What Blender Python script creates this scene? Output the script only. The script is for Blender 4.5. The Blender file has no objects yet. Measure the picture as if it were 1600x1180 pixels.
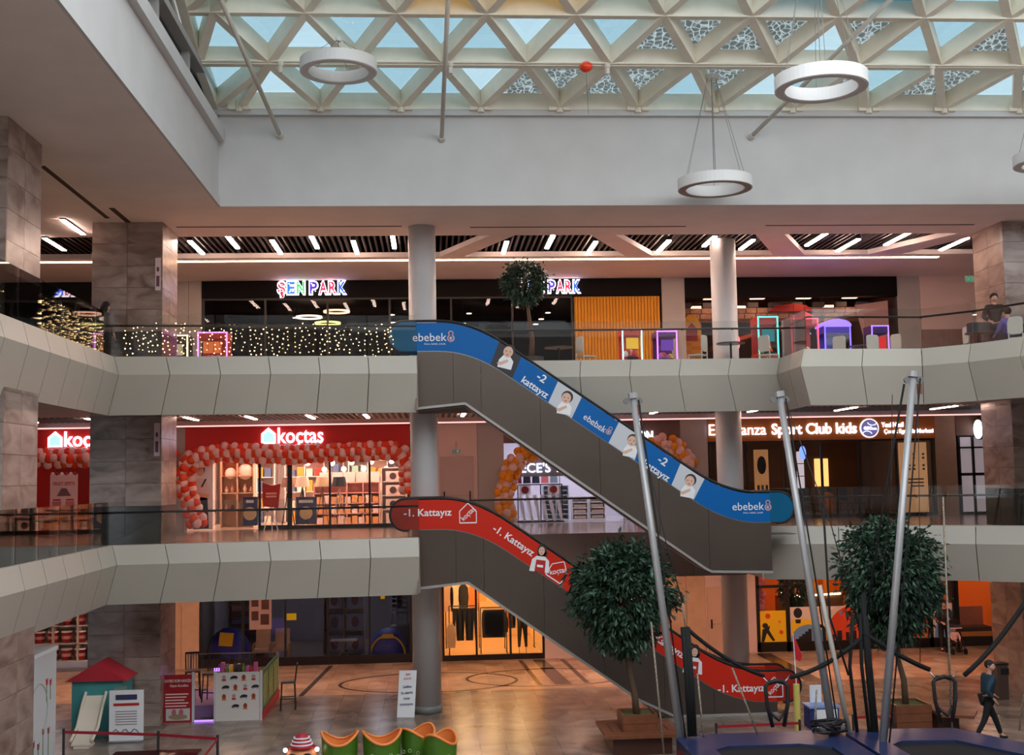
import bpy, bmesh, math, random
from mathutils import Vector, Matrix
from mathutils.geometry import tessellate_polygon
random.seed(11)
S = bpy.context.scene
COL = S.collection
R = math.radians
# ------------------------------------------------------------------ camera
cam = bpy.data.objects.new('camera', bpy.data.cameras.new('camera'))
COL.objects.link(cam)
cam.data.sensor_fit = 'HORIZONTAL'; cam.data.sensor_width = 36; cam.data.lens = 1850/1600*36
cam.data.clip_end = 400
cam.matrix_world = Matrix.Translation((0, 0, 1.6)) @ Matrix.Rotation(R(-3.9), 4, 'Z') @ Matrix.Rotation(R(94.8), 4, 'X') @ Matrix.Rotation(R(-1.06), 4, 'Z')
S.camera = cam
# ------------------------------------------------------------------ sky and exposure
W = bpy.data.worlds.new('sky'); S.world = W; W.use_nodes = True
wn = W.node_tree; bgn = wn.nodes['Background']
nz = wn.nodes.new('ShaderNodeTexNoise'); nz.inputs['Scale'].default_value = 2.2; nz.inputs['Detail'].default_value = 4
rp = wn.nodes.new('ShaderNodeValToRGB')
rp.color_ramp.elements[0].position = .3; rp.color_ramp.elements[0].color = (.74, .84, .92, 1)
rp.color_ramp.elements[1].position = .7; rp.color_ramp.elements[1].color = (.93, .95, .97, 1)
tc = wn.nodes.new('ShaderNodeTexCoord')
wn.links.new(tc.outputs['Generated'], nz.inputs['Vector']); wn.links.new(nz.outputs['Fac'], rp.inputs['Fac'])
wn.links.new(rp.outputs['Color'], bgn.inputs['Color']); bgn.inputs['Strength'].default_value = 3.6
S.view_settings.view_transform = 'Standard'; S.view_settings.look = 'None'
S.view_settings.gamma = 1; S.view_settings.use_curve_mapping = False
S.view_settings.exposure = 0.0
# ------------------------------------------------------------------ materials
def lin(c):
    return tuple((x/255/12.92 if x/255 <= .04045 else ((x/255+.055)/1.055)**2.4) for x in c)
MATS = {}
def M(name, col, rough=.5, metal=0, emit=0, var=0, scale=6, bump=0, spec=.5):
    if name in MATS: return MATS[name]
    m = bpy.data.materials.new(name); MATS[name] = m; m.use_nodes = True
    nt = m.node_tree; b = nt.nodes['Principled BSDF']; c = lin(col)
    b.inputs['Base Color'].default_value = (*c, 1); b.inputs['Roughness'].default_value = rough
    b.inputs['Metallic'].default_value = metal; b.inputs['Specular IOR Level'].default_value = spec
    if emit:
        b.inputs['Emission Color'].default_value = (*c, 1); b.inputs['Emission Strength'].default_value = emit
    if var or bump:
        t = nt.nodes.new('ShaderNodeTexCoord'); n = nt.nodes.new('ShaderNodeTexNoise')
        n.inputs['Scale'].default_value = scale; n.inputs['Detail'].default_value = 5
        nt.links.new(t.outputs['Object'], n.inputs['Vector'])
        if var:
            r = nt.nodes.new('ShaderNodeValToRGB'); r.color_ramp.elements[0].position = .3; r.color_ramp.elements[1].position = .7
            r.color_ramp.elements[0].color = (*[x*(1-var) for x in c], 1)
            r.color_ramp.elements[1].color = (*[min(1, x*(1+var)) for x in c], 1)
            nt.links.new(n.outputs['Fac'], r.inputs['Fac']); nt.links.new(r.outputs['Color'], b.inputs['Base Color'])
        if bump:
            bp = nt.nodes.new('ShaderNodeBump'); bp.inputs['Strength'].default_value = bump; bp.inputs['Distance'].default_value = .02
            nt.links.new(n.outputs['Fac'], bp.inputs['Height']); nt.links.new(bp.outputs['Normal'], b.inputs['Normal'])
    return m
def glass(name, tint, rough=.02, refl=1.0, crackle=False):
    if name in MATS: return MATS[name]
    m = bpy.data.materials.new(name); MATS[name] = m; m.use_nodes = True
    nt = m.node_tree; nt.nodes.remove(nt.nodes['Principled BSDF']); out = nt.nodes['Material Output']
    tr = nt.nodes.new('ShaderNodeBsdfTransparent'); tr.inputs['Color'].default_value = (*tint, 1)
    gl = nt.nodes.new('ShaderNodeBsdfGlossy'); gl.inputs['Roughness'].default_value = rough
    fr = nt.nodes.new('ShaderNodeFresnel'); fr.inputs['IOR'].default_value = 1.45
    mu = nt.nodes.new('ShaderNodeMath'); mu.operation = 'MULTIPLY'; mu.inputs[1].default_value = refl
    mx = nt.nodes.new('ShaderNodeMixShader')
    nt.links.new(fr.outputs[0], mu.inputs[0]); nt.links.new(mu.outputs[0], mx.inputs[0])
    nt.links.new(tr.outputs[0], mx.inputs[1]); nt.links.new(gl.outputs[0], mx.inputs[2])
    nt.links.new(mx.outputs[0], out.inputs['Surface'])
    if crackle:   # shattered safety glass: web of fine cracks over a dull pane
        t = nt.nodes.new('ShaderNodeTexCoord'); v = nt.nodes.new('ShaderNodeTexVoronoi'); v.feature = 'DISTANCE_TO_EDGE'
        n = nt.nodes.new('ShaderNodeTexNoise'); n.inputs['Scale'].default_value = 3
        ad = nt.nodes.new('ShaderNodeMixRGB'); ad.inputs[0].default_value = .12
        v.inputs['Scale'].default_value = 8
        nt.links.new(t.outputs['Object'], ad.inputs[1]); nt.links.new(n.outputs['Color'], ad.inputs[2])
        nt.links.new(t.outputs['Object'], n.inputs['Vector']); nt.links.new(ad.outputs[0], v.inputs['Vector'])
        r = nt.nodes.new('ShaderNodeValToRGB'); r.color_ramp.elements[0].position = .02; r.color_ramp.elements[1].position = .13
        r.color_ramp.elements[0].color = (.56, .60, .60, 1); r.color_ramp.elements[1].color = (.25, .265, .26, 1)
        nt.links.new(v.outputs['Distance'], r.inputs['Fac']); nt.links.new(r.outputs['Color'], tr.inputs['Color'])
    return m
def stone(name, c1, c2, c3, scale, rough=.3, tile=None, vein=1.0, coord='Object'):
    """veined stone; tile=(width,height,mortar colour) lays a joint grid on top"""
    if name in MATS: return MATS[name]
    m = bpy.data.materials.new(name); MATS[name] = m; m.use_nodes = True
    nt = m.node_tree; b = nt.nodes['Principled BSDF']; b.inputs['Roughness'].default_value = rough
    t = nt.nodes.new('ShaderNodeTexCoord')
    n = nt.nodes.new('ShaderNodeTexNoise'); n.inputs['Scale'].default_value = scale; n.inputs['Detail'].default_value = 8; n.inputs['Distortion'].default_value = vein
    mp = nt.nodes.new('ShaderNodeMapping'); mp.inputs['Rotation'].default_value = (0, .6, .3); mp.inputs['Scale'].default_value = (1, 1, 2.2)
    oi = nt.nodes.new('ShaderNodeObjectInfo'); vm = nt.nodes.new('ShaderNodeVectorMath'); vm.operation = 'ADD'
    sc = nt.nodes.new('ShaderNodeVectorMath'); sc.operation = 'SCALE'; sc.inputs['Scale'].default_value = 40 if not tile else 0
    cb = nt.nodes.new('ShaderNodeCombineXYZ')
    nt.links.new(oi.outputs['Random'], cb.inputs[0]); nt.links.new(oi.outputs['Random'], cb.inputs[2])
    nt.links.new(cb.outputs[0], sc.inputs[0]); nt.links.new(t.outputs[coord], vm.inputs[0]); nt.links.new(sc.outputs[0], vm.inputs[1])
    nt.links.new(vm.outputs[0], mp.inputs['Vector']); nt.links.new(mp.outputs[0], n.inputs['Vector'])
    r = nt.nodes.new('ShaderNodeValToRGB'); e = r.color_ramp.elements
    e[0].position = .3; e[0].color = (*lin(c1), 1); e[1].position = .72; e[1].color = (*lin(c3), 1)
    k = e.new(.5); k.color = (*lin(c2), 1)
    nt.links.new(n.outputs['Fac'], r.inputs['Fac'])
    last = r.outputs['Color']
    if tile:
        br = nt.nodes.new('ShaderNodeTexBrick'); br.offset = 0; br.inputs['Scale'].default_value = 1
        br.inputs['Brick Width'].default_value = tile[0]; br.inputs['Row Height'].default_value = tile[1]
        br.inputs['Mortar Size'].default_value = .006; br.inputs['Color1'].default_value = (.82, .82, .82, 1); br.inputs['Color2'].default_value = (1.15, 1.12, 1.1, 1)
        br.inputs['Mortar'].default_value = (*[x for x in tile[2]], 1); br.inputs['Bias'].default_value = 0
        nt.links.new(t.outputs[coord], br.inputs['Vector'])
        mm = nt.nodes.new('ShaderNodeMixRGB'); mm.blend_type = 'MULTIPLY'; mm.inputs[0].default_value = 1
        nt.links.new(last, mm.inputs[1]); nt.links.new(br.outputs['Color'], mm.inputs[2]); last = mm.outputs[0]
    nt.links.new(last, b.inputs['Base Color'])
    return m
white_paint = M('white_paint', (199, 196, 194), .6, var=.04, scale=1.2)
ceil_paint = M('ceiling_paint', (234, 222, 218), .7, var=.05, scale=.8)
panel_m = M('parapet_panel', (188, 181, 168), .42, var=.03, scale=.7)
joint_m = M('dark_joint', (60, 56, 52), .8)
clad_m = M('escalator_cladding', (104, 92, 84), .34, metal=.6, var=.07, scale=.8)
soffit_m = M('fascia_paint', (136, 120, 110), .5, var=.04, scale=.9)
beam_m = M('skylight_beam', (238, 230, 212), .5, var=.06, scale=2)
black_m = M('black_metal', (18, 16, 16), .4)
blackp = M('black_plastic', (16, 16, 18), .55)
chrome = M('chrome', (200, 200, 205), .18, metal=1)
steel = M('grey_steel', (150, 150, 152), .35, metal=.8)
marble = stone('marble_tile', (108, 86, 78), (152, 130, 120), (176, 158, 148), 1.1, .28)
plinth_m = stone('dark_plinth', (38, 34, 32), (54, 49, 46), (66, 60, 56), 1.6, .2)
floor_grey = stone('grey_floor_tile', (106, 92, 82), (138, 122, 111), (164, 147, 134), .8, .24, tile=(.6, .6, (.62, .6, .58)))
floor_beige = stone('beige_floor_tile', (164, 130, 106), (190, 158, 132), (208, 178, 150), .7, .22, tile=(.6, .6, (.75, .72, .68)))
floor_up = stone('corridor_floor_tile', (120, 100, 90), (150, 130, 118), (170, 150, 138), .8, .18, tile=(.6, .6, (.7, .68, .66)))
rail_glass = glass('railing_glass', (.93, .94, .93), .01, .9)
shop_glass = glass('shop_glass', (.97, .975, .97), .01, .8)
dark_glass = glass('tinted_shop_glass', (.66, .66, .70), .02, .35)
warm_led = M('warm_led', (255, 206, 164), emit=16)
strip_led = M('strip_led', (255, 218, 198), emit=58)
white_led = M('white_led', (235, 240, 255), emit=4)
# ------------------------------------------------------------------ mesh building
ORG = {}
class MB:
    def __init__(s): s.v = []; s.f = []
    def add(s, vs, fs):
        b = len(s.v); s.v += [tuple(v) for v in vs]; s.f += [tuple(i+b for i in f) for f in fs]; return s
    def box(s, x0, x1, y0, y1, z0, z1):
        return s.add([(x, y, z) for x in (x0, x1) for y in (y0, y1) for z in (z0, z1)],
                     [(0, 1, 3, 2), (4, 6, 7, 5), (0, 4, 5, 1), (2, 3, 7, 6), (0, 2, 6, 4), (1, 5, 7, 3)])
    def hexa(s, p):   # eight corners, bottom four then top four
        return s.add(p, [(3, 2, 1, 0), (4, 5, 6, 7), (0, 1, 5, 4), (1, 2, 6, 5), (2, 3, 7, 6), (3, 0, 4, 7)])
    def obox(s, c, ax, h):
        c = Vector(c); X, Y, Z = [Vector(a)*k for a, k in zip(ax, h)]
        return s.hexa([c-X-Y-Z, c+X-Y-Z, c+X+Y-Z, c-X+Y-Z, c-X-Y+Z, c+X-Y+Z, c+X+Y+Z, c-X+Y+Z])
    def bar(s, a, b, w, h, up=(0, 0, 1)):
        a, b = Vector(a), Vector(b); d = (b-a); L = d.length; d.normalize(); u = Vector(up)
        sd = d.cross(u)
        if sd.length < 1e-4: sd = d.cross(Vector((1, 0, 0)))
        sd.normalize(); u = sd.cross(d)
        return s.obox((a+b)/2, (d, sd, u), (L/2, w/2, h/2))
    def tube(s, a, b, r0, r1=None, n=8, cap=True):
        a, b = Vector(a), Vector(b); r1 = r0 if r1 is None else r1
        d = (b-a).normalized(); u = d.orthogonal().normalized(); w = d.cross(u)
        vs = [a+(u*math.cos(t)+w*math.sin(t))*r0 for t in [2*math.pi*i/n for i in range(n)]]
        vs += [b+(u*math.cos(t)+w*math.sin(t))*r1 for t in [2*math.pi*i/n for i in range(n)]]
        fs = [(i, (i+1) % n, n+(i+1) % n, n+i) for i in range(n)]
        if cap: fs += [tuple(range(n-1, -1, -1)), tuple(range(n, 2*n))]
        return s.add(vs, fs)
    def path(s, pts, r, n=6, closed=False):
        P = [Vector(p) for p in pts]; N = len(P); rs = r if isinstance(r, (list, tuple)) else [r]*N
        u = None; vs = []
        for i in range(N):
            a = P[i-1] if (i or closed) else P[0]; b = P[(i+1) % N] if (i < N-1 or closed) else P[-1]
            d = (b-a).normalized()
            u = d.orthogonal().normalized() if u is None else (u-d*u.dot(d)).normalized()
            w = d.cross(u)
            vs += [P[i]+(u*math.cos(t)+w*math.sin(t))*rs[i] for t in [2*math.pi*k/n for k in range(n)]]
        fs = []
        for i in range(N if closed else N-1):
            j = (i+1) % N
            fs += [(i*n+k, i*n+(k+1) % n, j*n+(k+1) % n, j*n+k) for k in range(n)]
        if not closed: fs += [tuple(range(n-1, -1, -1)), tuple(range((N-1)*n, N*n))]
        return s.add(vs, fs)
    def prism(s, poly, a, b, axis='y'):
        """extrude a 2-D outline: axis y -> (x,z), axis z -> (x,y), axis x -> (y,z)"""
        f = {'y': lambda p, t: (p[0], t, p[1]), 'z': lambda p, t: (p[0], p[1], t), 'x': lambda p, t: (t, p[0], p[1])}[axis]
        n = len(poly); vs = [f(p, a) for p in poly]+[f(p, b) for p in poly]
        tr = tessellate_polygon([[Vector((p[0], p[1], 0)) for p in poly]])
        fs = [tuple(t) for t in tr]+[tuple(n+i for i in reversed(t)) for t in tr]
        fs += [(i, (i+1) % n, n+(i+1) % n, n+i) for i in range(n)]
        return s.add(vs, fs)
    def lathe(s, prof, c=(0, 0, 0), n=16):
        vs = [(c[0]+r*math.cos(2*math.pi*k/n), c[1]+r*math.sin(2*math.pi*k/n), c[2]+z) for r, z in prof for k in range(n)]
        fs = [(i*n+k, i*n+(k+1) % n, (i+1)*n+(k+1) % n, (i+1)*n+k) for i in range(len(prof)-1) for k in range(n)]
        fs += [tuple(range(n-1, -1, -1)), tuple(range((len(prof)-1)*n, len(prof)*n))]
        return s.add(vs, fs)
    def ball(s, c, r, sc=(1, 1, 1), n=10, m=6):
        pr = [(max(.001, math.sin(math.pi*i/m)), -math.cos(math.pi*i/m)) for i in range(m+1)]
        vs = [(c[0]+r*sc[0]*p*math.cos(2*math.pi*k/n), c[1]+r*sc[1]*p*math.sin(2*math.pi*k/n), c[2]+r*sc[2]*z) for p, z in pr for k in range(n)]
        fs = [(i*n+k, i*n+(k+1) % n, (i+1)*n+(k+1) % n, (i+1)*n+k) for i in range(m) for k in range(n)]
        return s.add(vs, fs)
    def ring(s, c, R0, prof, n=40):
        """closed ring about the vertical axis; prof = closed section [(dr,dz)]"""
        k = len(prof); vs = []
        for i in range(n):
            t = 2*math.pi*i/n
            vs += [(c[0]+(R0+dr)*math.cos(t), c[1]+(R0+dr)*math.sin(t), c[2]+dz) for dr, dz in prof]
        fs = [(i*k+j, i*k+(j+1) % k, ((i+1) % n)*k+(j+1) % k, ((i+1) % n)*k+j) for i in range(n) for j in range(k)]
        return s.add(vs, fs)
    def build(s, name, mat, parent=None, smooth=False, label=None, cat=None, group=None, kind=None, recalc=True):
        xs, ys, zs = zip(*s.v)
        o0 = ORG[parent.name] if parent is not None else Vector(((min(xs)+max(xs))/2, (min(ys)+max(ys))/2, min(zs)))
        me = bpy.data.meshes.new(name); me.from_pydata([(v[0]-o0[0], v[1]-o0[1], v[2]-o0[2]) for v in s.v], [], s.f)
        if recalc:
            bm = bmesh.new(); bm.from_mesh(me); bmesh.ops.recalc_face_normals(bm, faces=bm.faces); bm.to_mesh(me); bm.free()
        if smooth: me.shade_smooth()
        me.materials.append(mat)
        o = bpy.data.objects.new(name, me); COL.objects.link(o)
        if parent is not None: o.parent = parent
        else: o.location = o0
        ORG[o.name] = o0
        return tag(o, label, cat, group, kind)
def tag(o, label=None, cat=None, group=None, kind=None):
    if label: o['label'] = label
    if cat: o['category'] = cat
    if group: o['group'] = group
    if kind: o['kind'] = kind
    return o
def thing(name, loc, label, cat, group=None, kind=None):
    o = bpy.data.objects.new(name, None); COL.objects.link(o); o.location = loc; o.empty_display_size = .1
    ORG[o.name] = Vector(loc)
    return tag(o, label, cat, group, kind)
def box(name, b, mat, parent=None, **k): return MB().box(*b).build(name, mat, parent, **k)
def struct(name, mb, mat, parent=None, **k): return mb.build(name, mat, parent, kind='structure' if parent is None else None, **k)
def dup(o, loc=None, rz=None, label=None, group=None, parent=None, sc=None):
    c = o.copy(); COL.objects.link(c)
    if parent is not None: c.parent = parent
    if loc is not None: c.location = loc
    if rz is not None: c.rotation_euler = (0, 0, rz)
    if sc is not None: c.scale = (sc, sc, sc) if not isinstance(sc, tuple) else sc
    if label: c['label'] = label
    if group: c['group'] = group
    ORG[c.name] = Vector(c.location) if parent is None else ORG.get(parent.name, Vector())
    for ch in list(o.children): dup(ch, parent=c)
    return c
def text(s, x, y, z, w, h, mat, parent, name='lettering', ang=0, bold=0, ex=.02, label=None, flip=False):
    """raised lettering facing -y, centred on (x,z), fitted to w x h metres, turned by ang in its own plane"""
    cu = bpy.data.curves.new('t', 'FONT'); cu.body = s; cu.align_x = 'CENTER'; cu.resolution_u = 3; cu.offset = bold; cu.extrude = .001
    o = bpy.data.objects.new('t', cu); COL.objects.link(o)
    dg = bpy.context.evaluated_depsgraph_get(); me = o.evaluated_get(dg).to_mesh()
    vs = [v.co.copy() for v in me.vertices]; fs = [tuple(p.vertices) for p in me.polygons]
    o.evaluated_get(dg).to_mesh_clear(); bpy.data.objects.remove(o); bpy.data.curves.remove(cu)
    if not vs: return None
    x0, x1 = min(v.x for v in vs), max(v.x for v in vs); y0, y1 = min(v.y for v in vs), max(v.y for v in vs); zm = max(v.z for v in vs)
    sx = w/(x1-x0); sy = (h/(y1-y0)) if h else sx
    ca, sa = math.cos(ang), math.sin(ang); out = []
    for v in vs:
        a = (v.x-(x0+x1)/2)*sx; b = (v.y-(y0+y1)/2)*sy
        if flip: a = -a
        out.append((x+a*ca-b*sa, y-(v.z+zm)/(2*zm)*ex, z+a*sa+b*ca))
    m = MB(); m.add(out, fs); return m.build(name, mat, parent, label=label)
def rounded(x0, x1, z0, z1, r, n=4):
    P = []
    for cx, cz, a in ((x1-r, z1-r, 0), (x0+r, z1-r, 90), (x0+r, z0+r, 180), (x1-r, z0+r, 270)):
        P += [(cx+r*math.cos(R(a+90*i/n)), cz+r*math.sin(R(a+90*i/n))) for i in range(n+1)]
    return P
def disc(x, z, rx, rz=None, n=20):
    rz = rx if rz is None else rz
    return [(x+rx*math.cos(2*math.pi*i/n), z+rz*math.sin(2*math.pi*i/n)) for i in range(n)]
def rot2(P, cx, cz, a):
    c, s = math.cos(a), math.sin(a); return [(cx+(x-cx)*c-(z-cz)*s, cz+(x-cx)*s+(z-cz)*c) for x, z in P]
# ================================================================== THE SHELL
ZU, ZM, ZB, ZC = 4.5, 0.0, -4.5, 8.4          # upper, middle, bottom floor and top ceiling
YF = 40.3                                      # shop front line
UP_L = [(-7.6, 6), (-7.6, 28.85), (-.36, 29.45)]
UP_R = [(1.25, 31.05), (9.35, 31.1), (9.28, 28.85), (12.4, 29.1), (13.25, 28.15), (13.9, 26.8), (14.5, 24.9), (14.9, 22.5)]
MD_R = [(8.75, 31.3), (12.45, 30.0), (13.7, 29.35), (14.65, 28.65), (15.5, 27.7), (16.1, 26.5), (16.5, 25.0)]
def slab(name, outline, z0, z1, mat):
    return struct(name, MB().prism(outline, z0, z1, 'z'), mat)
slab('floor_upper', UP_L+[(-.36, 31.2)]+UP_R+[(32, 22.5), (32, 47), (-18, 47), (-18, 6)], ZU-.3, ZU, floor_up)
slab('floor_middle', UP_L+[(-.36, 33.0), (8.75, 33.0)]+MD_R+[(32, 25), (32, 47), (-18, 47), (-18, 6)], ZM-.3, ZM, floor_up)
def inset(P, d):  # shift a polyline sideways (to its right-hand side for +d)
    out = []
    for i, p in enumerate(P):
        ns = []
        for a, b in ((i-1, i), (i, i+1)):
            if a >= 0 and b < len(P):
                dx, dy = P[b][0]-P[a][0], P[b][1]-P[a][1]; L = math.hypot(dx, dy); ns.append((dy/L, -dx/L))
        if len(ns) == 1: n = ns[0]; k = 1
        else:
            n = (ns[0][0]+ns[1][0], ns[0][1]+ns[1][1]); L = math.hypot(*n); n = (n[0]/L, n[1]/L); k = 1/max(.4, n[0]*ns[0][0]+n[1]*ns[0][1])
        out.append((p[0]+n[0]*d*k, p[1]+n[1]*d*k))
    return out
lowc = M('corridor_ceiling', (206, 190, 186), .65, var=.04, scale=.9)
slab('ceiling_middle', inset(UP_L, -.45)+[(-.8, 31.5)]+inset(UP_R, -.45)+[(32, 23), (32, YF+.1), (-18, YF+.1), (-18, 6)], 3.46, 3.52, lowc)
slab('ceiling_bottom', inset(UP_L, -.45)+[(-.8, 33.4), (8.4, 33.4)]+inset(MD_R, -.45)+[(32, 25.4), (32, YF+.1), (-18, YF+.1), (-18, 6)], -1.06, -1.0, lowc)
# parapets: every cladding panel is its own piece, joints recessed
PROF = [(0, .15), (.15, -.3), (-.17, -1.25)]
def parapet(name, pts, zf, plen=1.29, skip=()):
    root = struct(name, None or MB().prism(inset(pts, -.22)+inset(pts, -.34)[::-1], zf-1.2, zf+.12, 'z'), joint_m)
    lines = [(inset(pts, o), z) for o, z in PROF]; back = [(inset(pts, o-.04), z) for o, z in PROF]
    L = lambda ln, i, t: (ln[0][i][0]+(ln[0][i+1][0]-ln[0][i][0])*t, ln[0][i][1]+(ln[0][i+1][1]-ln[0][i][1])*t, zf+ln[1])
    for i in range(len(pts)-1):
        ll = math.dist(pts[i], pts[i+1]); n = max(1, round(ll/plen)); g = .010/ll
        for k in range(n):
            t0, t1 = k/n+g, (k+1)/n-g
            for a, b in ((0, 1), (1, 2)):
                MB().hexa([L(lines[b], i, t0), L(lines[b], i, t1), L(back[b], i, t1), L(back[b], i, t0),
                           L(lines[a], i, t0), L(lines[a], i, t1), L(back[a], i, t1), L(back[a], i, t0)]).build('panel', panel_m, root)
    MB().prism(inset(pts, -.01)+inset(pts, -.34)[::-1], zf+.12, zf+.155, 'z').build('coping', panel_m, root)
    return root
parapet('wall_parapet_upper_west', UP_L, ZU)
parapet('wall_parapet_upper_east', UP_R, ZU, 1.42)
parapet('wall_parapet_middle_west', UP_L, ZM)
parapet('wall_parapet_middle_east', MD_R, ZM, 1.9)
# plain fascia of the middle slab behind the lower escalator, its panels jointed
fr = struct('wall_fascia_middle', MB().box(-.3, 8.75, 33.05, 33.15, -1.25, -.02), joint_m)
for k in range(6):
    x0 = -.3+k*9.05/6; box('panel', (x0+.006, x0+9.05/6-.006, 32.98, 33.05, -1.25, 0.0), soffit_m, fr)
struct('wall_fascia_upper', MB().box(-.34, 1.25, 31.12, 31.3, 3.3, 4.5), soffit_m)
struct('wall_return_upper', MB().box(-.40, -.34, 29.5, 31.3, 3.3, 4.62), soffit_m)
struct('wall_return_middle', MB().box(-.40, -.34, 29.5, 33.1, -1.2, .12), soffit_m)
struct('wall_return_middle_east', MB().box(8.72, 8.78, 31.35, 33.1, -1.2, .12), panel_m)
# glass railings
def railing(name, pts, zf, label, plen=1.29, d=-.10, h=1.12, rail=.92, part=None):
    P = inset(pts, d); root = thing(name, (P[0][0], P[0][1], zf+.15), label, 'railing')
    for i in range(len(P)-1):
        ll = math.dist(P[i], P[i+1]); n = max(1, round(ll/plen)); ux, uy = (P[i+1][0]-P[i][0])/ll, (P[i+1][1]-P[i][1])/ll
        for k in range(n):
            a, b = k/n*ll+.012, (k+1)/n*ll-.012
            m = MB(); m.bar((P[i][0]+ux*a, P[i][1]+uy*a, zf+.156+h/2-.05), (P[i][0]+ux*b, P[i][1]+uy*b, zf+.156+h/2-.05), .014, h-.1)
            m.build('pane', rail_glass, root)
            q = (P[i][0]+ux*a, P[i][1]+uy*a)
            MB().tube((q[0]-uy*.0, q[1], zf+rail-.05), (q[0]-uy*.07, q[1]+ux*.07, zf+rail-.03), .014, n=6).build('bracket', chrome, root)
    hp = inset(pts, d-.07)
    MB().path([(x, y, zf+rail) for x, y in hp], .027, 8).build('handrail', black_m, root, smooth=True)
    return root
railing('glass_railing', UP_L, ZU, 'glass railing with dark handrail along the upper balcony left of blue escalator')
railing('glass_railing', UP_R, ZU, 'glass railing with dark handrail around the upper balcony right of blue escalator', 1.42, rail=.98)
railing('glass_railing', UP_L, ZM, 'glass railing with dark handrail on the middle balcony in front of the red shop')
railing('glass_railing', MD_R, ZM, 'glass railing with dark handrail on the middle balcony at right behind the bungee poles', 1.9)
railing('glass_railing', [(1.0, 33.0), (8.7, 33.0)], ZM-.15, 'glass railing behind the red escalator in front of the clothing boutique', 1.5, d=-.05, rail=1.12)
# top ceiling with the slatted recesses
struct('ceiling', MB().box(-18, -5.22, 5, 29.3, ZC, ZC+.15).box(-18, 32, 29.3, 32.9, ZC, ZC+.15).box(-18, 32, 36.1, YF+7, ZC, ZC+.15), ceil_paint)
dark_void = M('recess_void', (14, 11, 12), .9)
struct('ceiling_void', MB().box(-18, 32, 32.7, 36.3, ZC+.75, ZC+.8).box(-18, 32, 32.7, 32.75, ZC+.15, ZC+.8).box(-18, 32, 36.25, 36.3, ZC+.15, ZC+.8), dark_void)
def soft(P, n=4, r=.35):   # round the corners of an outline
    out = []
    for i, p in enumerate(P):
        a, b = P[i-1], P[(i+1) % len(P)]
        la, lb = math.dist(p, a), math.dist(p, b); ra, rb = min(r, la*.4), min(r, lb*.4)
        p0 = (p[0]+(a[0]-p[0])*ra/la, p[1]+(a[1]-p[1])*ra/la); p1 = (p[0]+(b[0]-p[0])*rb/lb, p[1]+(b[1]-p[1])*rb/lb)
        for k in range(n+1):
            t = k/n; out.append(((1-t)**2*p0[0]+2*t*(1-t)*p[0]+t*t*p1[0], (1-t)**2*p0[1]+2*t*(1-t)*p[1]+t*t*p1[1]))
    return out
infill = MB()
for P in ([(1.7, 32.9), (2.4, 32.9), (1.05, 36.1), (.3, 36.1)], [(4.55, 32.9), (5.25, 32.9), (6.9, 36.1), (6.05, 36.1)],
          [(9.3, 32.9), (10.15, 32.9), (11.75, 36.1), (10.75, 36.1)], [(15.3, 32.9), (16.1, 32.9), (14.9, 36.1), (13.8, 36.1)],
          [(-9.15, 32.9), (-7.35, 32.9), (-8.05, 36.1), (-10.2, 36.1)]):
    infill.prism(P, ZC, ZC+.15, 'z')
struct('ceiling_bands', infill, ceil_paint)
sl = MB()
x = -17.9
while x < 20: sl.box(x, x+.055, 32.75, 36.25, ZC+.16, ZC+.30); x += .175
sl.build('ceiling_slats', M('slat_brown', (46, 38, 38), .5), label='dark brown slats filling the ceiling recesses', cat='ceiling slats', kind='stuff')
for nm, x0, x1, y in (('slot', -6.73, -.75, 31.62), ('slot', 1.1, 7.05, 31.8), ('slot', 9.26, 15.2, 31.72)):
    o = box('trim_air_slot', (x0, x1, y-.04, y+.04, ZC-.008, ZC+.005), joint_m); o['kind'] = 'structure'
for x0, x1, y0, y1 in ((-8.29, -8.17, 25.4, 30.5), (-7.9, -7.76, 29.36, 31.0)):
    o = box('trim_air_slot', (x0, x1, y0, y1, ZC-.008, ZC+.005), M('slot_brown', (70, 48, 44), .8)); o['kind'] = 'structure'
names = ['above the left pillar', 'second']
STR = [(-6.8, 33.69, 35.63), (-5.63, 32.95, 34.76), (-4.49, 33.65, 35.7), (-3.32, 32.95, 34.83), (-2.2, 33.81, 35.78), (-1.05, 32.95, 34.9), (2.24, 34.02, 35.81), (3.51, 33.12, 35.02),
       (4.87, 34.08, 35.89), (7.02, 33.95, 35.85), (8.26, 33.4, 34.86), (9.53, 33.92, 35.4), (11.42, 32.98, 34.84), (12.7, 33.9, 35.81), (13.86, 33.0, 34.81), (15.98, 33.79, 35.69)]
for i, (x, a, b) in enumerate(STR):
    t = thing('strip_light', (x, (a+b)/2, ZC+.02), '%s glowing strip light counted from the left in the top ceiling slats' % ['first', 'second', 'third', 'fourth', 'fifth', 'sixth', 'seventh', 'eighth', 'ninth', 'tenth', 'eleventh', 'twelfth', 'thirteenth', 'fourteenth', 'fifteenth', 'last'][i], 'light', 'strip lights in the top ceiling')
    box('housing', (x-.07, x+.07, a, b, ZC+.06, ZC+.16), blackp, t); box('diffuser', (x-.06, x+.06, a+.01, b-.01, ZC+.02, ZC+.06), strip_led, t)
for x, a, b, l in ((-9.35, 30.48, 32.3, 'left strip light nearest the marble pillar at the left edge, upper one'), (-10.53, 32.75, 34.53, 'left strip light just right of the marble pillar, lower one')):
    t = thing('strip_light', (x, (a+b)/2, ZC-.04), l, 'light', 'strip lights in the top ceiling')
    box('housing', (x-.07, x+.07, a, b, ZC-.04, ZC-.002), blackp, t); box('diffuser', (x-.06, x+.06, a+.01, b-.01, ZC-.06, ZC-.04), strip_led, t)
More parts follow.
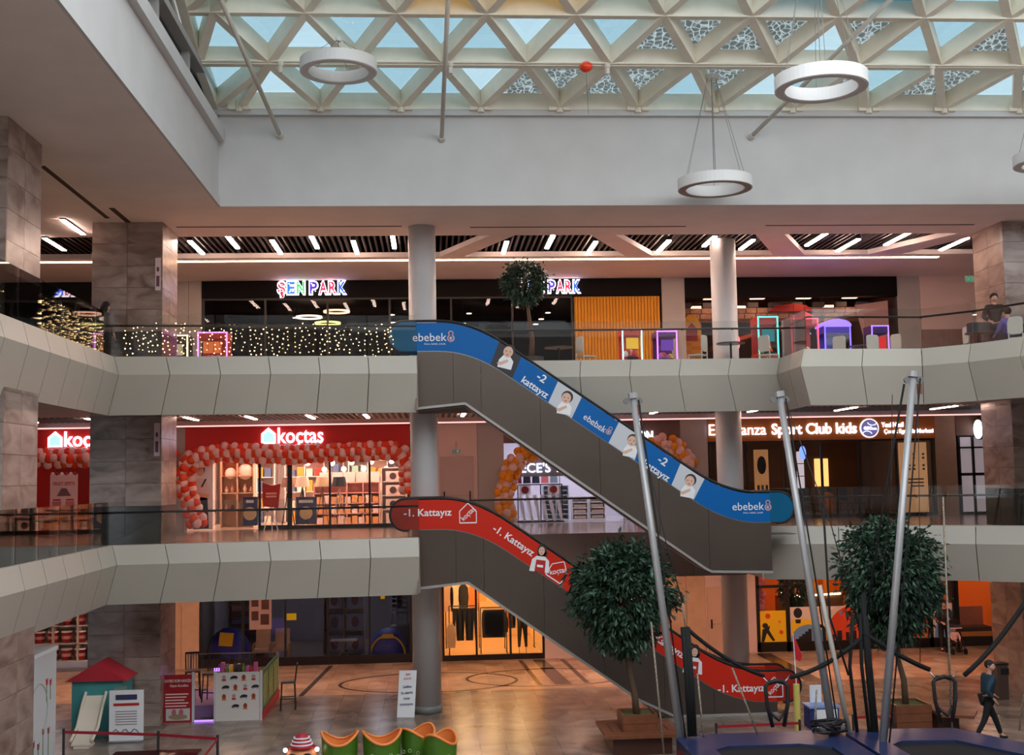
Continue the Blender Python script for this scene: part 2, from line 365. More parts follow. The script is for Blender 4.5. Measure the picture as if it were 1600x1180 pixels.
box('cove_light', (-17, 16.3, 36.55, 36.68, ZC-.02, ZC+.02), warm_led, label='long warm linear light running across the top ceiling behind the slats', cat='light')
# skylight well
struct('wall_well_north', MB().box(-5.22, 32, 29.3, 29.6, ZC+.151, 11.0), white_paint)
struct('wall_well_west', MB().box(-5.6, -5.22, 3, 29.6, ZC+.151, 10.35), white_paint)
struct('trim_1', MB().box(-5.22, 32, 29.16, 29.3, 10.70, 11.02), white_paint)
struct('trim_2', MB().box(-5.22, -5.06, 3, 29.2, 10.03, 10.36).box(-5.22, -5.16, 3, 29.3, ZC, ZC+.22), white_paint)
struct('trim_5', MB().box(-5.6, -5.225, 29.15, 29.62, 10.36, 11.12), white_paint)
struct('trim_3', MB().box(-5.22, 32, 29.24, 29.3, ZC, ZC+.2), white_paint)
struct('window_side', MB().prism([(3, 10.36), (29.6, 10.36), (29.6, 11.1), (29.25, 11.1), (27.15, 11.5), (25.6, 12.1), (24.05, 12.65), (22.45, 13.15), (20.8, 13.55), (19.1, 13.8), (3, 13.8)], -5.5, -5.45, 'x'), M('side_pane_dark', (34, 36, 38), .2))
mull = MB()
for y in (8, 11, 14, 17, 20, 23, 26): mull.box(-5.46, -5.3, y, y+.22, 10.36, 11.5)
mull.box(-5.5, -5.2, 3, 29.4, 11.15, 11.32)
struct('trim_4', mull, M('mullion_grey', (168, 164, 160), .5))
# skylight lattice of equilateral triangles rising towards the near side
sk = thing('skylight', (6, 26, 10.9), 'triangulated glass skylight with cream steel beams', 'skylight')
s_ = 2.0
ROWS = [(29.25, 11.06), (27.15, 11.45), (25.6, 12.05), (24.05, 12.6), (22.45, 13.1), (20.8, 13.5), (19.1, 13.75)]
def node(r, i): return Vector((-4.68+(i*s_)+(1.0 if r % 2 else 0), ROWS[r][0], ROWS[r][1]))
NI = 17
BEAM_H, BEAM_W = .42, .2
def beam(a, b): return MB().bar(Vector(a)-Vector((0, 0, .0)), b, BEAM_W, BEAM_H).build('beam', beam_m, sk)
pane_blue = glass('sky_pane', (.42, .52, .555), .02, .4)
pane_clear = glass('sky_pane_clear', (.50, .58, .61), .02, .4)
pane_crack = glass('sky_pane_cracked', (.5, .5, .5), .1, .5, crackle=True)
def film(name, col):
    return glass(name, tuple(.6*c**.5 for c in lin(col)), .05, .4)
film_y = film('film_yellow', (250, 190, 40)); film_b = film('film_blue', (30, 160, 205))
def pane(a, b, c, mt):
    a, b, c = Vector(a), Vector(b), Vector(c); g = (a+b+c)/3; n = (b-a).cross(c-a).normalized()
    if n.z < 0: n = -n
    vs = [g+(p-g)*.97+n*.2 for p in (a, b, c)]+[g+(p-g)*.97+n*.215 for p in (a, b, c)]
    MB().add(vs, [(0, 1, 2), (5, 4, 3), (0, 1, 4, 3), (1, 2, 5, 4), (2, 0, 3, 5)]).build('pane', mt, sk)
CR = {(0, 'u', 3), (0, 'd', 4), (0, 'u', 4), (0, 'd', 5), (0, 'd', 3), (1, 'u', 4), (1, 'd', 4), (1, 'u', 5), (1, 'd', 5), (1, 'd', 6), (0, 'u', 7), (0, 'u', 8), (0, 'd', 8), (1, 'u', 8), (1, 'd', 9), (1, 'u', 9), (1, 'd', 10), (0, 'd', 9)}
for r in range(len(ROWS)-1):
    for i in range(NI):
        odd = r % 2
        A0, A1 = node(r, i), node(r, i+1)
        # apex of the triangle standing on this row's edge
        B = node(r+1, i) if not odd else node(r+1, i+1)
        beam(A0, A1)
        beam(A0, B); beam(B, A1)
        def pm(t):
            if r == 2 and 2 <= i <= 3: return film_y
            if r == 2 and 6 <= i <= 7: return film_b
            if r == 2 and i >= 10: return film_y
            if (r, t, i) in CR: return pane_crack
            return pane_blue if (i*7+r*3+(t == 'd')) % 3 else pane_clear
        pane(A0, A1, B, pm('u'))
        B2 = node(r+1, i+1) if not odd else node(r+1, i+2)
        pane(B, B2, A1, pm('d'))
for r in (1, 3, 5):
    if r+1 < len(ROWS): pane(node(r, 0), node(r+1, 0), node(r+1, 1), pane_blue); beam(node(r, 0), node(r+1, 0))
# left border triangles
for r in range(len(ROWS)-1):
    a, b = Vector((-5.3, ROWS[r][0], ROWS[r][1])), Vector((-5.3, ROWS[r+1][0], ROWS[r+1][1]))
    MB().bar(a, b, .2, .5).build('edge_beam', beam_m, sk)
    n0, n1 = node(r, 0), node(r+1, 0)
    beam(a, n0); pane(a, n0, n1, pane_blue); pane(a, b, n1, pane_blue)
    if r % 2 == 1: beam(Vector((-5.3, n0.y, n0.z)), n1)
    else: beam(Vector((-5.3, n0.y, n0.z)), n1)
for i in range(NI+1):
    n = node(0, i)
    MB().box(n.x-.28, n.x-.08, n.y-.2, n.y+.05, n.z-.25, n.z-.02).box(n.x+.08, n.x+.28, n.y-.2, n.y+.05, n.z-.25, n.z-.02).tube((n.x, n.y-.12, n.z-.3), (n.x, n.y-.12, n.z+.1), .09).build('bearing_shoe', beam_m, sk)
# enclosing walls out of view, floor
struct('wall_west', MB().box(-18.2, -18, 5, 47, ZB, ZC+.2), white_paint)
struct('ceiling_south', MB().box(-18, 32, -14, 5, ZC, ZC+.15), ceil_paint)
struct('ceiling_east', MB().box(22, 32, 5, 29.3, ZC, ZC+.15), ceil_paint)
struct('wall_well_south', MB().box(-5.6, 22, 4.7, 5, ZC+.151, 11), white_paint)
struct('wall_east', MB().box(32, 32.2, -14, 47, ZB, 11), white_paint)
struct('wall_south', MB().box(-18, 32, -14.2, -14, ZB, 11), white_paint)
struct('wall_behind_shops', MB().box(-18, 32, 47, 47.2, ZB, ZC+.2), M('shop_back_wall', (150, 140, 132), .7))
fl = struct('floor', MB().box(-18, 32, -14, 34.6, ZB-.2, ZB), floor_grey)
struct('floor_beige_zone', MB().box(-18, 32, 34.6, 47, ZB-.2, ZB), floor_beige)
inl = M('floor_inlay_dark', (84, 66, 56), .2); inl2 = M('floor_inlay_light', (190, 160, 134), .18)
def arc(cx, cy, rx, ry, w, a0, a1, n=48):
    o = [(cx+rx*math.cos(R(a0+(a1-a0)*i/n)), cy+ry*math.sin(R(a0+(a1-a0)*i/n))) for i in range(n+1)]
    q = [(cx+(rx-w)*math.cos(R(a0+(a1-a0)*i/n)), cy+(ry-w)*math.sin(R(a0+(a1-a0)*i/n))) for i in range(n+1)]
    return o+q[::-1]
for nm, P, mt in (('ring', arc(-.2, 36.3, 2.7, 1.75, .1, 1, 359), inl), ('ring', arc(-.2, 36.3, 2.85, 1.9, .13, 1, 359), inl2), ('ring', arc(3.4, 36.6, 2.5, 1.6, .1, 1, 359), inl), ('ring', arc(3.4, 36.6, 2.62, 1.72, .12, 1, 359), inl2),
                  ('band', [(-3.9, 34.6), (-3.75, 34.6), (-3.35, 40), (-3.5, 40)], inl), ('band', [(3.0, 35.2), (3.14, 35.2), (2.9, 40), (2.76, 40)], inl), ('band', [(3.5, 35.3), (4.0, 35.3), (3.65, 40), (3.25, 40)], inl), ('band', [(4.4, 35.4), (4.55, 35.4), (4.3, 40), (4.15, 40)], inl),
                  ('band', [(10.8, 34.6), (11.3, 34.6), (11.3, 40), (10.8, 40)], inl)):
    MB().prism(P, ZB+.001, ZB+.004, 'z').build('inlay', mt, fl)
# marble pillars: every slab of cladding is a piece
def pillar(name, x0, x1, y0, y1, label, levels=((ZB, -1.0), (ZM, 3.5), (ZU, ZC)), tile_h=.575):
    root = thing(name, ((x0+x1)/2, (y0+y1)/2, ZB), label, 'pillar')
    box('core', (x0+.03, x1-.03, y0+.03, y1-.03, ZB, ZC), joint_m, root)
    xm = x0+(x1-x0)*.5; ym = (y0+y1)/2; g = .004
    for zf, zt in levels:
        z = zf
        while z < zt-.01:
            z1 = min(z+(1.03 if (z == zf and zf > ZB) else tile_h), zt)
            m = plinth_m if (z == zf and zf > ZB) else marble
            for a, b in ((x0, xm), (xm, x1)): box('tile', (a+g, b-g, y0, y0+.03, z+g, z1-g), m, root)
            sx = x1-.03 if x0 < 0 else x0
            for a, b in ((y0+.03, ym), (ym, y1)): box('tile', (sx, sx+.03, a+g, b-g, z+g, z1-g), m, root)
            z = z1
        if zt < ZC: box('tile', (x0, x1, y0, y0+.03, zt, zt+1.0), marble, root)
    return root
pillar('marble_pillar', -8.75, -6.95, 31.0, 32.8, 'marble clad pillar behind the balcony corner beside the string lights')
pillar('marble_pillar', -9.6, -7.72, 21.9, 23.8, 'large marble clad pillar cut by the left edge of the photo')
pillar('marble_pillar', 15.78, 17.6, 31.3, 33.1, 'marble clad pillar cut by the right edge of the photo')
for zz_, ll_ in ((6.6, 'narrow white notice strip high on the marble pillar on the upper floor'), (2.3, 'narrow pink white notice strip on the same pillar on the middle floor')):
    t = thing('notice_strip', (-7.06, 30.98, zz_), ll_, 'notice'); box('card', (-7.13, -6.99, 30.975, 30.995, zz_, zz_+.85), M('notice_white', (226, 206, 210), .5), t)
    MB().prism(disc(-7.06, zz_+.55, .035, .07, n=10), 30.97, 30.976).build('figure_print', M('notice_plum', (120, 80, 96), .6), t); box('text_print', (-7.1, -7.02, 30.97, 30.976, zz_+.1, zz_+.38), M('notice_plum', (120, 80, 96), .6), t)
# round columns
col_m = M('column_paint', (196, 194, 194), .5, var=.04, scale=1)
def column(x, y, r, label):
    t = thing('round_column', (x, y, ZB), label, 'column')
    MB().tube((x, y, ZB+.2), (x, y, ZC), r, n=32).build('shaft', col_m, t, smooth=False)
    MB().tube((x, y, ZB), (x, y, ZB+.2), r+.02, n=32).build('base_ring', M('column_base', (120, 124, 122), .4), t)
    for p in t.children:
        for f in p.data.polygons: f.use_smooth = len(f.vertices) == 4
    return t
column(-.22, 31.75, .37, 'round white column behind the top landing of the escalators')
column(8.55, 33.75, .37, 'round white column behind the foot of the blue escalator')
# ================================================================== ESCALATORS
EY0, EY1 = 30.0, 31.0
def sm(t): return t*t*(3-2*t)
def rail_z(x):   # top edge of the handrail above the lower floor
    if x <= .15: return 5.6
    if x < 1.85:
        t = (x-.15)/1.7; return 5.6-.6927*1.7*t*t/2
    if x <= 6.64: return 5.6-.6927*.85-.6927*(x-1.85)
    if x < 8.34:
        t = (8.34-x)/1.7; return 1.1+.6927*1.7*t*t/2+(5.6-.6927*.85-.6927*(6.64-1.85)-1.1-.6927*.85)*t
    return 1.1
BH = .77
def band(x0, x1, n, d0=0, d1=0):
    """strip of the balustrade between x0 and x1 (top edge); d shifts the lower end of each boundary"""
    top = [(x0+(x1-x0)*i/n) for i in range(n+1)]
    bot = [(x0-d0+(x1-d1-x0+d0)*i/n) for i in range(n+1)]
    return [(x, rail_z(x)-.05) for x in top]+[(x, rail_z(x)-BH) for x in reversed(bot)]
blue_b = M('banner_blue', (0, 98, 172), .45, spec=.25); red_b = M('banner_red', (206, 44, 26), .45, spec=.25)
photo_w = M('photo_white', (206, 208, 214), .5); photo_d = M('photo_dark', (44, 42, 46), .5)
skin_p = M('print_skin', (224, 182, 160), .6); hair_p = M('print_hair', (58, 44, 40), .6); white_p = M('print_white', (240, 240, 242), .5)
grey_p = M('print_grey', (150, 140, 140), .5); red_p = M('print_red', (190, 40, 34), .5)
def escalator(zl, bmat, label, clip=None, cm=None):
    T = lambda P: [(x, z+zl) for x, z in P]
    root = thing('escalator', (4, 30.5, max(zl, ZB)), label, 'escalator', 'escalators')
    low = -4.5 if False else None
    # side cladding, soffit
    for nm, y0, y1 in (('near', EY0, EY0+.06), ('far', EY1-.06, EY1)):
        n = 40; xs = [-.36+(8.62+.36)*i/n for i in range(n+1)]
        def under(x):
            if x < .84: z = 3.34+(x+.36)*.09
            elif x < 7.0: z = 3.45-(x-.84)*.7095
            else: z = -.92-(x-7)*.03
            return z if clip is None else max(z, clip)
        cuts = [-.36, .55, 1.25, 2.75, 4.25, 5.75, 7.0, 8.62]
        for a, b in zip(cuts[:-1], cuts[1:]):
            m_ = 8; xx = [a+.004+(b-a-.008)*i/m_ for i in range(m_+1)]
            MB().prism(T([(x, rail_z(x)-BH-.02) for x in xx]+[(x, under(x)) for x in reversed(xx)]), y0, y1).build('cladding_panel', clad_m, root)
        # bottom lip of the cladding
        lip = [-.36, .84]+[1.5+k*.9 for k in range(7)]+[7.05, 8.62]
        lp = MB()
        for a, b in zip(lip[:-1], lip[1:]):
            lp.bar((a, (y0+y1)/2-.02, under(a)+zl+.03), (b, (y0+y1)/2-.02, under(b)+zl+.03), .07, .06)
        lp.build('cladding_lip', M('lip_grey', (176, 172, 168), .4, metal=.3), root)
    n = 30; xs = [-.36+8.98*i/n for i in range(n+1)]
    so = MB()
    for a, b in zip(xs[:-1], xs[1:]):
        so.hexa([(a, EY0+.05, under(a)+zl+.02), (b, EY0+.05, under(b)+zl+.02), (b, EY1-.05, under(b)+zl+.02), (a, EY1-.05, under(a)+zl+.02),
                 (a, EY0+.05, under(a)+zl+.06), (b, EY0+.05, under(b)+zl+.06), (b, EY1-.05, under(b)+zl+.06), (a, EY1-.05, under(a)+zl+.06)])
    so.build('soffit', M('soffit_dark', (96, 84, 80), .5, metal=.3), root)
    # steps
    st = MB(); st.box(-1.2, .7, EY0+.12, EY1-.12, zl+4.44, zl+4.51)
    for k in range(22):
        x = .7+k*.287; z = 4.5-(k+1)*.2; st.box(x, x+.42, EY0+.14, EY1-.14, zl+z-.22, zl+z)
    st.box(7.0, 9.3, EY0+.12, EY1-.12, zl-.0, zl+.012)
    st.build('steps', M('step_metal', (92, 92, 94), .4, metal=.7), root)
    # balustrades with banners and handrails
    ends = [(disc(-.68, 5.215, .385, n=28), -1.2, -.36), (disc(8.83, .715, .385, n=28), 8.6, 9.4)]
    for nm, y0 in (('near', EY0-.02), ('far', EY1-.04)):
        bpp = MB().prism(T(band(-.36, 8.6, 60)), y0+.012, y0+.05).build('balustrade_panel', bmat, root)
        if nm == 'near': near = bpp
        for (cx, cz, s) in ((-.68, 5.215, -1), (8.83, .715, 1)):
            P = [(cx+s*.385*math.cos(R(a)), cz+.385*math.sin(R(a))) for a in range(-90, 91, 10)]
            x_in = -.36 if s < 0 else 8.6
            P = P+[(x_in, cz+.385), (x_in, cz-.385)]
            MB().prism(T(P), y0+.012, y0+.05).build('newel_panel', M('newel_'+bmat.name, (16, 96, 138) if bmat.name == 'banner_blue' else (168, 44, 32), .15), root)
        pts = []
        for a in range(-100, 91, 10): pts.append((-.68-.40*math.cos(R(a)), 5.2+.40*math.sin(R(a))))
        pts += [(x, rail_z(x)) for x in [-.4+9.0*i/64 for i in range(65)]]
        for a in range(90, -101, -10): pts.append((8.83+.40*math.cos(R(a)), .70+.40*math.sin(R(a))))
        MB().path([(x, y0+.03, z+zl) for x, z in pts], .034, 6).build('handrail', blackp, root, smooth=True)
        MB().path([(x, y0+.03, rail_z(x)-BH-.01+zl) for x in [-.36+8.98*i/50 for i in range(51)]], .016, 4).build('trim_strip', steel, root)
    return root, near
YB = EY0-.012      # face of the near balustrade
def print_(root, P, mat, zl, d=.004, name='print'):
    return MB().prism([(x, z+zl) for x, z in P], YB-d, YB+.002).build(name, mat, root)
def child(root, zl, x, z, a, k, kind):
    """simple printed portrait of a small child in a white shirt"""
    rt = lambda P: rot2([(x+u*k, z+v*k) for u, v in P], x, z, a)
    E = lambda u, v, r1, r2: [(u+r1*math.cos(2*math.pi*i/18), v+r2*math.sin(2*math.pi*i/18)) for i in range(18)]
    print_(root, rt([(-.3, -.5), (.28, -.5), (.3, -.15), (.12, .03), (-.16, .03), (-.3, -.2)]), white_p, zl, .006, 'shirt_print')
    print_(root, rt(E(.03, .26, .25, .26)), hair_p, zl, .007, 'hair_print')
    print_(root, rt(E(.0, .2, .2, .23)), skin_p, zl, .009, 'face_print')
    print_(root, rt([(-.36, -.35), (-.2, -.42), (.1, -.2), (.05, -.1)]), skin_p, zl, .010, 'arm_print')
    for u in (-.09, .08): print_(root, rt(E(u, .22, .028, .02)), hair_p, zl, .011, 'eye_print')
    print_(root, rt(E(-.01, .08, .05, .018)), red_p, zl, .011, 'mouth_print')
def baby_logo(root, zl, x, z, w, a):
    text('ebebek', x-.06*w, YB, z+zl, w*.78, None, white_p, root, ang=a, ex=.008)
    c, s = math.cos(a), math.sin(a); cx, cz = x+.43*w*c, z+.43*w*s
    for (u, v, r) in ((0, -.03*w, .085*w), (0, .085*w, .06*w)):
        px, pz = cx+u*c-v*s, cz+u*s+v*c
        P = disc(px, pz, r, n=18); Q = disc(px, pz, r*.68, n=18)
        m = MB(); n = 18
        m.add([(p[0], YB-.007, p[1]+zl) for p in P]+[(p[0], YB-.007, p[1]+zl) for p in Q], [(i, (i+1) % n, n+(i+1) % n, n+i) for i in range(n)])
        m.build('logo_ring', M('logo_pink', (222, 168, 160), .5), root)
    px, pz = cx+.03*w*s, cz-.03*w*c
    text('e', px, YB, pz+zl, .06*w, None, white_p, root, ang=a, ex=.008)
    text('Anne, bebek, çocuk.', x+.06*w+.16*w*s, YB, z-.16*w*c+zl, w*.5, None, white_p, root, ang=a, ex=.006)
def house_logo(root, zl, x, z, w, a, ta):
    P = [(-.5, -.55), (.5, -.55), (.5, .15), (0, .62), (-.5, .15)]; P = rot2([(x+u*w, z+v*w) for u, v in P], x, z, a)
    m = MB()
    for i in range(5):
        p, q = P[i], P[(i+1) % 5]; m.bar((p[0], YB-.004, p[1]+zl), (q[0], YB-.004, q[1]+zl), .006, .022 if i else .03, up=(0, 0, 1))
    m.build('house_outline', white_p, root)
    text('koctas', x, YB, z+zl, w*.98, w*.3, white_p, root, ang=a+ta, ex=.008, bold=.012)
    c, s = math.cos(a+ta), math.sin(a+ta)
    for u in (-.03, .42): MB().bar((x+u*w*c+.19*w*s, YB-.004, z+zl+u*w*s-.19*w*c), (x+u*w*c+.24*w*s, YB-.004, z+zl+u*w*s-.24*w*c), .006, .02).build('cedilla', white_p, root)
def worker(root, zl, x, z, k, a):
    rt = lambda P: rot2([(x+u*k, z+v*k) for u, v in P], x, z, a)
    E = lambda u, v, r1, r2: [(u+r1*math.cos(2*math.pi*i/18), v+r2*math.sin(2*math.pi*i/18)) for i in range(18)]
    print_(root, rt(E(.02, .42, .2, .3)), hair_p, zl, .005, 'hair_print'); print_(root, rt([(-.15, .1), (.2, .1), (.26, .35), (-.15, .4)]), hair_p, zl, .005, 'hair_print')
    print_(root, rt([(-.42, -.5), (.42, -.5), (.36, .0), (.18, .16), (-.18, .16), (-.36, 0)]), white_p, zl, .006, 'shirt_print')
    print_(root, rt([(-.2, -.5), (.24, -.5), (.22, .0), (-.18, .0)]), red_p, zl, .008, 'apron_print')
    print_(root, rt([(-.12, -.3), (.14, -.3), (.14, -.2), (-.12, -.2)]), white_p, zl, .010, 'badge_print')
    print_(root, rt(E(.0, .38, .13, .18)), skin_p, zl, .009, 'face_print')
    for u in (-.06, .05): print_(root, rt(E(u, .42, .02, .014)), hair_p, zl, .011, 'eye_print')
    print_(root, rt(E(0, .29, .04, .014)), red_p, zl, .011, 'mouth_print')
SL = -math.atan(.6927)
_, e1 = escalator(ZM, blue_b, 'blue bannered escalator going down from the upper balcony')
for a, b, da, db, mt in ((1.73, 2.29, .23, .24, photo_d), (3.22, 3.82, .26, .27, photo_w), (4.76, 5.34, .28, .2, photo_w), (6.32, 6.93, .25, .30, photo_w)):
    P = band(a, b, 8, da, db); print_(e1, P, mt, ZM, .003, 'photo_print')
child(e1, 0, 1.93, 4.66, -.25, .62, 0); child(e1, 0, 3.40, 3.46, -.2, .6, 1); child(e1, 0, 5.06, 2.34, -.2, .58, 1); child(e1, 0, 6.52, 1.29, -.2, .6, 1)
baby_logo(e1, 0, .03, 5.18, 1.1, 0); baby_logo(e1, 0, 4.2, 2.93, .85, SL); baby_logo(e1, 0, 8.1, .74, 1.05, 0)
for x, z in ((2.66, 3.97), (5.72, 1.80)):
    text('-2', x+.15, YB, z+.14, .24, .2, white_p, e1, ang=SL, ex=.008, bold=.018)
    text('kattayız', x-.04, YB, z-.13, .78, .24, white_p, e1, ang=SL, ex=.008, bold=.018)
_, e2 = escalator(ZB, red_b, 'red bannered escalator going down to the ground floor', clip=0.0)
for x, z, a, w in ((-.14, .72, 0, 1.2), (2.0, -.02, SL, 1.2), (5.75, -2.65, SL, 1.2), (7.7, -3.85, 0, 1.2)):
    text('-1. Kattayız', x, YB, z, w, .24, white_p, e2, ang=a, ex=.008, bold=.018)
house_logo(e2, 0, .87, .70, .42, 0, .75); house_logo(e2, 0, 3.12, -.78, .44, SL, .75); house_logo(e2, 0, 8.55, -3.83, .42, 0, .75); house_logo(e2, 0, 4.4, -1.66, .44, SL, .75)
worker(e2, 0, 2.68, -.5, .6, -.15); worker(e2, 0, 6.5, -3.12, .6, -.15)
# ================================================================== SHOP FRONTS
plaster = M('pink_plaster', (226, 196, 186), .6, var=.03, scale=1.2)
pier_m = M('pier_panel', (176, 168, 162), .45, var=.04, scale=1)
wood_m = M('light_wood', (208, 172, 140), .45, var=.08, scale=3)
frame_m = M('shop_frame', (26, 20, 18), .4)
dark_wall = M('dark_shop_wall', (40, 34, 36), .7)
def wall_run(name, x0, x1, z0, z1, mat, seams=(), y=YF, d=.35):
    r = struct(name, MB().box(x0, x1, y+.02, y+d, z0, z1), joint_m)
    xs = [x0]+list(seams)+[x1]
    for a, b in zip(xs[:-1], xs[1:]): box('panel', (a+.006, b-.006, y-.03, y+.03, z0, z1), mat, r)
    return r
def shell(n, x0, x1, z0, z1, wall, floor, ceil, y1=46.5):
    struct('wall_shop_%s_back' % n, MB().box(x0, x1, y1, y1+.1, z0, z1), wall)
    struct('wall_shop_%s_west' % n, MB().box(x0-.06, x0, YF+.3, y1, z0, z1), wall)
    struct('wall_shop_%s_east' % n, MB().box(x1, x1+.06, YF+.3, y1, z0, z1), wall)
    struct('floor_shop_%s' % n, MB().box(x0, x1, YF+.1, y1, z0+.0, z0+.012), floor)
    struct('ceiling_shop_%s' % n, MB().box(x0, x1, YF+.3, y1, z1-.1, z1), ceil)
def lights(x0, x1, z, ys, n, col, e, label, w=.5, l=1.0, name='shop_light'):
    m = M('lamp_'+label.replace(' ', '_')[:24], col, emit=e)
    for y in ys:
        for k in range(n):
            x = x0+(x1-x0)*(k+.5)/n
            t = thing(name, (x, y, z-.05), label, 'light', label)
            box('housing', (x-w/2-.03, x+w/2+.03, y-l/2-.03, y+l/2+.03, z-.03, z), M('lamp_housing', (220, 220, 220), .5), t)
            box('diffuser', (x-w/2, x+w/2, y-l/2, y+l/2, z-.05, z-.028), m, t)
def glazing(name, n, x0, x1, z0, z1, k, mat=shop_glass, y=YF, fw=.07, base=.12, fm=frame_m):
    r = struct('window_%s' % n, MB().box(x0, x1, y, y+.08, z0, z0+base).box(x0, x1, y, y+.08, z1-fw, z1), fm)
    w = (x1-x0)/k
    for i in range(k+1):
        c = min(max(x0+w*i, x0+fw/2), x1-fw/2); box('mullion', (c-fw/2, c+fw/2, y-.01, y+.09, z0, z1), fm, r)
    for i in range(k): box('pane', (x0+w*i+fw/2, x0+w*(i+1)-fw/2, y+.035, y+.045, z0+base, z1-fw), mat, r)
    return r
# ---- top level
blackh = M('black_header', (11, 7, 8), .65, spec=.2)
floor_dk = M('dark_shop_floor', (50, 44, 42), .3)
wall_run('wall_pier_1', -8.6, -7.72, ZU, 8.4, pier_m, (-8.16,))
wall_run('wall_pier_2', 8.0, 8.82, ZU, 8.4, pier_m)
wall_run('wall_pier_3', 16.38, 17.2, ZU, 8.4, pier_m)
wall_run('wall_pink_north', 17.2, 32, 6.5, 8.4, plaster)
wall_run('wall_tile_north', 17.2, 32, ZU, 6.5, M('rose_tile', (150, 120, 108), .3, var=.12, scale=4), (18, 18.8, 19.6, 20.4))
hs = thing('shop_header', (0, YF, 7.8), 'long black shop header carrying the coloured letters', 'shop sign')
box('board', (-7.72, 8.0, YF-.05, YF+.3, 7.8, 8.39), blackh, hs)
h2 = thing('shop_header', (12.6, YF, 7.7), 'plain black shop header above the arcade at right', 'shop sign')
box('board', (8.82, 16.38, YF-.05, YF+.3, 7.7, 8.39), blackh, h2)
h3 = thing('shop_header', (-13, YF, 7.5), 'black shop header seen between the two left pillars', 'shop sign')
box('board', (-18, -8.6, YF-.05, YF+.3, 7.5, 8.39), blackh, h3)
shell('toys', -7.72, 8.0, ZU, 8.0, dark_wall, floor_dk, dark_wall)
shell('arcade', 8.82, 16.38, ZU, 8.0, M('arcade_wall', (70, 44, 46), .7), floor_dk, dark_wall)
shell('toys_west', -17.9, -8.6, ZU, 8.0, M('pale_shop_wall', (150, 128, 122), .7), floor_dk, dark_wall)
LC = [('Ş', (232, 40, 60)), ('E', (30, 90, 230)), ('N', (20, 200, 70)), (' ', 0), ('P', (60, 40, 140)), ('A', (235, 40, 70)), ('R', (235, 40, 70)), ('K', (30, 80, 225))]
halo = M('letter_halo', (250, 246, 255), emit=3.0)
def senpark(x0, x1, zc, h, y, root):
    w = (x1-x0)/7.4; x = x0
    for i, (c, rgb) in enumerate(LC):
        if c == ' ': x += w*.35; continue
        g = thing('sign_letter', (x+w/2, y, zc-h/2), 'glowing %s letter %s of the coloured sign over the toy hall%s' % (dict([('Ş', 'red'), ('E', 'blue'), ('N', 'green'), ('P', 'purple'), ('A', 'red'), ('R', 'red'), ('K', 'blue')])[c], c, ', left copy' if x0 < 0 else ', copy behind the tree'), 'sign letter', 'coloured sign letters')
        hh = h*1.18 if c == 'Ş' else h
        text(c, x+w/2, y, zc-(.09*h if c == 'Ş' else 0), w*1.0, hh*1.05, halo, g, 'halo', bold=.07, ex=.05)
        text(c, x+w/2, y-.045, zc-(.09*h if c == 'Ş' else 0), w*.78, hh*.86, M('letter_%d' % (rgb[0]*7+rgb[2]), rgb, emit=2.2), g, 'face', bold=.03, ex=.03)
        for (u, v) in ((-.2, .3), (.2, -.25), (-.15, -.3)):
            MB().ball((x+w/2+u*w, y-.08, zc+v*h), .022, n=6, m=4).build('bulb', halo, g)
        x += w
senpark(-5.2, -2.82, 8.13, .47, YF-.06, hs)
senpark(3.05, 5.2, 8.11, .47, YF-.06, hs)
glazing('glass', 1, -7.7, 4.9, ZU, 7.8, 6, dark_glass)
# yellow corrugated shutter
ys = struct('door_yellow_shutter', MB().box(4.95, 7.95, YF+.08, YF+.2, ZU, 7.78), M('shutter_yellow_d', (196, 134, 6), .5))
yel = M('shutter_yellow', (232, 160, 4), .5)
for k in range(27):
    x = 4.97+k*.1105; MB().prism([(x, YF+.09), (x+.02, YF+.03), (x+.075, YF+.03), (x+.095, YF+.09)], ZU+.02, 7.76, 'z').build('slat', yel, ys)
def halo_ring(x, y, z, r, label, col, e=5):
    t = thing('ring_pendant', (x, y, z), label, 'pendant lamp', 'glowing ring pendants in the toy hall')
    MB().ring((x, y, z), r, [(-.03, 0), (.03, 0), (.03, .06), (-.03, .06)], 28).build('light_ring', M('ring_glow_%d' % (x*10), col, emit=e), t)
    w = MB()
    for a in (0, 120, 240): w.tube((x+r*math.cos(R(a)), y+r*math.sin(R(a)), z+.06), (x, y, 7.88), .006, n=4)
    w.build('wires', blackp, t)
halo_ring(-4.3, 42, 7.34, .44, 'lower left glowing ring pendant behind the toy hall glass', (255, 222, 190))
halo_ring(-3.35, 42.2, 7.56, .44, 'topmost glowing ring pendant behind the toy hall glass', (255, 190, 150))
halo_ring(-3.65, 42, 7.12, .43, 'lowest yellowish glowing ring pendant behind the toy hall glass', (240, 232, 130))
spot = M('spot_glow', (255, 226, 190), emit=9)
for i, (x, y, z) in enumerate(((-4.9, 43, 7.5), (-4.6, 42.5, 7.15), (-1.4, 42.8, 7.55), (-1.35, 42.3, 7.2), (-1.3, 41.8, 6.95), (1.4, 43, 7.6), (1.15, 42, 7.1), (4.3, 43, 7.6), (4.0, 42.5, 7.3), (3.75, 42, 7.05))):
    t = thing('pendant_spot', (x, y, z), 'small round glowing spot lamp hanging in the dark toy hall', 'lamp', 'small spot lamps in the toy hall')
    MB().lathe([(.10, 0), (.11, .05), (.05, .16)], (x, y, z), 12).build('shade', blackp, t)
    MB().tube((x, y, z-.02), (x, y, z+.002), .095, n=12).build('bulb', spot, t); MB().tube((x, y, z+.15), (x, y, 7.9), .01, n=4).build('cord', blackp, t)
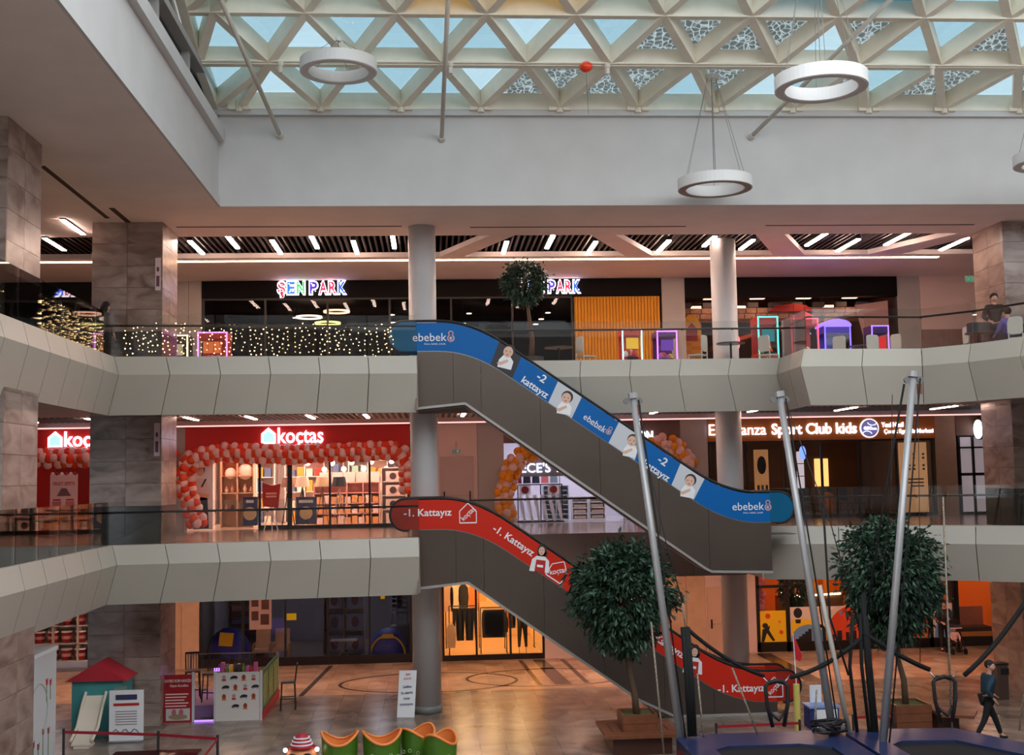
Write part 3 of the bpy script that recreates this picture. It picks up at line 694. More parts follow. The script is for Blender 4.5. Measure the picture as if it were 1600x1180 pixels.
# arcade machines, all with posts, glass, top and base
def machine(x, y, zf, w, h, led, body, label, plush=True, d=.8, arch=False, side=None):
    t = thing('arcade_machine', (x, y, zf), label, 'arcade machine', 'arcade machines on the upper floor')
    bm_ = M('cab_%d_%d_%d' % body, body, .4); lm = M('led_%d_%d_%d' % led, led, emit=2.6)
    box('base', (x-w/2, x+w/2, y-d/2, y+d/2, zf, zf+h*.36), bm_, t)
    box('marquee', (x-w/2, x+w/2, y-d/2, y+d/2, zf+h*.86, zf+h), bm_, t)
    box('back', (x-w/2+.02, x+w/2-.02, y+d/2-.05, y+d/2, zf+h*.36, zf+h*.86), bm_, t)
    for sx in (-1, 1):
        box('light_post', (x+sx*(w/2-.02)-.017, x+sx*(w/2-.02)+.017, y-d/2-.02, y-d/2+.03, zf+.02, zf+h-.02), lm, t)
    box('light_bar', (x-w/2, x+w/2, y-d/2-.02, y-d/2+.03, zf+h-.035, zf+h), lm, t)
    if arch: MB().prism([(x+(w/2+.04)*math.cos(R(a)), zf+h+.22*math.sin(R(a))) for a in range(0, 181, 15)], y-d/2, y+d/2).build('arched_top', lm, t)
    box('front_pane', (x-w/2+.05, x+w/2-.05, y-d/2, y-d/2+.012, zf+h*.36, zf+h*.86), shop_glass, t)
    box('control_panel', (x-w/4, x+w/4, y-d/2-.10, y-d/2, zf+h*.33, zf+h*.38), blackp, t)
    if plush:
        rnd = random.Random(int(x*100))
        for k in range(9):
            c = rnd.choice([(220, 90, 80), (230, 200, 90), (120, 170, 220), (235, 235, 235), (190, 120, 190), (140, 200, 130)])
            MB().ball((x+rnd.uniform(-.3, .3)*w, y+rnd.uniform(-.25, .25)*d, zf+h*.36+.09+rnd.uniform(0, .12)), .09, (1, 1, 1.1), 8, 5).build('plush', M('plush_%d' % c[0], c, .8), t, smooth=True)
    if side:
        box('screen', (x-w*.3, x+w*.3, y-d/2-.008, y-d/2, zf+h*.56, zf+h*.8), M('scr_%d' % side[0], side, emit=.35), t)
    return t
machine(-7.35, 34.8, ZU, .75, 1.35, (255, 236, 190), (70, 64, 60), 'arcade machine framed in warm white light beside the pillar', side=(200, 190, 150))
machine(-6.25, 34.6, ZU, .85, 1.4, (220, 120, 230), (200, 60, 50), 'arcade machine framed in rainbow light behind the string lights', side=(230, 120, 60))
machine(5.85, 34.4, ZU, .6, 1.35, (150, 230, 250), (210, 60, 40), 'arcade machine edged with pale blue dashes of light before the yellow shutter', side=(250, 200, 60))
machine(7.0, 35.0, ZU, .62, 1.35, (200, 110, 240), (90, 30, 110), 'purple lit arcade machine before the yellow shutter', side=(110, 60, 180))
machine(9.95, 34.6, ZU, .62, 1.7, (70, 220, 200), (180, 40, 40), 'arcade machine with green side lights just left of the far round column', side=(40, 130, 140))
claw = machine(11.25, 35.2, ZU, .85, 1.72, (255, 70, 90), (180, 40, 52), 'red lit claw machine with pitched top on the upper floor')
machine(12.75, 36.6, ZU, .85, 1.65, (110, 90, 255), (70, 60, 190), 'violet lit claw machine with arched top on the upper floor', arch=True)
machine(14.9, 38.6, ZU, .6, 1.9, (150, 110, 250), (60, 50, 120), 'tall violet edged arcade machine near the draped curtain', side=(220, 50, 60))
MB().prism([(10.8, ZU+1.72), (11.7, ZU+1.72), (11.25, ZU+1.95)], 34.85, 35.6).build('pitched_top', M('claw_top', (220, 60, 70), emit=.9), claw)
# castle style play front in the arcade
brick_p = M('castle_brick', (150, 120, 110), .8, var=.25, scale=12); cas_y = M('castle_yellow', (206, 150, 30), .6, var=.1); cas_r = M('castle_red', (150, 30, 36), .6)
cs = thing('castle_front', (12.6, 42.2, ZU), 'toy castle play front with brick battlements inside the arcade', 'play castle')
for k in range(18): box('brick', (8.95+k*.41, 9.33+k*.41, 41.9, 42.1, 7.36, 7.55), brick_p, cs)
for k in range(18): box('brick', (8.9+k*.41, 9.28+k*.41, 41.9, 42.1, 7.14, 7.34), brick_p, cs)
for k in range(9): box('battlement', (9.0+k*.82, 9.4+k*.82, 41.9, 42.15, 7.57, 7.75), M('castle_grey', (76, 78, 92), .7), cs)
for x in (9.25, 14.4):
    MB().prism([(x-.35, ZU), (x+.35, ZU), (x+.35, 6.9), (x+.12, 7.25), (x-.12, 7.25), (x-.35, 6.9)], 41.3, 41.9).build('tower', cas_y, cs)
    MB().prism([(x-.2, 6.3), (x+.2, 6.3), (x+.2, 6.7), (x, 6.95), (x-.2, 6.7)], 41.26, 41.3).build('tower_window', cas_r, cs)
    for k in range(5): box('brick', (x-.33, x-.02, 41.27, 41.3, 5.0+k*.28, 5.12+k*.28), M('castle_orange', (222, 110, 30), .6), cs); box('brick', (x+.02, x+.33, 41.27, 41.3, 5.14+k*.28, 5.26+k*.28), M('castle_orange', (222, 110, 30), .6), cs)
MB().prism([(12.2, 7.4), (13.9, 7.4), (13.6, 7.62), (13.05, 7.68), (12.5, 7.62)], 41.8, 41.88).build('name_plate', cas_r, cs)
MB().prism([(10.3, 6.1), (13.2, 6.9), (13.2, 7.0), (10.3, 6.25)], 41.2, 43.5).build('ramp', M('castle_ramp', (176, 84, 42), .6), cs)
for x in (10.6, 11.5, 12.4, 13.3): box('post', (x-.03, x+.03, 41.5, 41.56, ZU, 7.14), M('post_brown', (96, 58, 40), .6), cs)
box('beam', (9.0, 15.6, 41.45, 41.6, 6.98, 7.1), M('post_brown', (96, 58, 40), .6), cs)
lights(9.2, 16, 7.88, (41.2, 44), 4, (255, 190, 140), 7, 'ceiling light in the arcade hall')
dr = thing('draped_curtain', (15.8, 40.9, ZU), 'pale draped curtain gathered at the arcade entrance corner', 'curtain')
for k in range(7): MB().prism([(15.0+k*.03, 7.45), (16.2, 7.6), (16.2-k*.02, ZU), (15.7+k*.06, ZU)], 40.7+k*.07, 40.74+k*.07).build('fold', M('drape_pink', (206, 160, 150), .7), dr)
for x, z, c, n in ((13.3, 6.62, (70, 160, 240), 'blue'), (13.9, 6.5, (240, 70, 90), 'red'), (12.9, 6.3, (90, 190, 250), 'sky blue')):
    t = thing('neon_sign', (x, 41.1, z-.2), 'small %s neon shape glowing inside the arcade' % n, 'neon sign')
    MB().prism([(x-.2, z-.15), (x+.2, z-.15), (x, z+.18)] if n != 'red' else disc(x, z, .2), 41.05, 41.1).build('neon', M('neon_%s' % n, c, emit=2.5), t)
    MB().tube((x, 41.08, z+.15), (x, 41.08, 7.9), .008, n=4).build('hanger', blackp, t)
ov = thing('oval_neon', (10.75, 41.0, 5.9), 'oval red and violet neon ring behind the upper railing', 'neon sign')
MB().path([(10.75+.12*math.cos(2*math.pi*i/20), 41.0, 6.2+.28*math.sin(2*math.pi*i/20)) for i in range(20)], .03, 5, True).build('tube', M('neon_oval', (255, 90, 110), emit=4), ov)
MB().tube((10.75, 41.03, ZU), (10.75, 41.03, 5.93), .02, n=5).build('stem', blackp, ov)
# exit sign top right
def exit_sign(x, y, z, label, w=.5, lit=(60, 150, 110)):
    t = thing('exit_sign', (x, y, z-.2), label, 'exit sign')
    box('casing', (x-w/2, x+w/2, y-.03, y+.03, z-w*.26, z+w*.26), M('exit_case', (210, 220, 215), .5), t)
    box('panel', (x-w*.45, x+w*.45, y-.036, y-.028, z-w*.2, z+w*.2), M('exit_%d' % lit[0], lit, emit=.7), t)
    MB().prism([(x-w*.35, z), (x-w*.2, z+w*.1), (x-w*.2, z-w*.1)], y-.042, y-.034).build('arrow', white_p, t)
    box('doorway_mark', (x+w*.05, x+w*.3, y-.042, y-.034, z-w*.14, z+w*.14), white_p, t)
    MB().tube((x, y, z+w*.26), (x, y, z+w*.26+.25), .012, n=5).build('hanger', steel, t)
exit_sign(18.3, 38.6, 8.0, 'green exit sign hanging from the ceiling at the upper right', .42)
# ---- middle level
RED = M('red_header', (206, 24, 10), .5)
redw = M('red_shop_wall', (176, 32, 22), .6)
wall_run('wall_pier_4', -8.95, -8.24, ZM, 3.46, pier_m, (-8.6,))
wall_run('wall_pier_5', -.75, .1, ZM, 3.46, pier_m)
pw = wall_run('wall_plaster_middle', .1, 1.52, ZM, 3.46, plaster)
wall_run('wall_pier_6', 1.52, 2.42, ZM, 3.46, pier_m)
wall_run('wall_pier_7', 8.5, 9.46, ZM, 3.46, pier_m)
wall_run('wall_pier_8', 17.5, 18.25, ZM, 3.46, M('sand_pier', (170, 138, 112), .4, var=.05))
def fire_door(n, x0, x1, z0, z1, mat, label=None):
    d = struct('door_%d' % n, MB().box(x0, x1, YF-.06, YF-.03, z0, z1), mat)
    m = MB(); m.box(x0-.05, x0, YF-.08, YF-.02, z0, z1+.05).box(x1, x1+.05, YF-.08, YF-.02, z0, z1+.05).box(x0, x1, YF-.08, YF-.02, z1, z1+.05); m.build('frame', mat, d)
    for x in (x0+.08, x1-.08): MB().bar((x, YF-.1, z0+.85), (x, YF-.1, z0+1.15), .05, .05).build('handle', blackp, d)
    MB().bar((x0+.1, YF-.08, z0+1.0), (x1-.1, YF-.08, z0+1.0), .03, .03).build('push_bar', M('bar_pink', (190, 160, 150), .5), d)
fire_door(1, .3, 1.33, ZM, 2.28, M('door_pink', (200, 172, 164), .5))
exit_sign(.8, YF-.1, 2.5, 'small dark exit sign above the pink fire door', .3, (70, 90, 80))
# red home store
shell('home', -8.24, -.77, ZM, 3.4, M('store_white', (226, 206, 196), .7), M('store_floor', (188, 164, 148), .25), M('store_ceiling', (230, 220, 212), .7))
kh = thing('shop_header', (-4.5, YF, 2.5), 'red shop header with white koçtaş letters and house mark', 'shop sign')
box('board', (-8.24, -.77, YF-.06, YF+.3, 2.35, 3.45), RED, kh)
sign_w = M('sign_white', (226, 234, 255), emit=2.6)
def koctas(x0, x1, zc, h, root, y=YF-.07):
    hw = h*.88; P = [(x0, zc-h/2), (x0+hw, zc-h/2), (x0+hw, zc+h*.12), (x0+hw/2, zc+h*.5), (x0, zc+h*.12)]
    MB().prism(P, y-.07, y).build('house_mark', sign_w, root)
    MB().prism([(x0+hw/2+(p[0]-x0-hw/2)*.72, zc-.03*h+(p[1]-zc)*.72) for p in P], y-.085, y-.07).build('house_inlay', M('house_blue', (150, 196, 240), emit=1.6), root)
    text('koctas', (x0+hw*1.15+x1)/2, y, zc, x1-x0-hw*1.15, h*.98, sign_w, root, bold=.010, ex=.07)
    for u in (.46, .93): MB().prism([(x0+hw*1.15+(x1-x0-hw*1.15)*u-.03, zc-h*.5), (x0+hw*1.15+(x1-x0-hw*1.15)*u+.03, zc-h*.5), (x0+hw*1.15+(x1-x0-hw*1.15)*u+.01, zc-h*.62), (x0+hw*1.15+(x1-x0-hw*1.15)*u-.05, zc-h*.62)], y-.07, y).build('cedilla', sign_w, root)
koctas(-5.72, -3.66, 3.13, .54, kh)
k2 = thing('shop_header', (-12, YF, 2.4), 'red shop header with white letters seen left of the marble pillar', 'shop sign')
box('board', (-17.9, -8.95, YF-.06, YF+.3, 2.35, 3.45), RED, k2); koctas(-12.7, -10.62, 3.12, .52, k2)
shell('home_west', -17.9, -8.95, ZM, 3.4, redw, floor_dk, dark_wall)
box('store_wall_panel', (-13.6, -12.5, YF, YF+.1, ZM, 2.35), RED, label='plain red wall panel left of the poster stand', cat='panel')
glazing('home', 2, -4.79, -.8, ZM, 2.35, 3)
hd = struct('door_2', MB().box(-5.83, -5.75, YF-.03, YF+.07, 0, 2.3).box(-4.87, -4.79, YF-.03, YF+.07, 0, 2.3).box(-5.83, -4.79, YF-.03, YF+.07, 2.2, 2.3).box(-5.83, -4.79, YF-.03, YF+.07, 0, .14), frame_m)
box('pane', (-5.75, -4.87, YF+.01, YF+.025, .14, 2.2), shop_glass, hd)
lights(-8, -1, 3.28, (41.0, 42.6, 44.4), 5, (255, 224, 204), 27, 'bright ceiling panel in the red home store', .5, .8)
# balloon garlands
BALL = {}
def garland(path, label, cols, parts, step=.172, r=.15, rows=3, spread=.185, seed=1, root_loc=None):
    rnd = random.Random(seed); t = thing('balloon_garland', root_loc or (path[0][0], path[0][1], min(p[2] for p in path)), label, 'balloon garland'); L = ORG[t.name]
    acc = 0; n = 0
    for a, b in zip(path[:-1], path[1:]):
        a, b = Vector(a), Vector(b); d = b-a; ln = d.length; d.normalize(); side = Vector((-d.z, 0, d.x))
        while acc < ln:
            for k in range(rows):
                off = (k-(rows-1)/2)*spread
                ph = (n+k*1.0)
                p = a+d*(acc+k*.05)+side*(off+rnd.uniform(-.03, .03))+Vector((0, (-.12 if k == 1 else 0)+rnd.uniform(-.08, .04), 0))
                ci = (n//1+k) % len(cols); c = cols[ci]
                key = (c, r)
                if key not in BALL:
                    q = MB().ball((0, 0, 0), 1, (1, 1, 1.08), 12, 8).lathe([(.1, -1.16), (.03, -1.07)], (0, 0, 0), 6)
                    me = bpy.data.meshes.new('balloon'); me.from_pydata(q.v, [], q.f); me.shade_smooth(); me.materials.append(c); BALL[key] = me
                o = bpy.data.objects.new('balloon', BALL[key]); COL.objects.link(o); o.parent = t; o.location = p-L
                s = r*rnd.uniform(.86, 1.08); o.scale = (s, s, s)
                o.rotation_euler = (rnd.uniform(-.6, .6), rnd.uniform(-.6, .6), 0)
            n += 1; acc += step
        acc -= ln
    return t
b_red = M('balloon_red', (246, 66, 30), .25); b_pink = M('balloon_pink', (250, 206, 200), .3); b_or = M('balloon_orange', (240, 150, 20), .22); b_rose = M('balloon_rose', (236, 190, 176), .3); b_dkr = M('balloon_coral', (236, 84, 44), .28)
garland([(-7.75, 39.9, .22), (-7.9, 39.9, .7), (-8.1, 39.9, 1.3), (-8.2, 39.9, 2.0), (-7.9, 39.9, 2.4), (-7.0, 39.9, 2.58), (-4.6, 39.9, 2.48), (-2.6, 39.9, 2.54), (-1.15, 39.9, 2.55), (-.85, 39.9, 2.1), (-.8, 39.9, 1.1)],
        'red and pink balloon garland framing the front of the red home store', [b_red, b_pink, b_dkr, b_pink], 'balloon', seed=3)
garland([(-13.1, 39.9, 2.5), (-9.6, 39.9, 2.45), (-8.6, 39.9, 2.4)], 'red and pink balloon garland under the red header at far left', [b_red, b_pink, b_dkr, b_pink], 'balloon', seed=5)
# things in the home store
def poster(x0, x1, y, z0, z1, mat, label, name='poster', t=.03, cat='poster'):
    p = thing(name, ((x0+x1)/2, y, z0), label, cat); box('sheet', (x0, x1, y-t/2, y+t/2, z0, z1), mat, p); return p
pm_ = poster(-7.98, -7.32, YF-.06, .05, 2.3, white_p, 'tall white poster of a worker in dark apron beside the balloons')
for nm, P, mt in (('apron', [(-7.9, .08), (-7.45, .08), (-7.5, 1.15), (-7.85, 1.1)], M('print_navy', (32, 36, 54), .6)), ('shirt', [(-7.92, 1.0), (-7.45, 1.05), (-7.42, 1.4), (-7.6, 1.72), (-7.85, 1.75), (-7.95, 1.4)], M('print_pale', (232, 214, 208), .6)),
                  ('strap', [(-7.72, 1.45), (-7.66, 1.45), (-7.52, 1.72), (-7.58, 1.72)], M('print_navy', (32, 36, 54), .6)), ('hair', disc(-7.72, 2.03, .14, .17), M('print_greyhair', (120, 112, 108), .6)), ('face', disc(-7.74, 1.97, .12, .16), skin_p), ('arm', [(-7.85, 1.15), (-7.45, 1.08), (-7.42, 1.2), (-7.8, 1.28)], skin_p)):
    MB().prism(P, YF-.085-(.004 if nm in ('strap', 'face', 'arm') else 0), YF-.074).build(nm+'_print', mt, pm_)
def shelf(name, x0, x1, y0, y1, z0, z1, n, mat, label, mids=1):
    t = thing(name, ((x0+x1)/2, y0, z0), label, 'shelf')
    for k in range(n+1): box('shelf_board', (x0, x1, y0, y1, z0+(z1-z0)*k/n-.015, z0+(z1-z0)*k/n+.015), mat, t)
    for k in range(mids+2): x = x0+(x1-x0)*k/(mids+1); box('upright', (x-.02, x+.02, y0, y1, z0, z1), mat, t)
    box('back_panel', (x0, x1, y1-.02, y1, z0, z1), mat, t)
    return t
shelf('display_shelf', -7.3, -6.2, 41.6, 42.1, .03, 2.4, 4, wood_m, 'light wooden display shelf with cushions and vases in the store entrance')
rnd = random.Random(4)
cush = M('cushion_cream', (236, 214, 194), .8, bump=.2)
for x, z, s in ((-6.5, 1.95, .28), (-7.0, 1.9, .2)):
    MB().ball((x, 41.8, z), s, (1, .45, 1), 10, 6).build('cushion', cush, label='cream cushion on the top shelf by the entrance, %s one' % ('bigger' if s > .25 else 'smaller'), cat='cushion', smooth=True)
for k in range(10):
    x = -7.15+(k % 5)*.21; z = .03+.5925*(1 if k < 5 else 2)+.015; h = rnd.uniform(.15, .34)
    MB().lathe([(.04, 0), (.07, h*.4), (.03, h*.8), (.045, h)], (x, 41.85, z+.003), 10).build('vase', M('vase_%d' % (k % 3), [(210, 180, 160), (120, 70, 60), (232, 222, 214)][k % 3], .4), label='small %s vase on the %s row of the wooden display shelf' % (['tan', 'dark red', 'white'][k % 3], 'lower' if k < 5 else 'upper'), cat='vase', group='vases on the display shelf', smooth=True)
def tripod_lamp(x, y, shade, legs, label, h=1.75):
    t = thing('tripod_lamp', (x, y, ZM), label, 'floor lamp', 'tripod floor lamps in the shop window')
    for a in (90, 210, 330): MB().tube((x+.26*math.cos(R(a)), y+.26*math.sin(R(a)), .02), (x, y, h-.35), .018, n=5).build('leg', legs, t)
    MB().lathe([(.26, 0), (.2, .32)], (x, y, h-.36), 16).build('shade', shade, t)
    MB().tube((x, y, h-.45), (x, y, h-.3), .02, n=5).build('stem', legs, t)
cream = M('shade_cream', (244, 214, 176), .7, emit=.25); drk = M('shade_dark', (52, 50, 54), .7)
woodl = M('lamp_wood', (160, 110, 80), .5); blk = M('lamp_black', (30, 26, 26), .5); pnk = M('lamp_pale', (240, 210, 200), .5)
tripod_lamp(-4.45, 41.0, cream, blk, 'tripod floor lamp with cream shade and black legs'); tripod_lamp(-3.78, 41.1, M('shade_tan', (226, 186, 140), .7, emit=.2), woodl, 'tripod floor lamp with tan shade and brown legs')
tripod_lamp(-3.2, 41.0, drk, pnk, 'tripod floor lamp with dark shade and pale legs'); tripod_lamp(-4.95, 41.3, M('shade_taupe', (150, 110, 90), .7), blk, 'tripod floor lamp with brown shade behind the glass door')
sv = shelf('store_shelf', -4.2, -1.9, 42.4, 42.9, .05, 1.5, 4, M('shelf_pink', (226, 170, 156), .5), 'long shelf unit of boxed goods behind the tripod lamps', 3)
cardw = M('carton_white', (240, 216, 204), .6); cardy = M('carton_yellow', (222, 160, 96), .6)
for k in range(5): box('carton', (-4.0+k*.43, -3.62+k*.43, 42.42, 42.85, 1.52, 1.88), cardw, label='white carton standing on top of the long shelf unit', cat='carton', group='white cartons on the shelf unit')
for r in range(3):
    for k in range(9):
        x = -4.1+k*.245; z = .05+.3625*r+.017
        box('tool_box', (x, x+.2, 42.42, 42.7, z, z+.22+.05*((k+r) % 2)), cardy if (k+r) % 3 else cardw, label='small %s box on the %s row of the long shelf unit' % ('tan' if (k+r) % 3 else 'white', ['lowest', 'middle', 'upper'][r]), cat='box', group='packed boxes on the shelf unit')
sv2 = shelf('store_shelf', -1.8, -.95, 41.9, 42.4, .05, 2.0, 4, M('shelf_white', (230, 214, 206), .5), 'narrow white shelf of boxed wall clocks by the right end of the window', 0)
for r in range(4):
    t = thing('clock_box', (-1.4, 42, .07+.4875*r), 'boxed item with round picture on the narrow shelf, number %s from below' % ['one', 'two', 'three', 'four'][r], 'box')
    box('carton', (-1.65, -1.15, 41.92, 42.3, .07+.4875*r, .42+.4875*r), cardw, t); MB().prism(disc(-1.4, .245+.4875*r, .12), 41.905, 41.92).build('round_print', M('print_dark', (70, 56, 54), .6), t)
for x0, x1, z0, z1, y, l in ((-6.3, -5.85, .15, 1.1, 39.9, 'blue gift box display with round moon picture left of the glass door'), (-4.66, -3.98, .12, 1.05, 40.75, 'blue gift box display with round moon picture behind the window')):
    p = poster(x0, x1, y+.3, z0, z1, M('moon_blue', (60, 70, 120), .5), l, 'display_box', .3, 'display'); MB().prism(disc((x0+x1)/2, (z0+z1)/2-.08, .22), y+.135, y+.152).build('moon_print', M('moon_cream', (232, 206, 160), .6), p); box('caption_print', (x0+.1, x1-.1, y+.14, y+.152, z1-.2, z1-.1), white_p, p)
rs = thing('sale_stand', (-5.33, 39.7, 0), 'red sale sign on a white easel before the glass door', 'sign stand')
MB().prism([(-5.6, .78), (-5.1, .72), (-5.02, 1.52), (-5.3, 1.46), (-5.62, 1.56)], 39.68, 39.72).build('sign_board', red_p, rs)
for z in (1.2, 1.1): box('caption_print', (-5.5, -5.15, 39.672, 39.68, z-.03, z+.03), M('caption_pink', (240, 180, 170), .6), rs)
for a, b in (((-5.55, 39.6, 0), (-5.36, 39.7, .75)), ((-5.1, 39.6, 0), (-5.3, 39.7, .75)), ((-5.33, 39.95, 0), (-5.33, 39.73, .75))): MB().tube(a, b, .018, n=5).build('leg', white_p, rs)
for i in range(14):
    x = -4.3+i*.24; z = 2.2+.25*math.sin(i*2.1); y = 41.3+(i % 4)*.5
    t = thing('hanging_bulb', (x, y, z), 'glowing decorative bulb hanging in the bright shop window', 'lamp', 'hanging bulbs in the shop window')
    MB().ball((x, y, z), .09, n=8, m=6).build('globe', M('bulb_white', (255, 246, 236), emit=5), t, smooth=True); MB().tube((x, y, z+.08), (x, y, 3.3), .006, n=4).build('cord', blackp, t)
# goods along the back wall of the home store
for q, (x0, x1) in enumerate(((-8.0, -6.0), (-5.6, -3.4), (-3.2, -1.0))):
    shelf('wall_shelf', x0, x1, 45.6, 46.1, .03, 2.9, 5, M('shelf_white', (230, 214, 206), .5), '%s tall shelf along the back wall of the red home store' % ['left', 'middle', 'right'][q], 2)
    for r in range(5):
        for k in range(6):
            x = x0+.12+k*(x1-x0-.2)/6; z = .03+.574*r+.016; c = rnd.choice([(206, 60, 40), (240, 220, 200), (90, 110, 150), (220, 160, 60), (60, 60, 66), (150, 190, 170)])
            box('packed_good', (x, x+.24, 45.65, 45.95, z, z+rnd.uniform(.2, .46)), M('good_%d' % c[0], c, .6), label='%s product on the %s row of the %s back wall store shelf' % ({206: 'red', 240: 'cream', 90: 'blue', 220: 'amber', 60: 'charcoal', 150: 'mint'}[c[0]], ['lowest', 'second', 'third', 'fourth', 'top'][r], ['left', 'middle', 'right'][q]), cat='product', group='products on the back wall shelves')
for k in range(3):
    box('aisle_sign', (-6.8+k*2.2, -5.9+k*2.2, 44.0, 44.04, 2.55, 2.85), RED, label='%s red aisle sign hanging in the home store' % ['left', 'middle', 'right'][k], cat='sign')
    MB().tube((-6.35+k*2.2, 44.02, 2.85), (-6.35+k*2.2, 44.02, 3.3), .01, n=4).build('hanger', steel, bpy.data.objects['aisle_sign' if k == 0 else 'aisle_sign.%03d' % k])
# left part: poster stand, door
ps = poster(-12.42, -11.55, 39.6, 0.0, 1.95, M('poster_pink', (236, 196, 200), .6), 'tall pink sale poster stand left of the marble pillar', 'poster_stand', .05)
text('FIRSAT SEPETE', -11.98, 39.57, 1.65, .7, .12, red_p, ps, bold=.01, ex=.006)
MB().prism([(-12.2, 1.25), (-11.75, 1.25), (-11.9, 1.5), (-12.05, 1.5)], 39.565, 39.574).build('basket_print', M('print_mauve', (120, 84, 96), .6), ps)
for x in (-12.2, -11.78): box('item_print', (x-.14, x+.14, 39.565, 39.574, .85, 1.08), M('print_rose', (200, 120, 124), .6), ps); box('price_print', (x-.12, x+.12, 39.562, 39.574, 1.1, 1.15), red_p, ps)
MB().prism(disc(-11.98, .5, .3, .22), 39.565, 39.574).build('food_print', M('print_sand', (206, 160, 130), .6), ps)
for k in range(6): MB().ball((-12.35+k*.145, 39.6, 1.97), .06, n=8, m=5).build('trim_ball', red_p if k % 2 else white_p, ps)
box('open_door_panel', (-11.35, -11.0, YF, YF+.1, 0, 2.35), frame_m, label='dark door panel left of the marble pillar', cat='door panel')
lights(-17, -9, 3.28, (41.5, 44), 4, (255, 200, 190), 5, 'ceiling panel in the left part of the red store')
# ---- clothing boutique
shell('boutique', 2.42, 8.5, ZM, 3.4, M('boutique_white', (226, 222, 230), .7), M('boutique_floor', (196, 190, 196), .15), M('boutique_ceil', (236, 236, 240), .7))
bh = thing('shop_header', (5.4, YF, 2.6), 'brown shop header half hidden behind the blue escalator', 'shop sign')
box('board', (2.42, 8.5, YF-.04, YF+.3, 2.75, 3.45), M('brown_header', (112, 84, 74), .5), bh)
text('ON', 7.3, YF-.05, 2.92, .5, .34, sign_w, bh, bold=.03, ex=.06)
lights(2.8, 8.2, 3.28, (41.2, 43, 45), 4, (238, 236, 255), 8, 'bright white ceiling panel in the boutique')
garland([(2.5, 39.9, .15), (2.35, 39.9, .9), (2.6, 39.9, 1.7), (2.8, 39.9, 2.15), (3.4, 39.9, 2.5), (4.4, 39.9, 2.45), (5.4, 39.9, 2.5)], 'orange and rose balloon garland at the left of the boutique entrance', [b_rose, b_or, b_rose, b_or, b_or], 'balloon', seed=8, step=.2, r=.15, spread=.2)
garland([(7.2, 39.9, 2.45), (7.9, 39.9, 2.65), (8.4, 39.9, 2.4), (8.7, 39.9, 1.9)], 'orange and rose balloon garland above the blue escalator at the right of the boutique', [b_rose, b_or, b_rose, b_or, b_rose], 'balloon', seed=9, step=.2, r=.15, spread=.2)
bs = poster(2.85, 4.75, 40.6, 1.6, 2.16, M('board_grey', (128, 124, 130), .5), 'grey sign board with white letters inside the boutique', 'sign_board', .05, 'sign')
text("ECE'S", 3.52, 40.57, 1.9, 1.02, .33, sign_w, bs, bold=.004, ex=.04); text('butik', 4.45, 40.57, 1.84, .4, .2, sign_w, bs, ex=.03)
for k, x in enumerate((2.95, 4.65)): MB().tube((x, 40.6, 2.16), (x, 40.6, 3.3), .012, n=4).build('hanger', steel, bs)
gr_ = thing('garment_rail', (3.65, 42.1, 0), 'thin steel rail holding the coloured garments behind the clothes rack', 'rail')
for x in (2.8, 4.5): MB().tube((x, 42.09, 0.013), (x, 42.09, 1.74), .015, n=5).build('post', steel, gr_)
MB().tube((2.8, 42.06, 1.72), (4.5, 42.06, 1.72), .015, n=5).build('rail', steel, gr_)
rk = thing('clothes_rack', (3.75, 41.4, 0), 'black framed clothes rack with white trousers and mirrors in the boutique', 'clothes rack')
for x in (2.95, 3.75, 4.5): MB().tube((x, 41.4, 0), (x, 41.4, 1.32), .02, n=5).build('post', blackp, rk)
for z in (.06, 1.32): MB().tube((2.95, 41.4, z), (4.5, 41.4, z), .02, n=5).build('rail', blackp, rk)
box('plinth', (2.9, 4.55, 41.2, 41.7, 0, .05), blackp, rk)
GC = [(120, 20, 40), (46, 44, 58), (52, 56, 72), (236, 130, 130), (130, 160, 164)]
for k, c in enumerate(GC):
    x = 3.0+k*.32; MB().prism([(x-.13, 1.36), (x+.14, 1.36), (x+.12, 1.7), (x-.11, 1.7)], 42.0, 42.06).build('folded_garment', M('gar_%d' % c[0], c, .8), label='%s garment hung on the wall behind the clothes rack' % ['dark red', 'navy', 'slate', 'coral', 'teal'][k], cat='garment')
for k in range(6):
    x = 3.02+k*.26; MB().prism([(x-.07, .95), (x+.05, .98), (x+.14, .5), (x+.2, .05), (x+.12, .04), (x+.02, .5)], 41.35, 41.42).build('white_trousers', M('gar_white', (236, 236, 242), .8), label='white trousers hanging slanted on the boutique clothes rack', cat='garment', group='white trousers on the rack')
for x in (3.2, 4.2):
    t = thing('round_badge', (x, 41.36, 1.0), 'dark red round badge on the %s side of the clothes rack' % ('left' if x < 4 else 'right'), 'badge'); MB().prism(disc(x, 1.14, .13), 41.33, 41.37).build('disc', M('badge_red', (126, 34, 42), .5), t); box('backing_card', (x-.2, x+.2, 41.38, 41.39, .98, 1.3), white_p, t)
shelf('boutique_shelf', 4.0, 4.9, 43.0, 43.4, .05, 1.25, 7, M('shelf_steel', (180, 184, 190), .4), 'slim shelf with folded clothes behind the rack')
for x0, x1, y, l in ((4.95, 5.5, 42.2, 'white low shelf with folded beige clothes in the boutique'), (5.6, 6.15, 42.4, 'white low wire table beside the folded clothes')):
    t = shelf('low_shelf', x0, x1, y, y+.4, .05, .85, 4, white_p, l, 0)
    for r in range(3): box('folded_stack', (x0+.06, x1-.06, y+.03, y+.33, .08+r*.2, .18+r*.2), M('beige_cloth', (206, 180, 160), .8), t)
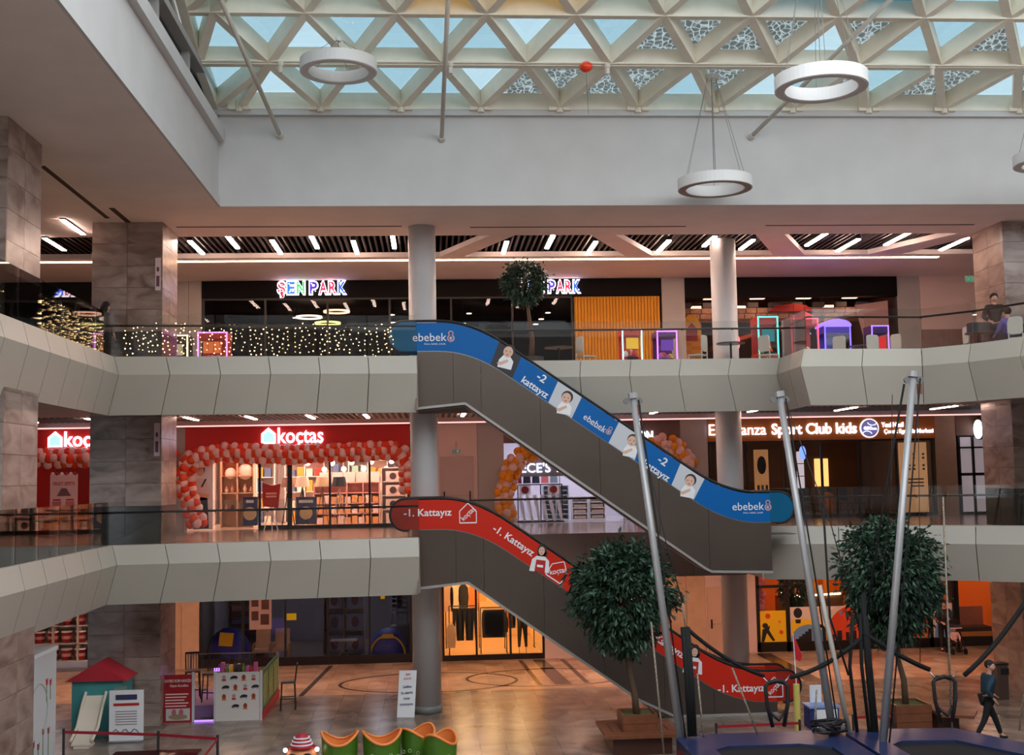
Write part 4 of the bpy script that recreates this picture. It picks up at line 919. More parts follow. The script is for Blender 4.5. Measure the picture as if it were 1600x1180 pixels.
def mann(x, y, zf, mat, label, h=1.2):
    t = thing('dress_form', (x, y, zf), label, 'mannequin')
    MB().lathe([(.10, .45), (.19, .6), (.12, .85), (.18, 1.05), (.15, 1.22), (.05, 1.3)], (x, y, zf), 12).build('dress', mat, t, smooth=True); MB().tube((x, y, zf), (x, y, zf+.5), .02, n=6).build('pole', steel, t); MB().lathe([(.16, 0), (.15, .03)], (x, y, zf), 12).build('foot', steel, t)
mann(6.7, 41.6, 0, M('dotted_white', (210, 206, 206), .8, var=.6, scale=16), 'dress form in a black and white patterned dress'); mann(7.0, 42.4, 0, M('dark_dress', (50, 48, 56), .8), 'dress form in a dark dress behind the patterned one')
box('red_counter', (7.1, 8.3, 41.2, 41.9, 0, .95), M('counter_red', (150, 30, 40), .4), label='dark red counter inside the boutique above the escalator', cat='counter')
# ---- sports club
shell('club', 9.46, 17.5, ZM, 3.4, M('club_wall', (104, 70, 48), .7, var=.15, scale=2), M('club_floor', (90, 64, 46), .3), M('club_ceil', (70, 56, 48), .7))
eh = thing('shop_header', (13.4, YF, 2.7), 'brown orange header with glowing club name letters', 'shop sign')
box('board', (9.46, 17.5, YF-.05, YF+.3, 2.68, 3.45), M('orange_header', (166, 92, 30), .45, var=.05), eh)
text('Esperanza', 10.5, YF-.06, 3.02, 2.0, .5, sign_w, eh, ex=.05)
text('Sport Club kids', 13.2, YF-.06, 3.02, 3.0, .5, sign_w, eh, ex=.05, bold=.016)
MB().prism(disc(15.15, 3.06, .33, n=28), YF-.1, YF-.05).build('emblem_rim', sign_w, eh); MB().prism(disc(15.15, 3.06, .30, n=28), YF-.115, YF-.1).build('emblem_ball', M('emblem_violet', (104, 100, 150), emit=.8), eh)
text('esc', 15.08, YF-.115, 3.06, .28, None, sign_w, eh, ex=.02, bold=.03); text('kids', 15.32, YF-.115, 3.04, .16, None, sign_w, eh, ex=.02)
for s in (-1, 1): MB().path([(15.15+s*.1+.18*math.cos(R(a)), YF-.118, 3.06+s*.24+.14*math.sin(R(a))*s) for a in range(200, 341, 20)], .012, 4).build('emblem_seam', sign_w, eh)
text('Yeni Nesil', 15.98, YF-.06, 3.17, .78, .17, sign_w, eh, ex=.04, bold=.006); text('Çocuk Egzersiz Merkezi', 16.55, YF-.06, 2.92, 1.75, .19, sign_w, eh, ex=.04, bold=.006)
glazing('club', 3, 9.5, 17.4, ZM, 2.68, 6, shop_glass)
lights(10, 17.2, 3.28, (41.6, 44), 3, (255, 190, 120), 11, 'dim warm ceiling panel in the sports club', .3, .6)
ch_m = M('club_chair', (34, 30, 30), .6)
def make_chair(name, mat, label, cat, group, arms=False, high=.9):
    t = thing(name, (0, 0, 0), label, cat, group)
    box('seat', (-.21, .21, -.21, .21, .42, .46), mat, t)
    MB().prism(rounded(-.19, .19, .54, high, .09), .18, .22).build('backrest', mat, t)
    for sx in (-1, 1):
        for sy in (-1, 1):
            MB().tube((sx*.19, sy*.19, .43), (sx*.22, sy*.23, 0), .018, n=6).build('leg', mat, t)
        MB().tube((sx*.19, .2, .44), (sx*.19, .2, .56), .018, n=6).build('back_post', mat, t)
    return t
cc = make_chair('club_chair', ch_m, 'dark chair in a row behind the sports club window', 'chair', 'dark chairs in the sports club', high=1.0)
spots = [(12.9, 41.6), (13.5, 41.7), (14.1, 41.6), (14.7, 41.7), (15.3, 41.6), (13.2, 42.5), (14.4, 42.5)]
for i, (x, y) in enumerate(spots):
    o = cc if i == 0 else dup(cc); o.location = (x, y, .013); o.rotation_euler = (0, 0, (i*.7) % 2)
for x, y, c, l in ((12.35, 41.3, (150, 120, 40), 'mustard'), (13.9, 41.2, (190, 110, 40), 'orange')): 
    MB().lathe([(.18, 0), (.26, .3), (.2, .75), (.08, .85)], (x, y, .013), 12).build('bean_bag', M('bag_'+l, c, .8), label='%s bean bag seat behind the club window' % l, cat='seat', smooth=True)
tot = thing('lit_totem', (11.6, 41.3, 0), 'wooden lit totem panel with dark oval emblem in the club', 'panel')
box('slab', (11.35, 11.85, 41.3, 41.4, .02, 2.4), M('totem_wood', (214, 150, 96), .5, emit=.35), tot); MB().prism(disc(11.6, 1.85, .16, .32), 41.27, 41.3).build('emblem', blackp, tot)
for k in range(3): MB().prism([(11.42+k*.15, .9), (11.5+k*.15, .9), (11.5+k*.15, 1.15), (11.42+k*.15, 1.15)], 41.285, 41.3).build('mark', M('mark_brown', (90, 60, 44), .6), tot)
poster(15.2, 15.75, 46.478, 1.0, 2.1, M('lit_picture', (255, 190, 110), emit=1.6), 'glowing orange picture on the back wall of the club', 'lit_picture', .04, 'picture')
poster(10.3, 10.9, 46.478, .8, 1.9, M('frame_brown', (140, 90, 60), .6), 'brown framed picture on the club wall left', 'framed_picture', .04, 'picture')
tb = poster(16.3, 17.3, YF+.3, .05, 2.55, M('text_board', (228, 170, 118), emit=.35), 'pale lit board with dark writing by the right end of the club window', 'text_board', .05, 'board')
for k in range(5):
    for q in range(7): box('character_print', (16.45+k*.17, 16.53+k*.17, YF+.268, YF+.275, 1.45+q*.13, 1.52+q*.13), M('mark_brown', (90, 60, 44), .6), tb) if (k*q) % 3 else None
for q in range(3): box('line_print', (16.45+q*.12, 17.15, YF+.268, YF+.275, 1.0+.12*(2-q), 1.05+.12*(2-q)), M('mark_brown', (90, 60, 44), .6), tb)
ob = thing('oval_sign', (13.0, YF+.7, 1.9), 'small glowing blue oval sign hanging inside the club', 'sign'); MB().prism(disc(13.0, 2.25, .12, .25), YF+.68, YF+.72).build('face', M('oval_blue', (110, 140, 240), emit=2), ob); MB().tube((13, YF+.7, 2.5), (13, YF+.7, 3.3), .01, n=4).build('hanger', blackp, ob)
st_ = thing('store_column_light', (13.25, 42, 0), 'slim white lit pane column in the middle of the club', 'light panel')
for q in range(3): box('pane', (13.1, 13.35, 42, 42.06, 1.0+q*.45, 1.42+q*.45), M('pane_glow', (200, 190, 200), emit=.9), st_)
box('stand', (13.1, 13.35, 42.0, 42.06, 0.013, 1.0), frame_m, st_)
# far right of the middle level
rn = thing('side_shop_front', (19.2, YF, 0), 'narrow dark framed shop front with round side sign at the right', 'shop front')
box('header', (18.25, 21, YF-.05, YF+.3, 2.75, 3.45), M('side_header', (110, 72, 46), .5), rn)
for x in (18.35, 18.85, 19.35, 19.8): box('mullion', (x-.04, x+.04, YF-.02, YF+.1, 0, 2.75), frame_m, rn)
box('transom', (18.3, 20, YF-.02, YF+.1, 1.35, 1.45), frame_m, rn); box('transom', (18.3, 20, YF-.02, YF+.1, 2.3, 2.36), frame_m, rn)
for x0, x1 in ((18.39, 18.81), (18.89, 19.31), (19.39, 19.76)): box('lit_pane', (x0, x1, YF+.05, YF+.06, .1, 2.7), M('frosted_pane', (188, 176, 182), .6, emit=.35), rn)
rr = thing('round_side_sign', (18.95, YF-.4, 2.5), 'round white and black sign projecting edge-on at the right', 'sign'); MB().prism([(y, z) for y, z in disc(YF-.4, 2.95, .36)], 18.9, 18.98, 'x').build('disc', blackp, rr); MB().prism([(y, z) for y, z in disc(YF-.4, 2.95, .33)], 18.87, 18.9, 'x').build('lit_face', sign_w, rr); MB().tube((18.94, YF-.1, 2.95), (18.94, YF+.02, 2.95), .03, n=6).build('bracket', blackp, rr)
wall_run('wall_right_middle', 21, 32, ZM, 3.46, M('rose_wall', (150, 116, 100), .5))
# ---- bottom level
M_camp = glass('camp_glass', (.90, .90, .92), .02, .5)
wall_run('wall_pier_9', -8.95, -7.76, ZB, -1.06, wood_m, (-8.35,))
wall_run('wall_pier_10', -.75, .25, ZB, -1.06, M('taupe_pier', (130, 112, 104), .5))
wall_run('wall_plaster_bottom', 3.68, 7.4, ZB, -1.06, plaster, (5.2, 6.5))
wall_run('wall_wood_bottom', 7.4, 9.2, ZB, -1.06, wood_m, (7.9, 8.55))
wall_run('wall_plaster_bottom_east', 9.2, 10.95, ZB, -1.06, plaster)
fire_door(3, 9.3, 10.2, ZB, -2.3, M('door_cream', (214, 176, 152), .5))
exit_sign(9.85, YF-.1, -2.05, 'small dark exit sign above the cream fire door', .3, (70, 90, 80))
box('dark_gap_panel', (7.15, 7.4, YF-.07, YF-.032, ZB, -1.06), frame_m, label='narrow dark framed gap beside the wooden wall', cat='panel')
shell('camping', -7.76, -.75, ZB, -1.1, M('camp_wall', (96, 92, 98), .7), M('camp_floor', (70, 64, 62), .4), dark_wall)
glazing('camping', 4, -7.74, -.77, ZB, -1.1, 5, M_camp, base=.28)
lights(-7, -1, -1.22, (43.5,), 3, (230, 226, 240), 16, 'dim ceiling panel in the closed camping shop')
shell('clothes', .25, 3.68, ZB, -1.1, M('clothes_wall', (244, 216, 176), .7), M('clothes_floor', (214, 176, 132), .25), M('clothes_ceil', (240, 220, 190), .7))
glazing('clothes', 5, .25, 3.68, ZB, -1.1, 3, shop_glass, base=.18)
lights(.5, 3.5, -1.22, (41.0, 42.8, 44.8), 3, (255, 206, 140), 11, 'warm bright ceiling panel in the clothes shop')
shell('cafe', 10.95, 19.7, ZB, -1.1, M('cafe_orange', (236, 140, 20), .6), M('cafe_floor', (170, 120, 80), .3), M('cafe_ceil', (220, 170, 110), .7))
lights(11.2, 19.4, -1.22, (41.6, 44), 5, (255, 170, 80), 14, 'warm ceiling panel in the orange cafe', .4, .6)
shell('paint', -17.9, -8.95, ZB, -1.1, M('paint_wall', (200, 190, 190), .7), M('paint_floor', (150, 140, 136), .4), M('paint_ceil', (210, 205, 205), .7))
lights(-16, -9.4, -1.22, (41.5, 44), 3, (250, 235, 240), 9, 'ceiling panel in the paint shop')
# paint buckets on racks
shelf('paint_rack', -13.4, -10.2, 40.6, 41.3, ZB+.3, -1.9, 4, M('rack_white', (206, 204, 204), .5), 'long rack stacked with dark red paint buckets', 3)
bk_red = M('bucket_red', (140, 24, 36), .35); bk_w = M('bucket_lid', (236, 232, 232), .4)
pb = thing('paint_bucket', (0, 0, 0), 'dark red paint bucket with white lid on the paint rack', 'bucket', 'paint buckets on the rack')
MB().lathe([(.15, 0), (.175, .33)], (0, 0, 0), 14).build('pail', bk_red, pb, smooth=False); MB().lathe([(.185, .33), (.185, .37), (.17, .385)], (0, 0, 0), 14).build('lid', bk_w, pb); MB().ring((0, 0, .12), .166, [(-.002, 0), (.006, 0), (.006, .1), (-.002, .1)], 14).build('label_band', M('bucket_band', (206, 150, 150), .5), pb)
n = 0; zz = [ZB+.3+(2.3)*k/4+.017 for k in range(4)]
for z in zz:
    for k in range(7):
        o = pb if n == 0 else dup(pb); o.location = (-13.1+k*.44, 40.9, z); n += 1
# camping shop contents
def tent(x, y, w, h, label, big):
    t = thing('tent', (x, y, ZB+.013), label, 'tent'); b_ = M('tent_blue', (26, 44, 150), .6); n = 10; vs = []; m = MB()
    for j, (ry, s) in enumerate(((-.8, .75), (0, 1), (.8, .75))):
        vs += [(x+w/2*math.cos(math.pi*i/n)*(.8 if j != 1 else 1), y+ry*w*.5, ZB+.013+h*s*math.sin(math.pi*i/n)**.8) for i in range(n+1)]
    k = n+1
    m.add(vs, [(j*k+i, j*k+i+1, (j+1)*k+i+1, (j+1)*k+i) for j in range(2) for i in range(n)]+[tuple(range(k)), tuple(range(2*k, 3*k))]); m.build('canopy', b_, t, smooth=True)
    ty = M('tent_yellow', (214, 170, 20), .6)
    if big: MB().prism([(x-.25, ZB+h*.55), (x+.2, ZB+h*.52), (x+.26, ZB+h*.9), (x-.2, ZB+h*.93)], y-.46*w, y-.42*w).build('flap', ty, t)
    else:
        MB().path([(x+w/2*1.0*math.cos(math.pi*i/14)*.82, y-.42*w, ZB+.02+h*.78*math.sin(math.pi*i/14)**.8) for i in range(15)], .035, 5).build('pole_sleeve', ty, t)
        MB().prism([(x-.22, ZB+h*.72), (x+.22, ZB+h*.72), (x+.18, ZB+h*.86), (x-.18, ZB+h*.86)], y-.44*w, y-.40*w).build('flap', ty, t)
tent(-7.0, 41.6, 1.5, 1.15, 'blue dome tent with big yellow flap at the left of the camping shop', True); tent(-1.6, 41.6, 1.45, 1.0, 'blue dome tent edged in yellow at the right of the camping shop', False)
beige = M('chair_beige', (206, 174, 142), .7)
for i, x in enumerate((-5.85, -5.2)):
    t = thing('garden_armchair', (x, 41.3, ZB+.013), 'beige garden armchair behind the dark window, %s one' % ('left' if i == 0 else 'right'), 'armchair', 'beige garden armchairs')
    z = ZB+.013; box('seat', (x-.24, x+.24, 41.0, 41.5, z+.38, z+.46), beige, t); MB().hexa([(x-.24, 41.45, z+.46), (x+.24, 41.45, z+.46), (x+.24, 41.53, z+.46), (x-.24, 41.53, z+.46), (x-.24, 41.6, z+1.05), (x+.24, 41.6, z+1.05), (x+.24, 41.68, z+1.05), (x-.24, 41.68, z+1.05)]).build('backrest', beige, t)
    for s in (-1, 1): MB().path([(x+s*.27, 41.02, z), (x+s*.27, 41.02, z+.6), (x+s*.27, 41.5, z+.62), (x+s*.27, 41.6, z)], .022, 6).build('arm_frame', M('arm_tan', (190, 150, 110), .5), t)
shelf('goods_rack', -7.2, -5.95, 42.6, 43.1, ZB+.05, -1.4, 7, M('rack_grey', (120, 114, 114), .5), 'tall rack of rolled goods behind the left tent', 0)
for k in range(6): MB().tube((-7.1, 42.75, ZB+.35+k*.44), (-6.05, 42.75, ZB+.35+k*.44), .11, n=8).build('rolled_mat', M('mat_%d' % (k % 3), [(150, 140, 146), (70, 60, 70), (96, 110, 150)][k % 3], .8), label='rolled mat number %s from below on the tall rack' % ['one', 'two', 'three', 'four', 'five', 'six'][k], cat='mat')
shelf('box_rack', -3.9, -2.5, 42.6, 43.1, ZB+.05, -1.4, 4, M('rack_grey', (120, 114, 114), .5), 'rack of blue boxed goods in the middle of the camping shop', 1)
for r in range(4):
    for k in range(2):
        x = -3.8+k*.72; z = ZB+.07+.7625*r
        t = thing('goods_box', (x+.28, 42.8, z), 'blue boxed product on the middle rack of the camping shop', 'box', 'blue boxed goods'); box('carton', (x, x+.56, 42.62, 43.0, z, z+.56), M('carton_blue', (96, 110, 150), .6), t); MB().prism(disc(x+.28, z+.28, .13, .19), 42.6, 42.62).build('picture', M('picture_plum', (70, 36, 60), .6), t)
cp = poster(-6.15, -5.42, YF+.12, -3.3, -2.2, M('poster_peach', (226, 176, 152), .6, emit=.1), 'peach furniture poster on the camping shop window', 'window_poster', .01)
for x0, x1, z0, z1 in ((-6.08, -5.85, -2.55, -2.3), (-5.75, -5.5, -2.65, -2.3), (-6.08, -5.85, -3.0, -2.7), (-5.78, -5.5, -3.15, -2.8)): box('picture', (x0, x1, YF+.108, YF+.114, z0, z1), M('picture_brown', (130, 84, 72), .6), cp)
for x0, x1, z0, z1, l in ((-4.95, -4.6, -3.02, -2.8, 'yellow card on the dark camping shop glass'), (-1.8, -1.66, -2.4, -2.15, 'yellow tag high on the right camping shop glass')): poster(x0, x1, YF+.1, z0, z1, M('card_yellow', (236, 190, 10), .6, emit=.25), l, 'yellow_card', .01, 'card')
ft = thing('folding_table', (-3.1, 41.3, ZB+.013), 'small folding table with crossed legs in the camping shop', 'table'); box('top', (-3.55, -2.65, 41.1, 41.6, -3.86, -3.83), M('table_grey', (170, 166, 166), .5), ft)
for s in (-1, 1): MB().tube((-3.1-s*.35, 41.12, ZB+.013), (-3.1+s*.35, 41.12, -3.86), .014, n=5).build('leg', steel, ft)
def stackchairs():
    t = make_chair('stack_chair', M('stack_grey', (120, 120, 130), .5), 'grey chair in the tall stack at the right of the camping shop', 'chair', 'stacked grey chairs')
    for k in range(8):
        o = t if k == 0 else dup(t); o.location = (-1.25, 43.0, ZB+.9+k*.17); o.rotation_euler = (0, 0, .5)
    box('stack_plinth', (-1.6, -.9, 42.7, 43.3, ZB+.012, ZB+.9), M('plinth_grey', (80, 80, 86), .6), label='grey plinth under the stacked chairs in the camping shop', cat='plinth')
stackchairs()
# clothes shop contents
def garment(x, y, ztop, l, w, c, label, kind='coat', group=None):
    m = M('cloth_%d_%d_%d' % c, c, .85, bump=.15, scale=9)
    if kind == 'trousers': P = [(-w, 0), (w, 0), (w*1.05, -l), (w*.35, -l), (0, -l*.35), (-w*.35, -l), (-w*1.05, -l)]
    else: P = [(-w*.4, 0), (w*.4, 0), (w, -.12), (w*1.1, -l*.5), (w*.9, -l), (-w*.9, -l), (-w*1.1, -l*.5), (-w, -.12)]
    t = thing('hanging_garment', (x, y, ztop-l), label, 'garment', group)
    MB().prism([(x+a, ztop+b) for a, b in P], y-.05, y+.05).build('cloth', m, t); MB().path([(x-.1, y, ztop-.02), (x, y, ztop+.06), (x+.1, y, ztop-.02)], .01, 4).build('hanger', steel, t)
def rack(x0, x1, y, h, label):
    t = thing('garment_rack', ((x0+x1)/2, y, ZB+.013), label, 'clothes rack')
    z = ZB+.013
    for x in (x0, x1): MB().tube((x, y, z), (x, y, z+h), .018, n=6).build('post', blackp, t); box('foot', (x-.02, x+.02, y-.25, y+.25, z, z+.03), blackp, t)
    MB().tube((x0, y, z+h), (x1, y, z+h), .018, n=6).build('rail', blackp, t)
rack(.5, 1.45, 41.7, 1.65, 'left black garment rack in the warm clothes shop'); rack(1.6, 2.5, 41.9, 1.55, 'middle black garment rack in the warm clothes shop'); rack(.4, 1.6, 43.4, 2.3, 'tall garment rack at the back of the warm clothes shop')
BK = (22, 22, 24)
for k in range(5): garment(.72+k*.16, 41.7, -2.92, 1.1, .10, BK, 'long black garment on the left rack of the warm shop', 'coat' if k % 2 else 'trousers', 'black garments on the left rack')
for k in range(8): garment(1.75+k*.09, 41.9, -3.02, .95, .10, (26, 24, 26), 'black top on the middle rack of the warm shop', 'coat', 'black tops on the middle rack')
for x, c, l in ((.5, (206, 170, 150), 'pale pink coat at the back left of the warm shop'), (.75, (236, 222, 200), 'cream coat at the back left of the warm shop'), (1.05, (40, 36, 36), 'dark brown coat at the back of the warm shop'), (1.42, (230, 140, 60), 'orange blouse at the back of the warm shop')): garment(x, 43.4, -2.25, .95, .17, c, l)
for k in range(4): garment(1.8+k*.28, 44.6, -2.2, .8, .13, [(236, 190, 110), (250, 220, 170), (220, 160, 90), (240, 200, 150)][k], 'light coloured garment number %s on the far wall of the warm shop' % ['one', 'two', 'three', 'four'][k])
dm = thing('trouser_form', (3.02, 41.4, ZB+.013), 'black leggings on a leg form by the right end of the warm shop window', 'mannequin')
for s in (-1, 1): MB().path([(3.02+s*.07, 41.4, -3.35), (3.02+s*.10, 41.4, -3.75), (3.02+s*.12, 41.4, -4.25)], [.1, .075, .045], 8).build('legging', M('legging', (20, 20, 22), .8), dm, smooth=True); MB().tube((3.02+s*.12, 41.4, ZB+.02), (3.02+s*.12, 41.4, -4.22), .012, n=5).build('rod', steel, dm)
box('base', (2.75, 3.3, 41.25, 41.55, ZB+.013, ZB+.03), steel, dm)
for k in range(6): garment(2.62+k*.15, 43.0, -3.0, .8, .12, [(200, 120, 60), (60, 50, 48), (226, 190, 150), (40, 38, 40), (180, 90, 60), (236, 214, 180)][k], '%s garment on the short rail at the right of the warm shop' % ['rust', 'brown', 'sand', 'black', 'brick red', 'ivory'][k])
rack(2.5, 3.55, 43.0, 1.56, 'short garment rail at the right back of the warm clothes shop')
garment(.55, 40.9, -3.35, .8, .15, (240, 206, 160), 'cream garment at the left edge of the warm shop window'); garment(2.45, 42.3, -3.25, .6, .13, (30, 28, 30), 'short black garment right of the middle rack')
# ================================================================== HANGING THINGS UNDER THE SKYLIGHT
def ring_light(x, y, z, r, label, under, ztop=11.4, cr=.2):
    t = thing('ring_chandelier', (x, y, z), label, 'ring light', 'white ring lights under the skylight')
    MB().ring((x, y, z), r-.1, [(-.1, 0), (.1, 0), (.1, .26), (-.1, .26)], 56).build('ring_body', M('ring_white', (232, 230, 228), .4), t)
    MB().ring((x, y, z), r-.1, [(-.075, -.012), (.075, -.012), (.075, .002), (-.075, .002)], 56).build('diffuser', under, t)
    w = MB()
    for k in range(6):
        a = 2*math.pi*(k+.3)/6; w.tube((x+(r-.1)*math.cos(a), y+(r-.1)*math.sin(a), z+.25), (x+.12*math.cos(a), y+.12*math.sin(a), ztop), .007, n=4)
    w.tube((x, y, z+.3), (x, y, ztop), .009, n=4).build('wires', M('wire_grey', (120, 118, 116), .5), t)
    w2 = MB().lathe([(cr, 0), (cr, .09), (cr*.3, .12)], (x, y, ztop), 18).build('canopy', M('ring_white', (232, 230, 228), .4), t)
    return t
taupe = M('diffuser_taupe', (150, 134, 124), .5); pale = M('diffuser_pale', (206, 202, 200), .5)
ring_light(6.96, 28.0, 8.50, .90, 'lowest white ring light, hanging in front of the plain well wall', taupe, ztop=11.25)
ring_light(-2.02, 26.4, 10.83, .87, 'white ring light at left hanging before the skylight', pale, ztop=11.55, cr=.07)
ring_light(7.73, 22.3, 9.10, .90, 'largest looking white ring light at the right of the skylight', pale, ztop=12.6)
ring_light(14.93, 27.0, 8.85, .86, 'white ring light cut by the right edge of the photo', pale, ztop=11.3)
strut_m = M('strut_paint', (206, 198, 186), .5)
for a, b, l in (((-3.69, 29.3, 10.19), (-4.41, 25.0, 11.92), 'slanting steel strut at the left of the skylight'), ((.33, 29.3, 10.11), (.46, 25.0, 11.96), 'steel strut in the middle running up to the skylight'), ((8.24, 29.3, 10.17), (10.31, 25.0, 12.05), 'steel strut slanting right behind the big ring light')):
    A, B = Vector(a), Vector(b); d = B-A; e = A+d*1.3
    t = thing('roof_strut', a, l, 'strut'); MB().tube(A+Vector((0, -.03, 0)), e, .055, n=10).build('tube', strut_m, t, smooth=True); MB().tube(A+Vector((0, 0, 0)), A+d.normalized()*.12, .09, n=10).build('end_plate', strut_m, t); MB().ball(e, .12, n=10, m=6).build('joint', strut_m, t)
sp = thing('sprinkler_pipe', (4, 27, 11.1), 'thin sprinkler pipe running across under the skylight with small heads', 'pipe')
MB().tube((-5.2, 27, 11.30), (18, 27, 11.28), .03, n=6).build('pipe', beam_m, sp)
for x in (-3.4, .53, 4.23, 12.1): MB().lathe([(.05, -.25), (.055, -.1), (.075, -.09), (.075, 0)], (x, 27, 11.27), 10).build('detector', M('detector_cream', (220, 212, 200), .5), sp)
rb = thing('loose_balloon', (3.71, 26.9, 10.0), 'red balloon caught under the skylight with its string hanging', 'balloon'); MB().ball((3.71, 26.9, 11.16), .16, (1, 1, .8)).build('balloon', b_red, rb, smooth=True); MB().tube((3.71, 26.9, 11.04), (3.74, 26.9, 10.03), .006, n=4).build('string', M('string_grey', (90, 80, 80), .6), rb)
# ceiling lights of the middle corridor, unseen added ones for the ground floor and small downlights above
mid_led = M('corridor_led', (255, 210, 188), emit=62)
gnd_fill = M('ground_fill', (255, 206, 178), emit=100)
ORD = ['first', 'second', 'third', 'fourth', 'fifth', 'sixth', 'seventh', 'eighth', 'ninth', 'tenth', 'eleventh', 'twelfth']
for i, x in enumerate((-11.5, -9.6, -6.9, -5.2, -3.5, -1.9, .9, 3.8, 6.6, 9.6, 12.3, 15.3)):
    t = thing('corridor_light', (x, 35, 3.43), '%s strip light from the left in the middle level ceiling' % ORD[i], 'light', 'strip lights of the middle level')
    box('housing', (x-.06, x+.06, 33.6, 35.4, 3.44, 3.46), blackp, t); box('diffuser', (x-.05, x+.05, 33.62, 35.38, 3.42, 3.44), mid_led, t)
for i, x in enumerate((-12, -9.5, -6, -3, 1.2, 4.4, 7.4, 11, 14, 17)):  # out-of-view strips added to brighten the ground floor
    t = thing('corridor_light', (x, 36, -1.1), '%s added unseen strip light from the left in the ground floor ceiling' % ORD[i], 'light', 'added unseen strip lights of the ground floor')
    box('housing', (x-.06, x+.06, 35.2, 37, -1.09, -1.06), blackp, t); box('diffuser', (x-.05, x+.05, 35.22, 36.98, -1.11, -1.09), gnd_fill, t)
box('cove_light', (-17, 20, 39.3, 39.4, 3.42, 3.46), M('cove_pink', (255, 180, 176), emit=1.6), label='pinkish linear light along the middle level ceiling', cat='light')
# recessed dark slat field of the middle ceiling
sm_ = MB(); x = -17
while x < 19: sm_.box(x, x+.09, 33.4, 36.2, 3.445, 3.462); x += .18
sm_.build('ceiling_slats', M('slat_brown', (46, 38, 38), .5), label='dark slats across the middle level corridor ceiling', cat='ceiling slats', kind='stuff')
# ================================================================== STRING LIGHTS
def curtain(P, zf, label, rnd, n, h0=.0, h1=.86, per=.14, wavy=False):
    t = thing('string_lights', (*P[0], zf), label, 'string lights'); L = ORG[t.name]
    w = MB(); b = MB(); tot = sum(math.dist(a, c) for a, c in zip(P[:-1], P[1:])); s = 0
    pts = []
    for a, c in zip(P[:-1], P[1:]):
        ln = math.dist(a, c); k = 0
        while k < ln:
            q = (a[0]+(c[0]-a[0])*k/ln, a[1]+(c[1]-a[1])*k/ln); top = zf+h1+(rnd.uniform(-.1, .12) if wavy else rnd.uniform(-.03, .03)); bot = zf+h0+rnd.uniform(.05, .25)
            pts.append((q[0], q[1], top)); w.tube((q[0], q[1], bot), (q[0], q[1], top), .004, n=3, cap=False)
            z = bot
            while z < top:
                r = .014*rnd.uniform(.6, 1.25); x_, y_ = q[0]+rnd.uniform(-.05, .05), q[1]+rnd.uniform(-.05, .05)
                b.add([(x_-r, y_, z), (x_+r, y_, z), (x_, y_-r, z), (x_, y_+r, z), (x_, y_, z-r), (x_, y_, z+r)], [(0, 2, 5), (2, 1, 5), (1, 3, 5), (3, 0, 5), (2, 0, 4), (1, 2, 4), (3, 1, 4), (0, 3, 4)])
                z += rnd.uniform(.07, .16)
            k += per*rnd.uniform(.7, 1.3)
    for a, c in zip(pts[:-1], pts[1:]): w.tube(a, c, .004, n=3, cap=False)
    w.build('wire', M('wire_dark', (50, 46, 40), .6), t, kind='stuff', recalc=False); b.build('bulbs', M('fairy_bulb', (255, 206, 140), emit=14), t, kind='stuff', recalc=False)
rn_ = random.Random(21)
curtain([(-7.8, 21.2), (-7.8, 28.6)], ZU+.12, 'tangled warm string lights along the left wing of the upper railing', rn_, 0, per=.10, wavy=True, h1=.75)
curtain([(-7.4, 29.15), (-.95, 29.7)], ZU+.12, 'curtain of warm string lights hung on the upper railing left of the escalator', rn_, 0, per=.13)
# ================================================================== TREES
bark = M('bark', (96, 74, 56), .8, bump=.4, scale=20); leafA = M('leaf_dark', (24, 46, 32), .5); leafB = M('leaf_mid', (44, 74, 52), .45); leafC = M('leaf_light', (76, 110, 84), .45)
soil = M('moss', (76, 84, 44), .9, var=.3, scale=20)
def crown(t, c, rx, rz, N, seed, leaf=.13, flat=.0):
    rnd = random.Random(seed); ms = [MB(), MB(), MB()]
    clumps = []
    for _ in range(240):
        th = rnd.uniform(0, 2*math.pi); u = rnd.uniform(-1, 1); k = rnd.uniform(.55, .95); s = math.sqrt(1-u*u)
        fat = 1-.22*max(0, -u)
        clumps.append((c[0]+rx*k*s*fat*math.cos(th), c[1]+rx*k*s*fat*math.sin(th), c[2]+rz*k*u))
    for i in range(N):
        b = rnd.choice(clumps); g = .115*rx
        p = Vector((b[0]+rnd.gauss(0, g), b[1]+rnd.gauss(0, g), b[2]+rnd.gauss(0, g*.8)))
        o = Vector((p.x-c[0], p.y-c[1], (p.z-c[2])*rx/rz)); o = o.normalized() if o.length > .01 else Vector((0, 0, 1))
        d = (o*rnd.uniform(.3, .9)+Vector((rnd.uniform(-.6, .6), rnd.uniform(-.6, .6), rnd.uniform(-1.2, .1)))).normalized()
        sd = d.cross(Vector((rnd.uniform(-1, 1), rnd.uniform(-1, 1), rnd.uniform(-.3, 1)))).normalized(); L = leaf*rnd.uniform(.7, 1.25); w = L*.2
        q = p+d*L*.5; nrm = d.cross(sd)*L*.08
        ms[0 if i % 8 < 4 else (1 if i % 8 < 7 else 2)].add([p, q+sd*w-nrm, p+d*L, q-sd*w-nrm], [(0, 1, 2), (0, 2, 3)])
    for m, mt in zip(ms, (leafA, leafB, leafC)): m.build('foliage', mt, t, kind='stuff', recalc=False)
